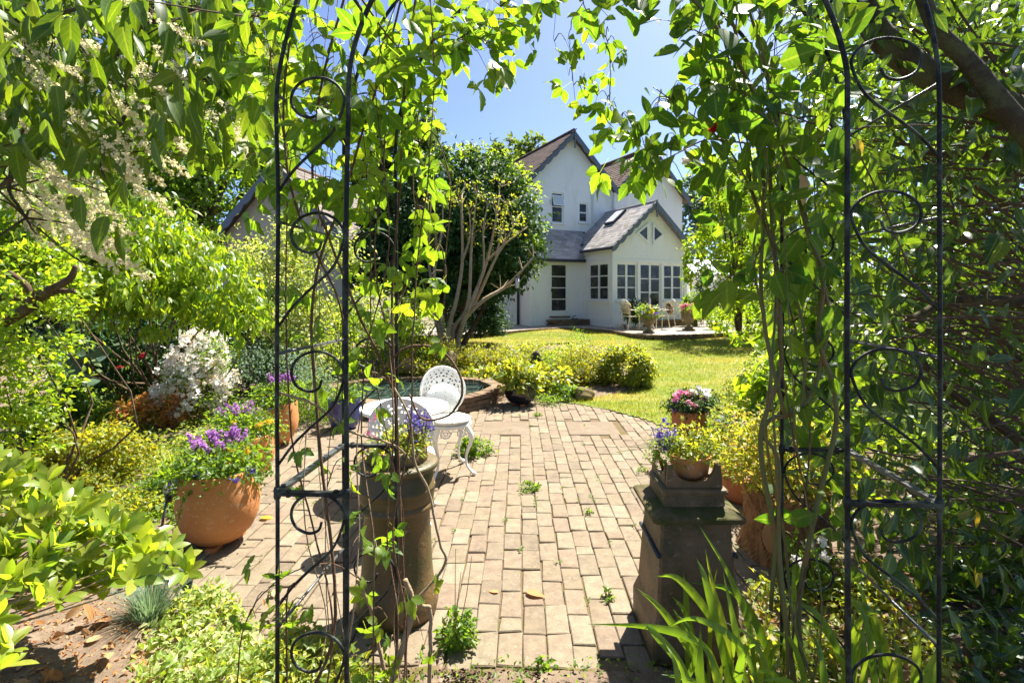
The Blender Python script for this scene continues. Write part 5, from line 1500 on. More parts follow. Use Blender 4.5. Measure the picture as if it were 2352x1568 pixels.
# ---- pot plants
def potplant(label, c, r, h, n, size, m, flowers, tm=None, seed=0, cat='plant', name='potted_plant', shape=1.0, clumps=40):
    c = np.asarray(c, float)
    bl = [(c[0], c[1], c[2] + h * .35, r, r, h * .6)]
    t = thing(name, label, cat, c)
    part('stems', stems_mb(c, 14, h, r * .9, .003, seed), M['green_stem'], t)
    mass('foliage', t, bl, n, size, M[m], tm, clumps, .24, .45, .1, seed, floor=c[2] - .06)
    for i, (dx, dy, dz, rx, rz, fn, fs, fm) in enumerate(flowers):
        mass('blossoms', t, [(c[0] + dx, c[1] + dy, c[2] + dz, rx, rx, rz)], fn, fs, M[fm], T_FLOWER, max(5, fn // 9), .10, .7, -.5, seed + 7 + i, rand=.5)
    return t
def spikes(t, c, r, n, h, m, seed, fl=.012, k=16, body=.04):
    """upright flower spikes on thin stalks"""
    rs_ = np.random.RandomState(seed); mb = MB(); P = []
    for i in range(n):
        a = rs_.uniform(0, 6.28); q = r * rs_.rand() ** .5
        p = np.array([c[0] + q * math.cos(a) * .6, c[1] + q * math.sin(a) * .6, c[2]]); e = np.array([c[0] + q * math.cos(a), c[1] + q * math.sin(a), c[2] + h * rs_.uniform(.7, 1.05)])
        mb.tube([p, (p + e) / 2 + [0, 0, .01], e], .0018, 4)
        d = unit(e - p)
        for j in range(k): P.append(e - d * body * rs_.rand() + rs_.randn(3) * .006)
    part('stalks', mb, M['green_stem'], t)
    P = np.array(P); V, FF, At = join_leaves(T_FLOWER, P - WL[t], frames(P, rs_.randn(len(P), 3), np.array([0, 0, 1.]) + rs_.randn(len(P), 3) * .5, rs_.uniform(.7, 1.4, len(P)) * fl), None, seed)
    link_mesh('flower_spikes', np_mesh('flower_spikes', V, FF, At), M[m], t)

p = P1 + [0, 0, .43]
t1 = potplant('lavender with purple spikes, pansies and trailing lobelia in the largest terracotta pot', p, .25, .21, 2600, (.028, .05), 'mid_green', [(.14, -.02, .12, .11, .08, 40, (.03, .045), 'yellow_flower'), (.10, -.12, .04, .15, .08, 26, (.03, .045), 'violet_flower'), (-.05, -.2, .0, .15, .06, 24, (.015, .025), 'violet_flower')], seed=41)
spikes(t1, p + [-.04, .08, .07], .19, 46, .20, 'purple_flower', 4, .017, 22, .05)
mass('lobelia_leaves', t1, [(p[0] + .2, p[1], p[2] - .02, .08, .08, .05)], 200, (.02, .03), M['mid_green'], T_4, 10, .25, .4, .2, 8)
mb = MB(); rs_ = np.random.RandomState(3); TP = spline([p + [-.06, -.235, -.01], p + [-.065, -.275, -.09], p + [-.09, -.28, -.24]], 30); mb.tube(TP, .002, 4); part('trailing_stem', mb, M['green_stem'], t1)
PP = TP[rs_.randint(30, size=120)] + rs_.randn(120, 3) * .008
V, FF, At = join_leaves(T_4, PP - p, frames(PP, rs_.randn(120, 3) + [0, -.5, -.3], rs_.randn(120, 3), rs_.uniform(.012, .022, 120)), None, 3); link_mesh('trailing_leaves', np_mesh('trailing_leaves', V, FF, At), M['variegated'], t1)
p = P2 + [0, 0, .38]; t2 = potplant('lavender and yellow pansies overflowing the middle terracotta pot of the row', p, .25, .24, 2200, (.03, .05), 'mid_green', [(.10, -.05, .12, .15, .08, 70, (.03, .045), 'yellow_flower')], seed=42)
spikes(t2, p + [-.08, .06, .08], .17, 34, .18, 'purple_flower', 5, .018, 20, .05)
p = P3 + [0, 0, .43]; t3 = potplant('lavender, pansies and daisies in the farthest terracotta pot of the row', p, .23, .22, 2000, (.03, .05), 'mid_green', [(.02, -.1, .08, .16, .08, 60, (.03, .05), 'yellow_flower'), (-.15, -.1, .06, .08, .06, 30, (.03, .05), 'pink_flower'), (.0, -.16, .0, .15, .05, 30, (.015, .03), 'violet_flower')], seed=43)
spikes(t3, p + [.02, .05, .1], .14, 26, .22, 'purple_flower', 6, .02, 20, .05)
p = P4 + [0, 0, .33]; t4 = potplant('pink petunias, white stocks and blue lobelia in the terracotta pot beside the lawn', p, .23, .2, 1800, (.03, .05), 'dark_green', [(-.05, -.08, .14, .16, .08, 110, (.045, .07), 'pink_flower'), (.08, -.06, .18, .10, .07, 40, (.055, .08), 'white_flower'), (-.18, -.06, .06, .08, .06, 60, (.02, .03), 'violet_flower'), (.18, 0, .18, .03, .08, 30, (.02, .035), 'white_flower')], seed=44)
p = P5 + [0, 0, .22]; potplant('bushy golden-leaved shrub spilling over the terracotta pot behind the log', p, .30, .45, 2200, (.03, .05), 'gold', [], seed=45)
p = P6 + [0, 0, .115]; t6 = potplant('young geranium and blue lobelia in the flowerpot on the square chimney pot', p + [0.01, 0, .01], .11, .12, 560, (.022, .042), 'lime', [(-.12, -.02, .08, .05, .08, 60, (.012, .018), 'violet_flower')], seed=46)
mass('lobelia_leaves', t6, [(p[0] - .11, p[1] - .02, p[2] + .02, .09, .09, .07)], 600, (.012, .022), M['mid_green'], T_4L, 20, .25, .4, .2, 8)
spikes(t6, p + [-.11, .02, .01], .07, 16, .11, 'violet_flower', 9, .012, 16, .07)
mb = MB(); rs_ = np.random.RandomState(12)
for i in range(7):
    e = p + [rs_.uniform(-.36, -.2), rs_.uniform(-.1, .1), rs_.uniform(-.05, .1)]
    mb.tube(spline([p + [-.1, 0, .02], (p + e) / 2 + [0, 0, .03], e], 7), .0013, 4)
part('trailing_stem', mb, M['green_stem'], t6)
p = P7 + [0, 0, .27]; potplant('leafy bright green hosta filling the dark glazed bowl', p, .27, .36, 620, (.09, .15), 'lime', [], T_4, seed=47)
p = P8 + [0, 0, .33]; potplant('small green plant in the cobalt blue glazed pot', p, .16, .18, 500, (.05, .08), 'mid_green', [], T_4L, seed=48)
p = np.array([-.615, 2.60, .80]); t9 = potplant('blue lobelia and pale geranium planted in the neck of the round chimney pot', p, .13, .10, 800, (.02, .042), 'lime', [(.11, -.02, .12, .07, .08, 80, (.014, .02), 'violet_flower'), (-.1, -.04, .13, .05, .06, 16, (.02, .03), 'pink_flower')], seed=49)
mass('lobelia_leaves', t9, [(p[0] + .10, p[1], p[2] + .07, .07, .08, .09)], 420, (.015, .03), M['lime'], T_4L, 20, .25, .4, .2, 9)
spikes(t9, p + [.1, .0, .06], .08, 20, .15, 'violet_flower', 10, .013, 18, .09)
p = LC + [0.03, .03, .45]; tl = potplant('golden and pink tipped bushy plant mounded in the hollow log planter', p, .32, .40, 3200, (.025, .05), 'gold', [], T_4, seed=50, clumps=70)
p = U1 + [0, 0, .5]; potplant('yellow, violet and blue pansies in the stone urn by the table', p, .27, .34, 500, (.06, .1), 'mid_green', [(0, -.1, .16, .22, .14, 90, (.05, .08), 'yellow_flower'), (0, -.14, .1, .24, .14, 110, (.05, .08), 'violet_flower'), (.02, 0, .3, .12, .08, 40, (.06, .08), 'purple_flower')], seed=51)
p = U2 + [0, 0, .56]; potplant('bright pink petunias domed over the stone urn at the terrace edge', p, .30, .30, 500, (.06, .1), 'mid_green', [(0, -.08, .14, .27, .18, 260, (.07, .11), 'pink_flower')], seed=52)

# ---- azalea bed round the pond and lawn
def px_bush(name, label, x, yb, w, h, m, n, size, tm=None, group=None, seed=0, flowers=(), **kw):
    g = gp(x, yb); k = g[1] / F
    bl = [(g[0], g[1], g[2] + h * k * .5, w * k, w * k * .9, h * k * .55)]
    if w > h * .9:
        rs_ = np.random.RandomState(seed + 77)
        bl += [(g[0] + rs_.uniform(-.5, .5) * w * k, g[1] + rs_.uniform(-.4, .4) * w * k, g[2] + h * k * rs_.uniform(.5, .8), w * k * .45, w * k * .45, h * k * .36) for _ in range(4)]
    fl = [(bl, fn, fs, fm, ft) for fn, fs, fm, ft in flowers]
    if name == 'azalea': kw = dict(clumps=34, spread=.25, **kw)
    return bush(name, label, 'shrub', g, bl, n, size, m, tm, fl, group=group, seed=seed, stems=14, stem_r=.006, **kw)
GA = 'azaleas in the bed between the pond and the lawn'
px_bush('azalea', 'yellow-orange azalea in front of the bare pruned stems', 972, 872, 66, 84, 'yellow_green', 7500, (.035, .065), group=GA, seed=61)
px_bush('azalea', 'bronze-yellow azalea directly behind the owl statue', 1092, 864, 66, 62, 'yellow_green', 6000, (.035, .065), group=GA, seed=62)
px_bush('azalea', 'wide light green azalea behind the dark glazed bowl', 1195, 850, 84, 58, 'lime', 7000, (.035, .065), group=GA, seed=63)
px_bush('azalea', 'olive-gold azalea leaning over the bare soil behind the boulder', 1345, 880, 62, 72, 'yellow_green', 7000, (.03, .055), group=GA, seed=64)
px_bush('azalea', 'low greenish azalea between the gold one and the dark bowl', 1285, 866, 48, 50, 'mid_green', 4200, (.03, .06), group=GA, seed=65)
px_bush('rounded_bush', 'dense rounded lime-green bush at the tip of the bed beside the lawn', 1436, 886, 60, 82, 'lime', 12000, (.04, .07), seed=66, clumps=80, spread=.12, shell=.8)
px_bush('low_bush', 'pale lime hedge-like bush along the back of the bed', 1350, 836, 92, 38, 'variegated', 5500, (.04, .065), seed=67)
px_bush('small_rose', 'sparse twiggy rose bush on the lawn side of the bed', 1325, 806, 34, 46, 'mid_green', 420, (.03, .06), seed=68)
px_bush('hosta', 'broad-leaved hosta clump spreading left of the dark bowl', 1130, 882, 62, 34, 'lime', 700, (.08, .15), seed=69)
px_bush('hosta', 'leafy green hosta clump just right of the dark bowl', 1262, 900, 46, 58, 'lime', 620, (.08, .14), seed=70)
px_bush('border_plant', 'low green border plant in front of the speckled stone', 1298, 915, 34, 30, 'mid_green', 500, (.04, .07), seed=71)
px_bush('ground_cover', 'tufty green ground cover at the patio edge next to the boulder', 1270, 925, 60, 14, 'mid_green', 700, (.025, .05), seed=72)
px_bush('border_plant', 'light green leafy plant spilling over the pond kerb behind the chair', 1050, 882, 40, 26, 'lime', 420, (.05, .09), seed=73)
px_bush('border_plant', 'dark leafy hosta beside the owl statue at the pond edge', 1018, 880, 30, 30, 'mid_green', 200, (.10, .16), seed=74)
# ---- shrubs behind the left side of the arch
bush('shrub', 'tall pale green shrub with whitish leaves behind the left side of the arch', 'shrub', gp(690, 868), [B(640, 640, 8.4, 95, 110), B(720, 590, 8.6, 90, 80), B(580, 610, 8.8, 70, 60), B(770, 700, 8.2, 95, 100), B(690, 760, 8.0, 110, 100)], 9500, (.05, .085), 'variegated', flowers=(), seed=80, droop=.4)
bush('shrub', 'light green shrub between the tall pale one and the bare pruned stems', 'shrub', gp(880, 850), [B(870, 720, 9.6, 100, 70), B(930, 770, 9.4, 80, 70), B(820, 790, 9.0, 90, 70)], 6500, (.05, .08), 'bright', seed=81, droop=.3)
bush('grey_shrub', 'grey-green spreading shrub beside the white azalea', 'shrub', gp(640, 930), [B(640, 850, 7.0, 90, 60), B(590, 830, 7.2, 60, 60), B(700, 890, 6.9, 60, 45)], 4500, (.03, .05), 'blue_leaf', seed=82)
bush('needle_bush', 'needle-leaved green bush between the farthest terracotta pot and the blue pot', 'shrub', gp(715, 965), [B(705, 925, 6.3, 50, 46), B(750, 945, 6.4, 30, 30)], 3600, (.025, .045), 'mid_green', T_4L, seed=83)
# ---- dome tree, hedge block and pruned shrub in front of the house
dt = thing('dome_tree', 'dome-shaped dark green tree hiding the near corner of the house', 'tree', (-1.5, 12.6, .2))
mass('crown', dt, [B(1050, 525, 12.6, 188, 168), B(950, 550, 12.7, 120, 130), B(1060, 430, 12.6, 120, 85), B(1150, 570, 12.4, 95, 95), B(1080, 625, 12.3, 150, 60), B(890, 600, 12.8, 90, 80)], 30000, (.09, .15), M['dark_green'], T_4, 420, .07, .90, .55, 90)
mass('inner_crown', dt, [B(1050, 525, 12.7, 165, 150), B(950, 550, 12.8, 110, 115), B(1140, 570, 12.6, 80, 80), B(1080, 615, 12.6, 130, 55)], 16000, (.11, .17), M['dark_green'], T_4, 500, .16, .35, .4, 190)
mass('painted_sunlit_leaves', dt, [B(1190, 500, 12.2, 60, 105), B(1085, 378, 12.4, 110, 36), B(1215, 590, 12.3, 30, 60)], 1300, (.08, .13), M['bright'], T_4, 100, .10, .9, .4, 91)  # brighter leaf colour paints sunlight onto the crown's right edge and top
branchy(dt, (-1.5, 12.6, -.1), [B(1000, 600, 12.6, 1, 1)[:3], B(1080, 600, 12.6, 1, 1)[:3], B(1130, 560, 12.6, 1, 1)[:3], B(960, 560, 12.6, 1, 1)[:3]], .10, .03, M['bark'], 'trunk', 3)
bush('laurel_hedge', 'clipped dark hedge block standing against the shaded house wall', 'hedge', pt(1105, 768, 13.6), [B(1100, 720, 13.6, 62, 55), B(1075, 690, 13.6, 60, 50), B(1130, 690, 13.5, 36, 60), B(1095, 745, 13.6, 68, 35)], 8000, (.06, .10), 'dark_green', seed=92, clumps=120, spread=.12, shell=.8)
ps = thing('pruned_shrub', 'hard-pruned multi-stemmed shrub with bare tan branches and yellow leaf tufts', 'shrub', gp(1032, 846))
Yp = ps.location.y
stm = [[(1030, 850), (1015, 760), (1002, 690), (985, 600), (990, 470)], [(1028, 850), (1010, 770), (995, 690), (1002, 560), (997, 455)], [(1036, 850), (1030, 760), (1048, 690), (1062, 600), (1060, 470), (1063, 440)], [(1038, 850), (1040, 760), (1075, 700), (1083, 560), (1095, 450)], [(1042, 850), (1058, 760), (1085, 690), (1118, 600), (1140, 500), (1148, 430)], [(1042, 850), (1060, 750), (1098, 680), (1140, 590), (1180, 520)], [(1045, 850), (1062, 745), (1110, 690), (1160, 660), (1200, 620), (1225, 590)], [(1110, 690), (1150, 665), (1190, 652)], [(1085, 690), (1110, 620), (1110, 530), (1120, 470)], [(1062, 600), (1080, 540), (1078, 490)], [(1118, 600), (1160, 560), (1200, 530)], [(1003, 600), (1015, 530), (1018, 470)], [(1140, 590), (1150, 540), (1165, 470)]]
rs_ = np.random.RandomState(4); tips = []
for i, s_ in enumerate(stm):
    P = [pt(x, y, Yp + (rs_.uniform(-.35, .35) if j else 0) * (j / len(s_))) for j, (x, y) in enumerate(s_)]
    part('stem', MB().tube(spline(P, 18), [.055 if i < 7 else .026, .038 if i < 7 else .02, .011], 7), M['pale_bark'], ps, True); tips.append(P[-1]); tips.append(P[-2])
tw = MB()
for tpt in tips:
    for q in range(3): tw.tube([tpt, tpt + rs_.randn(3) * [.14, .14, .05] + [0, 0, .2]], [.012, .005], 5)
part('twigs', tw, M['pale_bark'], ps)['kind'] = 'stuff'
mass('leaf_tufts', ps, [(t_[0], t_[1], t_[2] + .12, .2, .2, .17) for t_ in tips if t_[2] > 2.6], 700, (.05, .085), M['lime'], T_4, 30, .3, .3, .2, 93, kind='stuff')
bf = thing('bird_feeder', 'small hanging bird feeder on the low branch of the pruned shrub', 'bird feeder', pt(1188, 660, Yp))
part('tube', MB().lathe([(.001, -.12), (.04, -.115), (.04, .09), (.001, .095)], 14, pt(1188, 648, Yp)), M['glasshouse'], bf, True)
part('roof', MB().lathe([(.055, .09), (.05, .11), (.001, .15)], 14, pt(1188, 648, Yp)), M['lead'], bf, True)
part('hook', MB().tube([pt(1188, 648, Yp) + [0, 0, .145], pt(1188, 634, Yp)], .004, 4), M['lead'], bf)
# ---- terrace shrubs
g = pt(1456, 752, 17.4); g[2] = tz
bush('evergreen_shrub', 'dark leafy evergreen standing behind the terrace table under the window', 'shrub', g, [(g[0], g[1], g[2] + .62, .36, .3, .36)], 900, (.07, .12), 'dark_green', seed=95, stems=6)
g = pt(1592, 742, 18.6); g[2] = tz
bush('evergreen_bush', 'rounded evergreen bush against the right end of the glazed wing', 'shrub', g, [(g[0], g[1], g[2] + .65, .34, .34, .55)], 2600, (.06, .1), 'mid_green', seed=96, stems=6)
g = pt(1612, 735, 20.5); g[2] = tz
bush('climbing_rose', 'dark climbing rose on the conservatory post behind the timber bench', 'shrub', g, [(g[0] + .2, g[1], g[2] + 1.6, .5, .4, .7), (g[0] + .5, g[1], g[2] + .8, .5, .4, .6)], 2600, (.07, .11), 'dark_green', seed=97, flowers=(([(g[0] + .2, g[1], g[2] + 1.6, .5, .4, .7)], 60, (.08, .12), 'white_flower', T_FLOWER),))
g = pt(1640, 740, 16.8); g[2] = tz
bush('border_perennial', 'mixed bright green perennials and yellow leaves at the far right of the terrace', 'plant', g, [(g[0] + .1, g[1], g[2] + .35, .5, .4, .35), (g[0] + 1.0, g[1] + .5, g[2] + .4, .7, .5, .4)], 2600, (.06, .1), 'bright', seed=98)

# ---- distant trees
def tree(label, base, h, tr, blobs, n, size, m, seed, group=None, clumps=60, spread=.2, shell=.5, name='tree', droop=.2, bark='bark'):
    t = thing(name, label, 'tree', base, group); base = np.asarray(base, float)
    rs_ = np.random.RandomState(seed)
    top = base + [0, 0, h * .8]
    mb = MB(); mb.tube(spline([base - [0, 0, .1], base + [rs_.uniform(-.1, .1), 0, h * .3], top], 10), [tr, tr * .7, tr * .2], 9)
    for b in blobs:
        for q in range(3):
            e = np.array(b[:3]) + rs_.randn(3) * np.array(b[3:6]) * .45; s_ = base + [0, 0, min(h * rs_.uniform(.25, .6), max(.2, e[2] - base[2]))]
            mb.tube(spline([s_, s_ * .5 + e * .5 + [0, 0, -.06 * h * rs_.rand()], e], 8), [tr * .4, tr * .06], 6)
    part('trunk', mb, M[bark], t, True)
    mass('crown', t, blobs, n, size, M[m], T_4 if n < 9000 else T_2, clumps, spread, shell, droop, seed)
    return t
tree('rounded oak crown rising behind the ridge of the house roof', (-1.0, 42, .4), 12.5, .35, [B(1185, 362, 42, 62, 42), B(1130, 372, 42, 45, 32), B(1230, 345, 42, 42, 32), B(1180, 420, 42, 110, 60)], 5200, (.35, .6), 'far_green', 101, clumps=110, spread=.12, shell=.6)
tree('loose-crowned tree behind the climbing plants between the cottage and the dome tree', (-5.5, 26, .4), 11, .3, [B(960, 300, 26, 62, 50), B(900, 350, 26, 70, 60), B(990, 350, 26, 40, 45), B(860, 430, 26, 60, 60)], 5200, (.22, .36), 'far_green', 102, clumps=90, spread=.13)
tree('large dark oak with sky glinting through its crown behind the weeping shrub', (-12.0, 19, .2), 9, .38, [B(430, 330, 19, 190, 130), B(300, 430, 19, 160, 130), B(520, 440, 19, 140, 110), B(380, 500, 18, 160, 90), B(560, 320, 20, 110, 110)], 16000, (.16, .27), 'mid_green', 103, clumps=260, spread=.11, shell=.4)
tree('tall leafy tree filling the upper corner behind the white flower sprays', (-19, 24, .2), 17, .5, [B(120, 180, 24, 260, 220), B(380, 120, 24, 240, 180), B(560, 180, 25, 120, 150), B(200, -120, 24, 340, 180), B(-60, 400, 24, 200, 220)], 15000, (.28, .45), 'far_green', 104, clumps=200, spread=.15, shell=.4)
tree('blue-green pine seen past the corner of the house', (13.4, 38, .4), 9, .25, [B(1600, 440, 38, 34, 45), B(1640, 480, 38, 50, 60), B(1580, 520, 38, 40, 50), B(1700, 440, 38, 70, 90)], 4200, (.3, .5), 'blue_leaf', 105, clumps=90, spread=.14)
tree('broad far tree closing the view beyond the glasshouse roof', (20, 34, .4), 9, .3, [B(1640, 570, 33, 70, 60), B(1740, 540, 33, 90, 100), B(1860, 500, 33, 130, 150)], 6000, (.28, .45), 'far_green', 106, clumps=110, spread=.14)
fw_rs = np.random.RandomState(5)
mass('distant_wood', None, [(x, 58 + 6 * fw_rs.rand(), 2.2, 5.0, 3.0, 2.6 + 2.2 * fw_rs.rand()) for x in np.arange(-62, 66, 4.5)], 16000, (.5, .9), M['far_green'], T_2, 900, .15, .5, .2, 107, kind='stuff')
lb = thing('boundary_hedge', 'dark green boundary hedge behind the shrubs at the far end of the garden', 'hedge', (-9, 15.5, .2))
mass('foliage', lb, [(x, 15.5, 1.0, 1.0, .6, 1.0 + .3 * math.sin(x * 2)) for x in np.arange(-17, -2.4, 1.1)], 14000, (.10, .17), M['dark_green'], T_2, 500, .12, .75, .3, 108)

# ---- weeping bright shrub across the left
ws = thing('weeping_shrub', 'big arching yellow-green shrub with hanging sunlit leaves', 'shrub', (-3.6, 5.6, 0.1))
arc = [(330, 520, 6.0, 110, 70), (450, 580, 6.2, 100, 60), (-40, 470, 5.2, 140, 120), (60, 600, 5.2, 140, 110), (200, 640, 5.4, 140, 90), (400, 700, 5.8, 110, 70), (20, 540, 5.2, 120, 110), (130, 520, 5.4, 130, 100), (240, 560, 5.6, 130, 100), (350, 590, 5.8, 120, 95), (440, 640, 5.9, 105, 85), (520, 680, 6.0, 85, 70), (560, 730, 6.0, 48, 80), (100, 640, 5.2, 130, 90), (300, 680, 5.5, 120, 60)]
rs_ = np.random.RandomState(13)
wb = [B(*a) for a in arc]
Pw, Ow = ell_points(rs_, wb, 15000, 300, .13, .75)
tw_ = unit(Ow * .35 + rs_.randn(len(Pw), 3) * .42 + [0.1, -.1, -.9]); nw = rs_.randn(len(Pw), 3) * .6 + Ow * .6 + [0.2, -.3, .5]
leaf_objects(ws, [T_LANCE, T_OV, T_SLIM], Pw, frames(Pw, tw_, nw, rs_.uniform(.065, .125, len(Pw))), M['bright'], 300, 'leaf', 'foliage', 'ws', 13)
branchy(ws, (-4.6, 6.6, -.1), [np.array(b[:3]) + [0, .3, b[5] * .3] for b in wb], .02, .006, M['bark'], 'branches', 14, .08)
mb = MB()
for i in range(60):
    b = wb[rs_.randint(len(wb))]; a = np.array(b[:3]) + rs_.randn(3) * np.array(b[3:6]) * .5; e = a + [rs_.uniform(-.1, .35), rs_.uniform(-.2, .2), rs_.uniform(-.5, -.15)]
    mb.tube(spline([a, (a + e) / 2 + [0, 0, .06], e], 6), [.008, .003], 4)
part('twigs', mb, M['bark'], ws)['kind'] = 'stuff'

# ---- dark undershrubs, white and orange azaleas, mixed bed on the left
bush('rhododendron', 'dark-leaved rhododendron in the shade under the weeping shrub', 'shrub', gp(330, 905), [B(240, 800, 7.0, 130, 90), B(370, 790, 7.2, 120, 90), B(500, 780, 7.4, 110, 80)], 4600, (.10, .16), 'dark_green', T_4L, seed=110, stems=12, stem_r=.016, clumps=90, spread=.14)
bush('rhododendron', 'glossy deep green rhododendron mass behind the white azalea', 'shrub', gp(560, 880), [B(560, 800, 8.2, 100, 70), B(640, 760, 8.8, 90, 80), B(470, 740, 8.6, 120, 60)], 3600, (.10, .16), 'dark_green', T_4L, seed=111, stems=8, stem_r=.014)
ac = thing('acanthus', 'blue-green plant with large lobed leaves in the deep shade of the bed', 'plant', gp(190, 920))
rs_ = np.random.RandomState(15); Pa = np.array([pt(rs_.uniform(130, 270), rs_.uniform(800, 880), 5.9 + rs_.uniform(-.3, .3)) for _ in range(26)])
leaf_objects(ac, [tmpl_lobed(.15, .35, 0)], Pa, frames(Pa, unit(rs_.randn(26, 3) * .6 + [0, -.5, -.1]), rs_.randn(26, 3) * .3 + [0, -.4, .9], rs_.uniform(.24, .36, 26)), M['blue_leaf'], 60, 'leaf', 'foliage', 'ac')
part('stems', stems_mb(ac.location, 12, .5, .5, .008, 5), M['green_stem'], ac)
bl = [B(455, 830, 6.4, 62, 60), B(440, 890, 6.3, 72, 62), B(490, 880, 6.4, 50, 60), B(470, 780, 6.5, 40, 30)]
bush('white_azalea', 'white azalea in full bloom with a few brown faded flowers', 'shrub', gp(455, 968), bl, 2600, (.03, .055), 'mid_green', seed=112, flowers=((bl, 1900, (.05, .08), 'white_flower', T_FLOWER),))
bl = [B(355, 948, 6.2, 78, 40), B(310, 955, 6.2, 44, 32)]
bush('orange_azalea', 'low spreading azalea with orange-red flowers beside the white azalea', 'shrub', gp(355, 1000), bl, 1500, (.025, .045), 'yellow_green', seed=113, flowers=((bl, 2800, (.03, .055), 'orange_flower', T_FLOWER),))
for lab, x, yb, w, h, m_, n_, sz, tm_ in (
    ('yellow-green bush with pinkish young leaves left of the orange azalea', 215, 1120, 110, 125, 'yellow_green', 5200, (.03, .055), T_4),
    ('mid green leafy perennial between the privet and the rhododendron', 120, 1010, 100, 110, 'mid_green', 3400, (.05, .09), T_4),
    ('bright bushy plant at the foot of the red flowers in the bed', 300, 930, 80, 90, 'mid_green', 2600, (.04, .08), T_4),
    ('low creeping green plant on the soil below the orange azalea', 330, 1070, 90, 34, 'lime', 1800, (.03, .05), T_4),
    ('spreading light green cover plant between the laurel and the terracotta pots', 330, 1180, 110, 50, 'lime', 3000, (.03, .05), T_4),
    ('fresh green leafy clump left of the large lavender pot', 400, 1150, 60, 70, 'mid_green', 2000, (.03, .06), T_4),
    ('pale green cover plant by the middle terracotta pot', 480, 1040, 60, 50, 'variegated', 1900, (.03, .055), T_4),
    ('leafy green clump at the back of the row of terracotta pots', 560, 985, 50, 50, 'mid_green', 1700, (.03, .06), T_4),
    ('yellowish green clump of fine leaves behind the solar globe', 200, 1230, 90, 60, 'yellow_green', 2400, (.025, .05), T_4)):
    px_bush('border_plant', lab, x, yb, w, h, m_, n_, sz, tm_, seed=int(x))
red = [B(322, 815, 6.2, 14, 10), B(290, 840, 6.2, 12, 8), B(140, 905, 5.8, 10, 7)]
bush('red_flower', 'few small red flowers on thin stalks in the shaded bed', 'flower', gp(310, 915), red, 40, (.03, .05), 'mid_green', seed=116, flowers=((red, 18, (.05, .07), 'red_flower', T_FLOWER),), stems=5, stem_r=.004, stem_m='green_stem')

def tuft(name, label, c, n, L, r, m, seed, w=1.0, lean=.6, cat='grass clump'):
    rs_ = np.random.RandomState(seed); c = np.asarray(c, float)
    t = thing(name, label, cat, c); V = []; FQ = []; At = []; nv = 0
    for i in range(n):
        a = rs_.uniform(0, 6.28); l = L * rs_.uniform(.4, 1.15); q = rs_.uniform(0, r); ln = lean * rs_.uniform(.1, 1.5)
        b = c + [q * math.cos(a), q * math.sin(a), 0]; d = np.array([math.cos(a), math.sin(a), 0]); s_ = np.array([-d[1], d[0], 0]) * .003 * w
        tt_ = np.linspace(0, 1, 5); tint = rs_.rand()
        for u in tt_:
            p_ = b + d * ln * l * u ** 1.8 + np.array([0, 0, l * (u - .35 * ln * u * u)]); ww = s_ * (1 - u * .92)
            V += [p_ - ww, p_ + ww]; At += [(0, u, tint)] * 2
        for j in range(4): FQ.append([nv + 2 * j, nv + 2 * j + 1, nv + 2 * j + 3, nv + 2 * j + 2])
        nv += 10
    link_mesh('blades', np_mesh('blades', np.array(V) - c, np.array(FQ), np.array(At)), M[m], t)
    return t
tuft('fescue', 'blue-grey fescue tuft beside the variegated ground cover', gp(345, 1425), 420, .26, .08, 'blue_leaf', 1)
tuft('fescue', 'smaller blue-grey fescue tuft behind the laurel shoots', gp(315, 1290), 260, .2, .06, 'blue_leaf', 2)
tuft('day_lily', 'bright lime grassy clump in front of the orange azalea', gp(400, 1110), 240, .32, .08, 'lime', 3, 2.6, .8)
tuft('day_lily', 'yellow-green strappy clump close to the middle terracotta pot', gp(455, 1075), 140, .24, .06, 'lime', 4, 2.4, .8)

# ---- privet and old limb at the left edge
pv = thing('privet', 'tall open privet with small sunlit leaves and a bare forked limb', 'shrub', (-3.1, 3.7, 0))
rs_ = np.random.RandomState(17)
pb = [B(40, 640, 3.7, 130, 90), B(60, 760, 3.7, 110, 90), B(10, 880, 3.6, 120, 110), B(90, 900, 3.8, 80, 100), B(30, 1000, 3.6, 110, 60), B(150, 680, 4.0, 60, 60)]
Pp, Op = ell_points(rs_, pb, 3600, 160, .14, .55)
leaf_objects(pv, [T_OV], Pp, frames(Pp, unit(Op * .5 + rs_.randn(len(Pp), 3) * .6 + [.1, 0, .15]), rs_.randn(len(Pp), 3) * .5 + [.2, .1, .9], rs_.uniform(.03, .062, len(Pp))), M['bright'], 300, 'leaf', 'foliage', 'pv', 17)
limb = [[(-60, 790), (20, 735), (70, 690), (60, 655), (20, 625)], [(70, 690), (110, 668), (160, 640), (175, 610)], [(20, 735), (75, 705), (120, 672), (170, 668)], [(-40, 700), (10, 680), (55, 690)]]
for i, s_ in enumerate(limb): part('limb', MB().tube(spline([pt(x, y, 3.55 + .05 * i) for x, y in s_], 16), [.036, .026, .017], 8), M['bark'], pv, True)
branchy(pv, (-3.5, 4.0, -.1), [b[:3] for b in pb], .014, .004, M['bark'], 'branches', 18, .1)

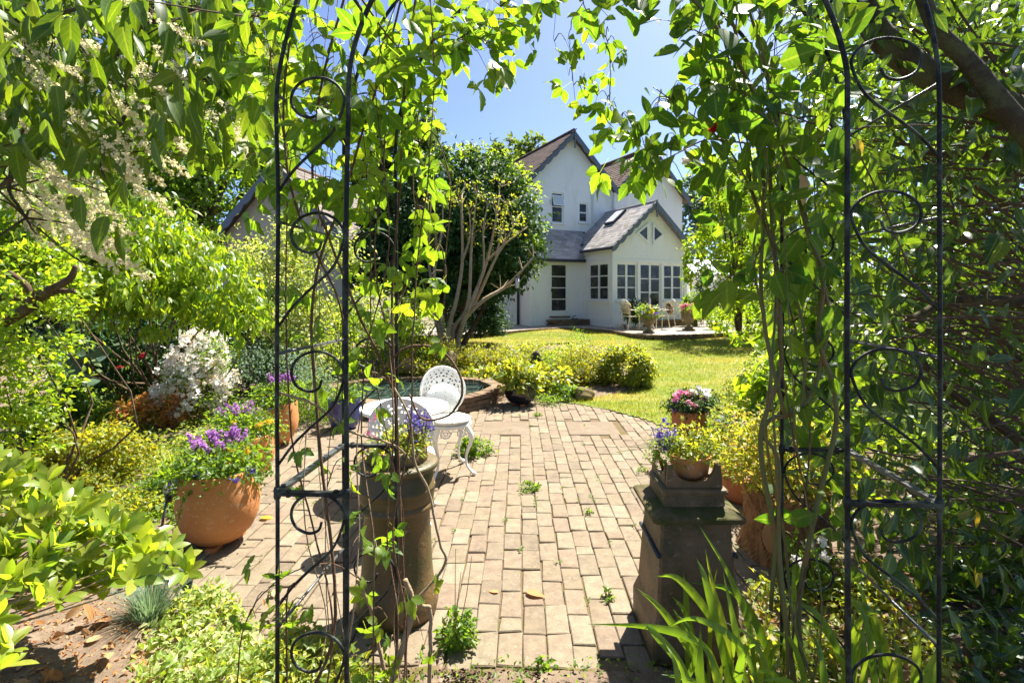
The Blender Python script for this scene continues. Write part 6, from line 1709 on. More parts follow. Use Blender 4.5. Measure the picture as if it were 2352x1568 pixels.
# ---- overhanging tree with cream flower panicles
ot = thing('overhanging_tree', 'overhanging tree with long drooping leaves and cream flower panicles', 'tree', (-4.2, 3.6, 0))
limbs = [[(-200, 300, 3.4), (0, 228, 3.2), (110, 215, 3.1), (225, 152, 3.0), (250, 140, 3.0)], [(225, 152, 3.0), (300, 150, 3.0), (370, 180, 3.1), (440, 170, 3.2), (540, 205, 3.2), (560, 250, 3.2)], [(0, 228, 3.2), (60, 120, 3.0), (150, 60, 2.9), (330, 10, 2.8)], [(-200, 60, 3.0), (100, 40, 2.8), (300, -30, 2.7)], [(250, 140, 3.0), (330, 60, 2.9), (470, 20, 2.8), (620, 40, 2.6)], [(215, 170, 2.9), (290, 200, 2.8), (280, 290, 2.8), (235, 370, 2.8), (240, 410, 2.8)], [(60, 300, 2.7), (50, 370, 2.7), (20, 430, 2.7), (60, 500, 2.7)], [(-150, 560, 3.3), (20, 410, 3.0), (40, 330, 2.9)]]
for i, s_ in enumerate(limbs): part('limb', MB().tube(spline([pt(*q) for q in s_], 24), [.045 if i < 2 else .018, .03 if i < 2 else .012, .012 if i < 2 else .005], 8), M['dark_bark'], ot, True)
part('trunk', MB().tube(spline([(-4.3, 3.6, -.1), (-4.1, 3.6, 1.2), pt(-200, 300, 3.4)], 12), [.14, .11, .06], 10), M['dark_bark'], ot, True)
rs_ = np.random.RandomState(19); n = 1150
xs = rs_.uniform(-80, 650, n); ys = -90 + 430 * rs_.rand(n) ** .9; ys += np.where(xs < 300, rs_.rand(n) ** 3 * 260, 0)
ds = rs_.uniform(2.1, 4.0, n)
hub = np.c_[rs_.uniform(-80, 650, 190), rs_.uniform(-90, 330, 190)]
h_ = rs_.randint(190, size=n); kk = rs_.rand(n) < .65
xs[kk] = hub[h_[kk], 0] + rs_.randn(kk.sum()) * 26; ys[kk] = hub[h_[kk], 1] + np.abs(rs_.randn(kk.sum())) * 34; ds[kk] = 2.3 + 1.3 * ((h_[kk] * 37 % 100) / 100)
Po = np.array([pt(a, b, c) for a, b, c in zip(xs, ys, ds)])
to_ = unit(rs_.randn(n, 3) * [.38, .38, .25] + [.12, 0, -1.0]); no_ = rs_.randn(n, 3) * .7 + [0, -.6, .2]
leaf_objects(ot, [T_LANCE, T_LANCE2, T_SLIM], Po, frames(Po, to_, no_, rs_.uniform(.12, .19, n)), M['overhang'], 300, 'leaf', 'foliage', 'ot', 19)
mb = MB()
for i in range(90):
    q = limbs[rs_.randint(len(limbs))]; a = pt(*q[rs_.randint(1, len(q))]); e = a + rs_.randn(3) * [.35, .3, .2] + [.1, 0, -.05]
    mb.tube(spline([a, (a + e) / 2 + rs_.randn(3) * .04, e], 7), [.006, .0025], 5)
part('twigs', mb, M['dark_bark'], ot)['kind'] = 'stuff'
PAN = []
for v in range(4):
    q = np.random.RandomState(60 + v); P = []
    L = 1.0
    for br in range(20):
        u = .03 + .92 * br / 20; ln = (1 - u) * .13 + .03; a = q.uniform(0, 6.28)
        for j in range(14):
            f = q.rand(); P.append([math.cos(a) * ln * f + q.randn() * .015, u + ln * f * .7 + q.randn() * .012, math.sin(a) * ln * f + q.randn() * .015])
    P = np.array(P)
    V, FF, At = join_leaves(T_FLOWER, P, frames(P, q.randn(len(P), 3), q.randn(len(P), 3), q.uniform(.022, .042, len(P))), None, v)
    me = np_mesh('flower_panicle', V, FF, At); me.materials.append(M['cream_flower']); PAN.append(me)
pan_px = [(20, 20), (60, 60), (110, 20), (150, 110), (70, 150), (200, 60), (250, 110), (300, 40), (40, 250), (95, 265), (150, 250), (195, 285), (240, 260), (300, 250), (345, 225), (385, 215), (405, 250), (440, 265), (500, 270), (560, 180), (600, 150), (330, 300), (290, 330), (270, 390), (310, 400), (40, 350), (90, 400), (20, 460), (110, 440), (130, 480), (170, 520), (110, 500), (60, 30), (130, 70), (370, 120), (420, 90), (470, 130), (520, 80), (580, 60), (30, 110), (160, 190), (230, 200), (10, 190), (350, 60), (260, 30), (20, 400), (70, 470), (480, 200), (530, 330), (140, 350), (60, 200), (120, 140), (210, 110), (280, 120), (340, 170), (420, 200), (460, 60), (540, 130), (600, 230), (570, 320), (250, 340), (200, 430), (160, 470), (60, 330), (-10, 300), (0, 120), (180, 20), (390, 30), (210, 560), (150, 560)]
pan_px = [(x + dx_, y + dy_) for i, (x, y) in enumerate(pan_px) for dx_, dy_ in ((0, 0), (26, -14)) if not ((x > 380 or y < 170) and i % 5 < 3)]
for i, (x, y) in enumerate(pan_px):
    Y = 2.25 + 1.2 * rs_.rand(); s_ = rs_.uniform(.24, .40) * (1.2 if y > 380 else 1)
    o = bpy.data.objects.new('flower_panicle', PAN[i % 4]); col.objects.link(o); o.parent = ot
    fr_ = frames(np.zeros((1, 3)), np.array([[.75 + rs_.uniform(-.3, .2), rs_.uniform(-.4, .2), -.62 + rs_.uniform(-.25, .3)]]), rs_.randn(1, 3), [s_])[0]
    mw = np.eye(4); mw[:3, :3] = fr_; mw[:3, 3] = pt(x - 25, y - 25, Y) - WL[ot]; o.matrix_basis = Matrix(mw.tolist())

# ---- laurel in the lower left corner
lr = thing('laurel', 'low laurel with glossy yellow-green leaf rosettes in the sunny corner', 'shrub', (-2.3, 1.95, 0))
rs_ = np.random.RandomState(23); Pl, Tl, Nl, Sl = [], [], [], []; mb = MB()
ros = [(rs_.uniform(-60, 350), rs_.uniform(1050, 1340)) for _ in range(120)] + [(40, 1390), (90, 1380), (140, 1375), (10, 1340), (60, 1330), (190, 1350), (240, 1340), (110, 1310), (-30, 1385), (110, 1060), (60, 1085), (150, 1080), (200, 1105), (240, 1150), (300, 1165), (330, 1190), (350, 1230), (390, 1255), (425, 1265), (400, 1235), (20, 1480), (-20, 1430), (5, 1530), (260, 1200), (280, 1260), (200, 1180), (170, 1130), (230, 1230), (330, 1290), (360, 1270)]
for x, y in ros:
    lim = 1060 + max(0, x) * .52
    if y < lim - 15: y = lim + rs_.uniform(0, 60)
    if y > 1430 - x * .25 and y < 1450: y -= 110
    Y = 1.95 + .85 * (1400 - y) / 400 + rs_.uniform(-.15, .15); c = pt(x, y, Y); c[2] = max(c[2], .06)
    d = unit(np.array([.45, .05, .8]) + rs_.randn(3) * .35)
    u = unit(np.cross(d, rs_.randn(3))); w = np.cross(d, u); k = rs_.randint(6, 10)
    for j in range(k):
        a = 6.28 * j / k + rs_.rand() * .5; rdl = u * math.cos(a) + w * math.sin(a)
        Pl.append(c - d * rs_.uniform(0, .035)); Tl.append(rdl * rs_.uniform(.5, .9) + d * rs_.uniform(.5, 1.1)); Nl.append(d - rdl * .4); Sl.append(rs_.uniform(.07, .115))
    r0 = pt(-160, 1400, 2.1) + rs_.randn(3) * [.06, .12, .04]
    if rs_.rand() < .42: mb.tube(spline([r0, r0 * .5 + c * .5 + [0, 0, -.035 - .03 * rs_.rand()], c], 12), [.006, .002], 5)
Pl = np.array(Pl)
leaf_objects(lr, [T_OBOV, T_OBOV2], Pl, frames(Pl, np.array(Tl), np.array(Nl), np.array(Sl)), M['laurel'], 300, 'leaf', 'foliage', 'lr', 23)
part('branches', mb, M['dry_stem'], lr)

# ---- ground cover, fallen leaves, weeds
def carpet(name, poly_px, n, size, m, h, seed, tm=T_4):
    rs_ = np.random.RandomState(seed); G = np.array([gp(*q)[:2] for q in poly_px]); lo, hi = G.min(0), G.max(0)
    x, y = rs_.uniform(lo[0], hi[0], n * 3), rs_.uniform(lo[1], hi[1], n * 3)
    dens = vnoise(x, y, .22, seed); k = in_poly(x, y, G) & (rs_.rand(n * 3) < np.clip(dens * 1.8 - .25, .05, 1)); x, y = x[k][:n], y[k][:n]
    P = np.stack([x, y, np.where(in_poly(x, y, PATIO), 0, bed_z(x, y)) + .012 + h * rs_.rand(len(x)) ** 1.3 * np.clip(vnoise(x, y, .22, seed) * 1.5, .2, 1)], 1)
    t = rs_.randn(len(x), 3) * .8 + [0, 0, .15]; nr = rs_.randn(len(x), 3) * .45 + [0, 0, 1]
    V, FF, At = join_leaves(tm, P, frames(P, t, nr, rs_.uniform(size[0], size[1], len(x))), None, seed)
    o = link_mesh(name, np_mesh(name, V, FF, At), M[m]); o['kind'] = 'stuff'
    return o
carpet('ground_cover', [(300, 1568), (330, 1470), (420, 1370), (500, 1335), (560, 1420), (640, 1500), (700, 1620), (300, 1640)], 2600, (.018, .05), 'variegated', .08, 1)
carpet('ground_cover', [(560, 1540), (640, 1440), (720, 1480), (800, 1560), (960, 1640), (560, 1640)], 1500, (.025, .05), 'lime', .12, 2)
carpet('bed_foliage', [(60, 960), (420, 960), (600, 1000), (520, 1120), (420, 1200), (380, 1320), (100, 1300), (-50, 1100)], 5200, (.03, .055), 'mid_green', .09, 3)
carpet('bed_foliage', [(120, 930), (560, 930), (640, 960), (560, 1060), (300, 1100), (100, 1060)], 2600, (.03, .06), 'lime', .12, 4)
carpet('ground_cover', [(1720, 1380), (1900, 1330), (2100, 1400), (2200, 1640), (1700, 1640)], 1600, (.03, .055), 'lime', .14, 5)
carpet('bed_foliage', [(1640, 1010), (1800, 960), (2100, 1000), (2350, 1150), (2300, 1300), (1900, 1200)], 3000, (.04, .08), 'bright', .25, 6)
carpet('bed_foliage', [(1080, 870), (1180, 800), (1320, 790), (1420, 820), (1480, 860), (1440, 890), (1250, 890)], 2200, (.035, .065), 'lime', .10, 15)
carpet('bed_foliage', [(880, 930), (900, 880), (1180, 870), (1330, 890), (1330, 915), (1180, 905), (1050, 900)], 900, (.03, .06), 'lime', .06, 7)
carpet('bed_foliage', [(2120, 1330), (2420, 1300), (2420, 1640), (2180, 1640)], 900, (.05, .10), 'hedge', .22, 16)
carpet('fallen_leaves', [(-100, 1640), (-60, 1430), (250, 1430), (420, 1560), (400, 1640)], 50, (.04, .10), 'dead', .005, 8, T_OV)
carpet('fallen_leaves', [(1730, 1400), (2000, 1280), (2400, 1350), (2400, 1640), (1900, 1640)], 260, (.03, .07), 'dead', .005, 9, T_OV)
carpet('fallen_leaves', [(480, 1330), (640, 1330), (760, 1480), (640, 1520)], 26, (.03, .06), 'dead', .0, 10, T_OV)
# chips of bark and stones on the sunny soil
rs_ = np.random.RandomState(31); n = 2600
gx_, gy_ = rs_.uniform(-2.6, -.7, n), rs_.uniform(1.5, 2.7, n); k = ~in_poly(gx_, gy_, PATIO); gx_, gy_ = gx_[k], gy_[k]
Pc = np.stack([gx_, gy_, bed_z(gx_, gy_) + .003], 1)
V, FF, At = join_leaves((T_2[0] * [1.3, 1, 2.5], T_2[1], T_2[2]), Pc, frames(Pc, rs_.randn(len(Pc), 3) * [1, 1, .25], rs_.randn(len(Pc), 3) * .4 + [0, 0, 1], rs_.uniform(.008, .03, len(Pc))), None, 31)
o = link_mesh('bark_chips', np_mesh('bark_chips', V, FF, At), M['dead']); o['kind'] = 'stuff'
n = 2600
gx_, gy_ = rs_.uniform(-1.1, 1.15, n), 2.13 + np.abs(rs_.randn(n)) * -.10
Pc = np.stack([gx_, gy_, .012 + .03 * vnoise(gx_, gy_, .16, 12) + .01 * rs_.rand(n)], 1)
V, FF, At = join_leaves((T_2[0] * [1.2, 1, 2.5], T_2[1], T_2[2]), Pc, frames(Pc, rs_.randn(n, 3) * [1, 1, .4], rs_.randn(n, 3) * .5 + [0, 0, 1], rs_.uniform(.008, .028, n)), None, 33)
o = link_mesh('leaf_litter', np_mesh('leaf_litter', V, FF, At), M['bark']); o['kind'] = 'stuff'
carpet('edge_weeds', [(1150, 1528), (1530, 1520), (1560, 1640), (900, 1640), (960, 1540)], 260, (.012, .03), 'mid_green', .03, 14)
def lone_leaf(label, x, y, s, m, rot, name='fallen_leaf', z=.006):
    g = gp(x, y); mb = MB(); V, T, A = T_OV
    W = rotz(V * s * [1, 1, .6], rot); me = np_mesh(name, W, T, A, True)
    o = link_mesh(name, me, M[m]); o.location = (g[0], g[1], g[2] + z + .06 * s); o['label'] = label; o['category'] = 'leaf'
lone_leaf('curled orange dead leaf lying alone in the middle of the brick patio', 1208, 1362, .11, 'dead', -1.9)
lone_leaf('yellow fallen leaf on the bricks beside the large lavender pot', 597, 1192, .11, 'yellow_leaf', -1.5)
lone_leaf('small pale dead leaf on the bricks near the round chimney pot', 1145, 1363, .06, 'dead', 1.2)
# weeds in the joints
J = []
for q in range(260):
    cx_ = -2.85 + .1125 * rs_.randint(10, 44) + .056; yy = rs_.uniform(2.2, 7.6)
    if in_poly(np.array([cx_]), np.array([yy]), PATIO)[0] and rs_.rand() < vnoise(np.array([cx_]), np.array([yy]), .7, 44)[0] * 1.3:
        for j in range(rs_.randint(3, 12)): J.append([cx_ + rs_.randn() * .008, yy + rs_.randn() * .02, .004 + .008 * rs_.rand()])
J = np.array(J); V, FF, At = join_leaves(T_4, J, frames(J, rs_.randn(len(J), 3) * [1, 1, .2] + [0, 0, .35], rs_.randn(len(J), 3) * .3 + [0, 0, 1], rs_.uniform(.010, .024, len(J))), None, 32)
o = link_mesh('joint_weeds', np_mesh('joint_weeds', V, FF, At), M['mid_green']); o['kind'] = 'stuff'
def weed(label, x, y, r, h, n, size, m='mid_green', name='weed', seed=0, tall=0):
    g = gp(x, y); t = bush(name, label, 'weed', g, [(g[0], g[1], g[2] + h * .45, r, r * .8, h * .6)], n, size, m, T_4, stems=6, stem_r=.0025, stem_m='green_stem', seed=seed, clumps=26)
    for i in range(tall):
        rs_ = np.random.RandomState(seed + i); e = g + [rs_.uniform(-.02, .09), rs_.uniform(-.03, .1), rs_.uniform(.28, .5)]
        part('flower_stalk', MB().tube(spline([g, (g + e) / 2 + rs_.randn(3) * .012, e], 10), [.0025, .0012], 4), M['green_stem'], t)
    return t
weed('round leafy geranium clump growing through the bricks by the chair leg', 1092, 1045, .15, .17, 900, (.025, .05), seed=51)
weed('small flat weed cushion in the middle of the brick patio', 1217, 1124, .075, .05, 260, (.018, .032), seed=52)
weed('tall weed with wiry flower stalks at the foot of the round chimney pot', 1045, 1478, .085, .13, 520, (.02, .045), seed=53, tall=3)
weed('tiny tuft of weeds near the dark bowl on the patio', 1237, 955, .06, .035, 140, (.015, .03), seed=54)
weed('little bright weed left of the round chimney pot in its shadow', 660, 1415, .05, .05, 130, (.018, .035), 'lime', seed=55)
weed('grassy weed at the front edge of the bricks', 1250, 1545, .03, .06, 60, (.02, .04), seed=56)
weed('small weed between bricks halfway along the patio', 1352, 1180, .035, .03, 70, (.014, .028), seed=57)
weed('low weed rosette on the bricks to the left of the square chimney pot', 1395, 1372, .04, .03, 40, (.025, .045), seed=58)
weed('pale daisy-like weed sprouting beside the flowerpot trails', 1478, 1085, .06, .05, 90, (.015, .03), seed=59)

# ---- plants on the right beyond the arch
bush('young_tree', 'bright leafy young tree beyond the lawn just right of the glazed wing', 'tree', (6.6, 15.2, .35), [B(1690, 520, 15, 90, 110), B(1612, 590, 15.4, 45, 75), B(1760, 640, 14.8, 90, 90), B(1700, 690, 14.6, 70, 40), B(1720, 420, 15.4, 110, 80)], 5600, (.12, .2), 'bright', T_4, seed=120, stems=10, stem_r=.03, droop=.4, clumps=130, spread=.13)
bush('leafy_shrub', 'loose leafy spray arching over the right edge of the lawn', 'shrub', (3.7, 7.2, 0), [B(1700, 740, 7.2, 55, 36), B(1770, 690, 7.2, 60, 70), B(1740, 780, 7.0, 50, 30)], 900, (.05, .085), 'bright', T_4, seed=126, stems=6, stem_r=.012, droop=.4, clumps=50, spread=.13)
bush('variegated_shrub', 'small shrub with yellow-edged leaves at the right edge of the lawn', 'shrub', gp(1745, 985), [B(1740, 890, 6.0, 55, 70), B(1770, 930, 6.0, 60, 60), B(1715, 930, 6.1, 30, 40)], 2600, (.035, .06), 'variegated', T_4, seed=121)
bush('bedding_plant', 'small plants with violet and red flowers between the terracotta pot and the arch', 'plant', gp(1690, 1040), [B(1690, 995, 5.2, 60, 40), B(1740, 1000, 5.1, 40, 36)], 1600, (.03, .05), 'mid_green', seed=122, flowers=(([B(1690, 985, 5.1, 50, 34)], 50, (.03, .05), 'violet_flower', T_FLOWER), ([B(1720, 990, 5.1, 50, 34)], 40, (.04, .06), 'pink_flower', T_FLOWER)), stem_m='green_stem')
bush('broad_leaved_shrub', 'shrub with broad bright green leaves just beyond the right side of the arch', 'shrub', gp(1830, 1010), [B(1800, 920, 5.0, 80, 80), B(1880, 980, 4.8, 90, 90), B(1780, 840, 5.2, 60, 60)], 900, (.12, .2), 'bright', T_4, seed=123, droop=.5)
bush('white_bedding', 'small white-flowered plant at the foot of the log planter', 'plant', gp(1868, 1335), [B(1862, 1265, 2.75, 42, 34), B(1868, 1315, 2.7, 52, 26)], 420, (.03, .05), 'mid_green', seed=124, flowers=(([B(1862, 1270, 2.68, 44, 36)], 46, (.028, .042), 'white_flower', T_FLOWER),), stem_m='green_stem')
# iris
ir = thing('iris', 'clump of sword-shaped iris leaves in front of the square chimney pot', 'plant', (1.05, 1.72, 0))
rs_ = np.random.RandomState(27)
named = [((1560, 1600), (1600, 1480), (1500, 1440), (1350, 1432)), ((1700, 1600), (1640, 1430), (1560, 1330), (1505, 1322)), ((1680, 1600), (1650, 1450), (1620, 1330), (1600, 1282)), ((1740, 1600), (1720, 1440), (1670, 1310), (1605, 1205)), ((1690, 1600), (1670, 1470), (1640, 1360), (1620, 1260)), ((1620, 1600), (1600, 1500), (1570, 1440), (1545, 1395)), ((1640, 1600), (1590, 1500), (1520, 1400), (1462, 1350)), ((1720, 1600), (1700, 1500), (1680, 1400), (1660, 1310)), ((1600, 1610), (1560, 1520), (1500, 1450), (1480, 1430)), ((1750, 1600), (1700, 1480), (1600, 1420), (1530, 1440))]
def blade(P, w, m='iris'):
    S = spline(P, 14); n_ = len(S); T = np.gradient(S, axis=0); side_ = unit(np.cross(T, np.array([.15, -1, .2])))
    u = np.linspace(0, 1, n_); ww = w * np.clip(np.minimum((1 - u) * 2.2, .55 + u), 0, 1)[:, None]
    mid = S + np.cross(side_, T / np.linalg.norm(T, axis=1, keepdims=True)) * w * .18
    V = np.concatenate([S - side_ * ww, mid, S + side_ * ww]); i = np.arange(n_ - 1)
    Q = np.concatenate([np.stack([i, n_ + i, n_ + i + 1, i + 1], 1), np.stack([n_ + i, 2 * n_ + i, 2 * n_ + i + 1, n_ + i + 1], 1)])
    o = link_mesh('leaf', np_mesh('leaf', V - WL[ir], Q, np.tile([0.0, 0, 0], (len(V), 1)), True), M[m], ir)
for q in named:
    Y0 = rs_.uniform(1.7, 1.95); blade([pt(x, y, Y0 + .03 * j) for j, (x, y) in enumerate(q)], rs_.uniform(.011, .016))
for i in range(58):
    x0 = rs_.uniform(1560, 2150); Y0 = rs_.uniform(1.5, 2.05); b = np.array([(x0 - VX) * Y0 / F, Y0, -.03]); L = rs_.uniform(.32, .62) * (1 if x0 < 1850 else .9)
    a = rs_.uniform(0, 6.28); ln = rs_.uniform(.1, .5); d = np.array([math.cos(a) - .35, math.sin(a) * .5, 0]) * ln * L
    blade([b, b + d * .15 + [0, 0, L * .4], b + d * .5 + [0, 0, L * .78], b + d * 1.05 + [0, 0, L * (1 - .35 * ln)]], rs_.uniform(.009, .018))

# ---- evergreen hedge with bare inner branches, right
hg = thing('evergreen_hedge', 'tall dense evergreen filling the right side with thick limbs and many bare twigs', 'hedge', (3.4, 3.4, 0))
rs_ = np.random.RandomState(37)
for s_, r_ in (([(1930, -120, 2.35), (1973, 0, 2.35), (2045, 108, 2.28), (2190, 201, 2.2), (2340, 262, 2.12), (2600, 380, 2.05)], [.05, .058, .07]), ([(2100, -60, 2.15), (2150, 65, 2.1), (2226, 144, 2.05), (2352, 300, 1.95), (2600, 560, 1.9)], [.026, .034, .045]), ([(2080, 340, 3.2), (2200, 355, 3.1), (2352, 350, 3.0), (2600, 380, 2.9)], [.02, .035, .05]), ([(2090, 735, 3.2), (2200, 690, 3.2), (2400, 700, 3.1)], [.025, .03, .04]), ([(2300, 1700, 2.9), (2290, 1500, 2.9), (2420, 1100, 3.0)], [.05, .05, .06]), ([(2080, 770, 3.3), (2160, 880, 3.3), (2300, 980, 3.2), (2500, 1150, 3.1)], [.02, .025, .04])):
    part('limb', MB().tube(spline([pt(*q) for q in s_], 26), r_, 12), M['dark_bark'], hg, True)
mb = MB()
for i in range(210):
    y0 = rs_.uniform(150, 1330); Y0 = rs_.uniform(2.3, 3.9); x1 = rs_.uniform(1850, 2250)
    a = pt(rs_.uniform(2380, 2700), y0 + rs_.uniform(-60, 160), Y0); e = pt(x1, y0 + rs_.uniform(-330, 160), Y0 + rs_.uniform(-.4, .4))
    m_ = (a + e) / 2 + rs_.randn(3) * .08
    mb.tube(spline([a, m_, e], 8), [rs_.uniform(.005, .014), .003], 5)
part('branches', mb, M['bark'], hg)
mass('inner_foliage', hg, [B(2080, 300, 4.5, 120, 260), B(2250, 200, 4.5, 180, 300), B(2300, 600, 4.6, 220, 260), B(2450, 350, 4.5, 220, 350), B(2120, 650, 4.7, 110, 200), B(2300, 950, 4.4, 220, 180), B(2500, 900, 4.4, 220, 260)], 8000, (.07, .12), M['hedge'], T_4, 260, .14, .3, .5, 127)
n = 5400
xs = rs_.uniform(1770, 2560, n); ys = rs_.uniform(-200, 1330, n); ds = 2.05 + 1.6 * rs_.rand(n)
keep = (rs_.rand(n) < np.where((xs > 2080) & (ys > 430) & (ys < 1150), .42, 1.0)) & (xs > 1770 + np.clip((ys - 950) * .55, 0, 400))
xs, ys, ds = xs[keep], ys[keep], ds[keep]; n = len(xs)
Ph = np.array([pt(a, b, c) for a, b, c in zip(xs, ys, ds)])
th = unit(rs_.randn(n, 3) * .5 + [-.35, -.25, -.75]); nh = rs_.randn(n, 3) * .6 + [-.3, -.5, .5]
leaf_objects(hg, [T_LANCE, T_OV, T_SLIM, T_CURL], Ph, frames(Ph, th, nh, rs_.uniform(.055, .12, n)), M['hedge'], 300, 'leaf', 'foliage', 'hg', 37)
hb = thing('laurel_bank', 'sunlit bank of evergreen leaves glinting through the bare twigs of the hedge', 'hedge', (9, 10.2, 0.1))
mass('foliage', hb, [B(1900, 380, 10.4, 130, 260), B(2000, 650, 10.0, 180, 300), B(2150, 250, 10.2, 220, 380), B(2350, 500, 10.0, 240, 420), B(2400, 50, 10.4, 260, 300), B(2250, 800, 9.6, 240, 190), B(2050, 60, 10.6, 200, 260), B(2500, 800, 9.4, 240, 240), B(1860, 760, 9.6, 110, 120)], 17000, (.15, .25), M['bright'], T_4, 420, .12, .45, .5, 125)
branchy(hb, (9, 10.2, -.1), [B(1850, 300, 10.4, 1, 1)[:3], B(2150, 250, 10.2, 1, 1)[:3], B(2350, 500, 10, 1, 1)[:3], B(2400, 50, 10.4, 1, 1)[:3], B(2250, 900, 9.6, 1, 1)[:3]], .12, .03, M['dark_bark'], 'trunk', 6)
for lab, x, y, Y, s_, m_ in (('yellowed leaf hanging among the climbing stems near the top of the arch', 1968, 318, 1.75, .075, 'yellow_leaf'), ('bright yellow leaf low in the evergreen hedge', 2382 * .94, 1172, 2.5, .09, 'yellow_leaf'), ('mottled yellow leaf low in the hedge below another yellow one', 2240, 1300, 2.4, .11, 'yellow_leaf'), ('rust-brown curled dead leaf caught on a climber stem', 1838, 400, 1.8, .11, 'dead'), ('orange-yellow leaf in the overhanging tree canopy', 483, 35, 2.3, .09, 'yellow_leaf')):
    V, T, A = T_OV; c = pt(x, y, Y); W = np.einsum('ij,kj->ki', frames(np.zeros((1, 3)), np.array([[.2, -.1, -1.0]]), np.array([[.3, -1, .2]]), [s_])[0], V)
    o = link_mesh('withered_leaf', np_mesh('withered_leaf', W, T, A, True), M[m_]); o.location = tuple(c); o['label'] = lab; o['category'] = 'leaf'

# ---- climbers on the arch
def climber(name, label, cat, stems, leaf_spec, tms, m, stem_m, seed, n_obj=300, key='c', face=(0, -.55, .45), tipd=(0, 0, -.55), rnd=.6, base=(0, 1.8, 0), stalk=True):
    t = thing(name, label, cat, base); rs_ = np.random.RandomState(seed)
    nodes_ = []
    for pts_, rr, mm in stems:
        S = spline([pt(*q) for q in pts_], 40)
        S = S + np.cumsum(rs_.randn(40, 3) * .0015, 0) * np.sin(np.linspace(0, np.pi, 40))[:, None]
        part('stem', MB().tube(S, rr, 7), M[mm or stem_m], t, True); nodes_.append(S)
    N = np.concatenate(nodes_)
    P, T_, Nn, S_ = [], [], [], []; mb = MB()
    for x0, x1, y0, y1, n, Y0, Y1, s0, s1 in leaf_spec:
        for i in range(n):
            p = pt(rs_.uniform(x0, x1), rs_.uniform(y0, y1), rs_.uniform(Y0, Y1))
            P.append(p); T_.append(np.array(tipd) + rs_.randn(3) * rnd); Nn.append(np.array(face) + rs_.randn(3) * .45); S_.append(rs_.uniform(s0, s1))
            if stalk and rs_.rand() < .5:
                j = np.argmin(((N - p) ** 2).sum(1) + rs_.rand(len(N)) * .02)
                if np.linalg.norm(N[j] - p) < .45: mb.tube(spline([N[j], (N[j] + p) / 2 + [0, 0, .03], p], 6), [.0022, .0012], 4)
    P = np.array(P)
    leaf_objects(t, tms, P, frames(P, np.array(T_), np.array(Nn), np.array(S_)), M[m], n_obj, 'leaf', 'foliage', key, seed)
    if mb.v: part('leaf_stalks', mb, M[stem_m], t)['kind'] = 'stuff'
    return t
cl_st = [([(935, 1640, 2.0), (925, 1300, 2.02), (912, 1000, 2.03), (900, 700, 2.05), (915, 430, 2.05), (925, 200, 2.0), (960, -40, 1.95)], [.006, .004], None),
         ([(880, 1640, 1.95), (935, 1440, 1.98), (950, 1390, 2.0), (930, 1330, 2.0)], [.013, .012, .010], 'dry_stem'), ([(985, 1640, 2.0), (985, 1430, 2.0), (970, 1390, 2.0)], [.009, .007], 'dry_stem'),
         ([(945, 1390, 2.0), (1020, 1300, 2.02), (1010, 1240, 2.02), (985, 1130, 2.02), (950, 1050, 2.0), (940, 960, 2.0), (905, 890, 2.0)], [.006, .005, .004], 'dry_stem'),
         ([(940, 905, 1.98), (970, 960, 1.98), (1030, 950, 1.98), (1060, 900, 1.98), (1050, 850, 2.0), (1000, 800, 2.0), (930, 800, 2.0), (860, 870, 2.0)], [.004, .005, .004], None),
         ([(640, 900, 1.62), (720, 930, 1.7), (800, 990, 1.8), (900, 1020, 1.9), (945, 1060, 2.0)], [.004, .0045], 'dry_stem'),
         ([(900, 890, 2.0), (860, 800, 1.95), (820, 720, 1.9), (760, 560, 1.85), (720, 420, 1.8), (740, 200, 1.75), (800, -40, 1.7)], [.005, .004], None),
         ([(690, 1640, 1.7), (770, 1420, 1.75), (735, 1000, 1.8), (720, 760, 1.8), (740, 600, 1.8), (790, 470, 1.85), (840, 300, 1.9), (900, 100, 1.9), (930, -40, 1.9)], [.006, .005, .004], None),
         ([(660, 1640, 1.6), (660, 1380, 1.62), (690, 1330, 1.62), (760, 1290, 1.65), (830, 1330, 1.8)], [.003, .002], None),
         ([(800, 900, 1.9), (780, 700, 1.9), (690, 500, 1.7), (650, 300, 1.65), (665, 100, 1.65), (700, -40, 1.65)], [.004, .0035], None),
         ([(905, 700, 2.05), (1000, 560, 2.0), (1010, 700, 2.0), (960, 800, 2.0), (880, 870, 2.0)], [.003, .0025], None), ([(930, 400, 2.05), (990, 300, 2.0), (1040, 420, 1.95), (1020, 640, 1.95)], [.003, .002], None),
         ([(905, 1640, 2.05), (870, 1480, 2.0), (850, 1390, 1.95), (820, 1330, 1.9)], [.008, .006], 'dry_stem'), ([(800, -40, 1.8), (950, 130, 1.9), (1090, 60, 1.95), (1200, -30, 2.0)], [.004, .003], None), ([(545, 1568, 1.6), (560, 1420, 1.6), (620, 1340, 1.6), (700, 1300, 1.65)], [.0022, .0018], None)]
rs_ = np.random.RandomState(88)
def wander(x0, x1, spread, Y, m_, r):
    y = np.linspace(1640, -40, 9); x = np.linspace(x0, x1, 9) + np.cumsum(rs_.randn(9)) * spread
    return ([(a, b, Y + .08 * rs_.randn()) for a, b in zip(x, y)], [r, r * .8, r * .5], m_)
cl_extra = [wander(rs_.uniform(700, 960), rs_.uniform(680, 1000), 24, rs_.uniform(1.65, 2.05), [None, 'dry_stem', None][q % 3], rs_.uniform(.0018, .0036)) for q in range(9)]
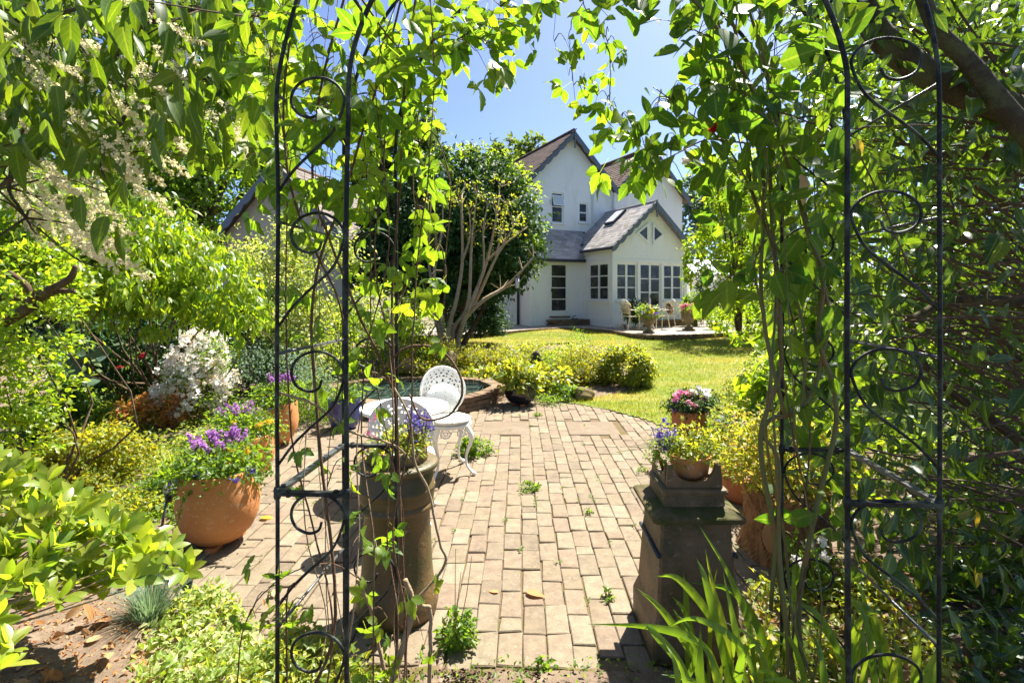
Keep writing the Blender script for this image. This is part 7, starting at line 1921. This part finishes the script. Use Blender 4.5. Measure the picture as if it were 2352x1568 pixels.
cl_lf = [(690, 830, 360, 480, 14, 1.7, 2.0, .10, .14), (540, 720, 330, 500, 16, 1.6, 2.0, .10, .15), (560, 700, -40, 230, 40, 1.55, 2.0, 0.109, 0.162), (690, 960, -40, 260, 84, 1.6, 2.2, 0.109, 0.162), (940, 1140, -40, 190, 50, 1.7, 2.1, 0.109, 0.162), (640, 830, 230, 440, 24, 1.6, 2.1, 0.101, 0.153), (820, 1040, 230, 440, 46, 1.8, 2.2, 0.101, 0.153), (560, 650, 300, 700, 5, 1.6, 1.9, 0.092, 0.135), (650, 800, 440, 780, 12, 1.6, 2.0, 0.092, 0.135),
         (820, 1010, 440, 760, 34, 1.85, 2.2, 0.092, 0.144), (960, 1060, 480, 780, 7, 1.85, 2.1, 0.092, 0.135), (700, 900, 760, 940, 9, 1.7, 2.1, 0.084, 0.126), (640, 800, 940, 1130, 6, 1.6, 1.9, 0.084, 0.117), (800, 900, 1020, 1110, 5, 1.8, 1.95, 0.084, 0.117), (780, 940, 1180, 1300, 7, 1.7, 1.95, 0.084, 0.117), (830, 1000, 1340, 1480, 9, 1.8, 2.0, 0.067, 0.108), (550, 740, 1250, 1430, 9, 1.55, 1.7, 0.067, 0.099), (820, 1010, 1480, 1568, 7, 1.8, 2.0, 0.067, 0.099),
         (1120, 1240, -30, 130, 16, 1.8, 2.05, 0.101, 0.144)]
cl_st = cl_st + cl_extra
climber('clematis', 'clematis with lobed backlit leaves and bare twisted stems winding up the left of the arch', 'climber', cl_st, cl_lf, T_TERN, 'clematis', 'vine_stem', 71, key='cl', base=(-.5, 1.85, 0))
st = [([(1340, -40, 1.95), (1342, 10, 1.95), (1375, 60, 1.95), (1402, 98, 1.95), (1408, 180, 1.95), (1410, 250, 1.95), (1440, 300, 1.95), (1480, 340, 1.95), (1518, 362, 1.95)], [.0022, .0016], None), ([(1340, 5, 1.95), (1312, 60, 1.95), (1315, 130, 1.95), (1322, 240, 1.95)], [.0016, .001], None), ([(1482, 342, 1.95), (1470, 380, 1.95), (1420, 415, 1.95)], [.0014, .001], None), ([(1278, -20, 1.95), (1275, 90, 1.95), (1300, 145, 1.95)], [.001, .0008], None)]
lf = [(1290, 1350, 60, 110, 6, 1.92, 1.99, .09, .12), (1330, 1400, 20, 90, 5, 1.92, 1.99, .09, .12), (1390, 1420, 90, 160, 5, 1.92, 1.99, .08, .11), (1285, 1350, 150, 215, 8, 1.92, 1.99, .09, .12), (1370, 1450, 215, 290, 10, 1.92, 1.99, .12, .16), (1400, 1470, 290, 350, 6, 1.92, 1.99, .12, .15), (1395, 1480, 340, 390, 7, 1.92, 1.99, .12, .17)]
climber('clematis_strand', 'thin clematis strand hanging in front of the blue sky and house gable', 'climber', st, lf, T_TERN, 'clematis', 'vine_stem', 72, key='cl', base=(.35, 1.95, 2.2))

ro_st = [([(1835, 1640, 1.9), (1790, 1320, 1.95), (1775, 1200, 1.95), (1752, 1080, 1.95), (1748, 980, 1.95), (1790, 850, 1.95), (1785, 700, 1.95), (1770, 550, 1.95), (1765, 440, 1.95), (1760, 330, 1.9), (1720, 200, 1.85), (1640, 60, 1.8), (1560, -40, 1.8)], [.011, .009, .006], 'green_stem'),
         ([(1860, 1640, 1.95), (1835, 1400, 1.95), (1880, 1150, 1.95), (1920, 980, 1.95), (1915, 880, 1.95), (1885, 780, 1.95), (1895, 640, 1.95), (1860, 540, 1.95), (1830, 430, 1.95), (1790, 300, 1.9), (1760, 150, 1.85), (1700, -40, 1.8)], [.010, .008, .005], 'green_stem'),
         ([(1770, 1400, 1.95), (1790, 1080, 1.95), (1755, 1000, 1.95), (1775, 965, 1.95), (1830, 950, 1.95), (1878, 890, 1.95), (1900, 800, 1.95), (1912, 720, 1.95), (1870, 560, 1.95), (1845, 470, 1.95)], [.008, .0085, .006], 'green_stem'),
         ([(1805, 960, 1.95), (1765, 800, 1.95), (1748, 640, 1.95), (1755, 420, 1.95), (1715, 250, 1.9), (1700, 120, 1.85), (1660, -30, 1.8)], [.0085, .007, .005], 'green_stem'),
         ([(1840, 950, 1.95), (1850, 780, 1.95), (1810, 620, 1.95), (1750, 500, 1.9), (1700, 380, 1.9), (1640, 300, 1.9), (1560, 240, 1.9), (1500, 200, 1.9)], [.006, .004, .0018], 'green_stem'),
         ([(1760, 330, 1.9), (1700, 330, 1.9), (1620, 325, 1.9), (1530, 370, 1.9), (1480, 390, 1.9)], [.004, .0018], 'green_stem'), ([(2100, 640, 1.7), (1960, 330, 1.8), (1850, 270, 1.85), (1760, 250, 1.85)], [.003, .003], 'vine_stem'), ([(2150, 290, 1.7), (2000, 275, 1.75), (1890, 300, 1.8)], [.0025, .002], 'vine_stem'),
         ([(1640, 90, 1.85), (1600, 70, 1.85), (1570, 60, 1.85)], [.003, .0015], 'vine_stem'), ([(1760, 550, 1.85), (1740, 590, 1.85), (1720, 640, 1.85)], [.004, .002], 'vine_stem')]
ro_lf = [(1560, 1760, -40, 200, 85, 1.65, 2.1, 0.053, 0.123), (1600, 1800, 180, 400, 80, 1.65, 2.1, 0.053, 0.123), (1740, 1960, -40, 260, 78, 1.6, 2.2, 0.056, 0.133), (1760, 1960, 250, 560, 80, 1.65, 2.2, 0.056, 0.133), (1640, 1780, 380, 520, 28, 1.75, 2.1, 0.053, 0.114), (1460, 1620, 190, 330, 31, 1.8, 2.0, 0.046, 0.104), (1480, 1640, 330, 430, 28, 1.8, 2.0, 0.050, 0.109), (1440, 1600, -40, 60, 26, 1.8, 2.0, 0.050, 0.114), (1240, 1480, -50, 30, 23, 1.8, 2.0, 0.050, 0.114),
         (1630, 1740, 590, 690, 11, 1.75, 1.85, 0.068, 0.133), (1760, 1930, 560, 760, 33, 1.8, 2.2, 0.062, 0.142), (1800, 1940, 760, 1000, 26, 1.9, 2.3, 0.062, 0.142), (1770, 1930, 1080, 1300, 15, 1.9, 2.2, 0.056, 0.123)]
ro_st = ro_st + [wander(rs_.uniform(1780, 1900), rs_.uniform(1600, 1880), 26, rs_.uniform(1.75, 2.1), ['green_stem', 'vine_stem', 'green_stem'][q % 3], rs_.uniform(.0025, .006)) for q in range(6)]
climber('climbing_shrub', 'broad-leaved climber with olive twining stems up the right of the arch', 'climber', ro_st, ro_lf, [T_OVW, T_OV, T_CURL, T_FLAT], 'rose', 'green_stem', 73, key='ro', base=(1.1, 1.9, 0), stalk=True)
fbl = [B(1640, 300, 1.85, 12, 10), B(1700, 310, 1.9, 8, 8)]
ff = thing('red_rosebud', 'small red rosebud among the climber leaves near the arch', 'flower', pt(1640, 300, 1.85))
mass('petals', ff, [B(1640, 300, 1.84, 9, 12)], 26, (.015, .022), M['red_flower'], T_FLOWER, 4, .2, .3, -.4, 5)
wf = thing('white_flower', 'white open flower beside the climber in front of the second gable', 'flower', pt(1575, 375, 1.9))
mass('petals', wf, [B(1575, 375, 1.9, 16, 7)], 9, (.03, .04), M['white_flower'], T_FLOWER, 3, .2, .6, -.4, 6)
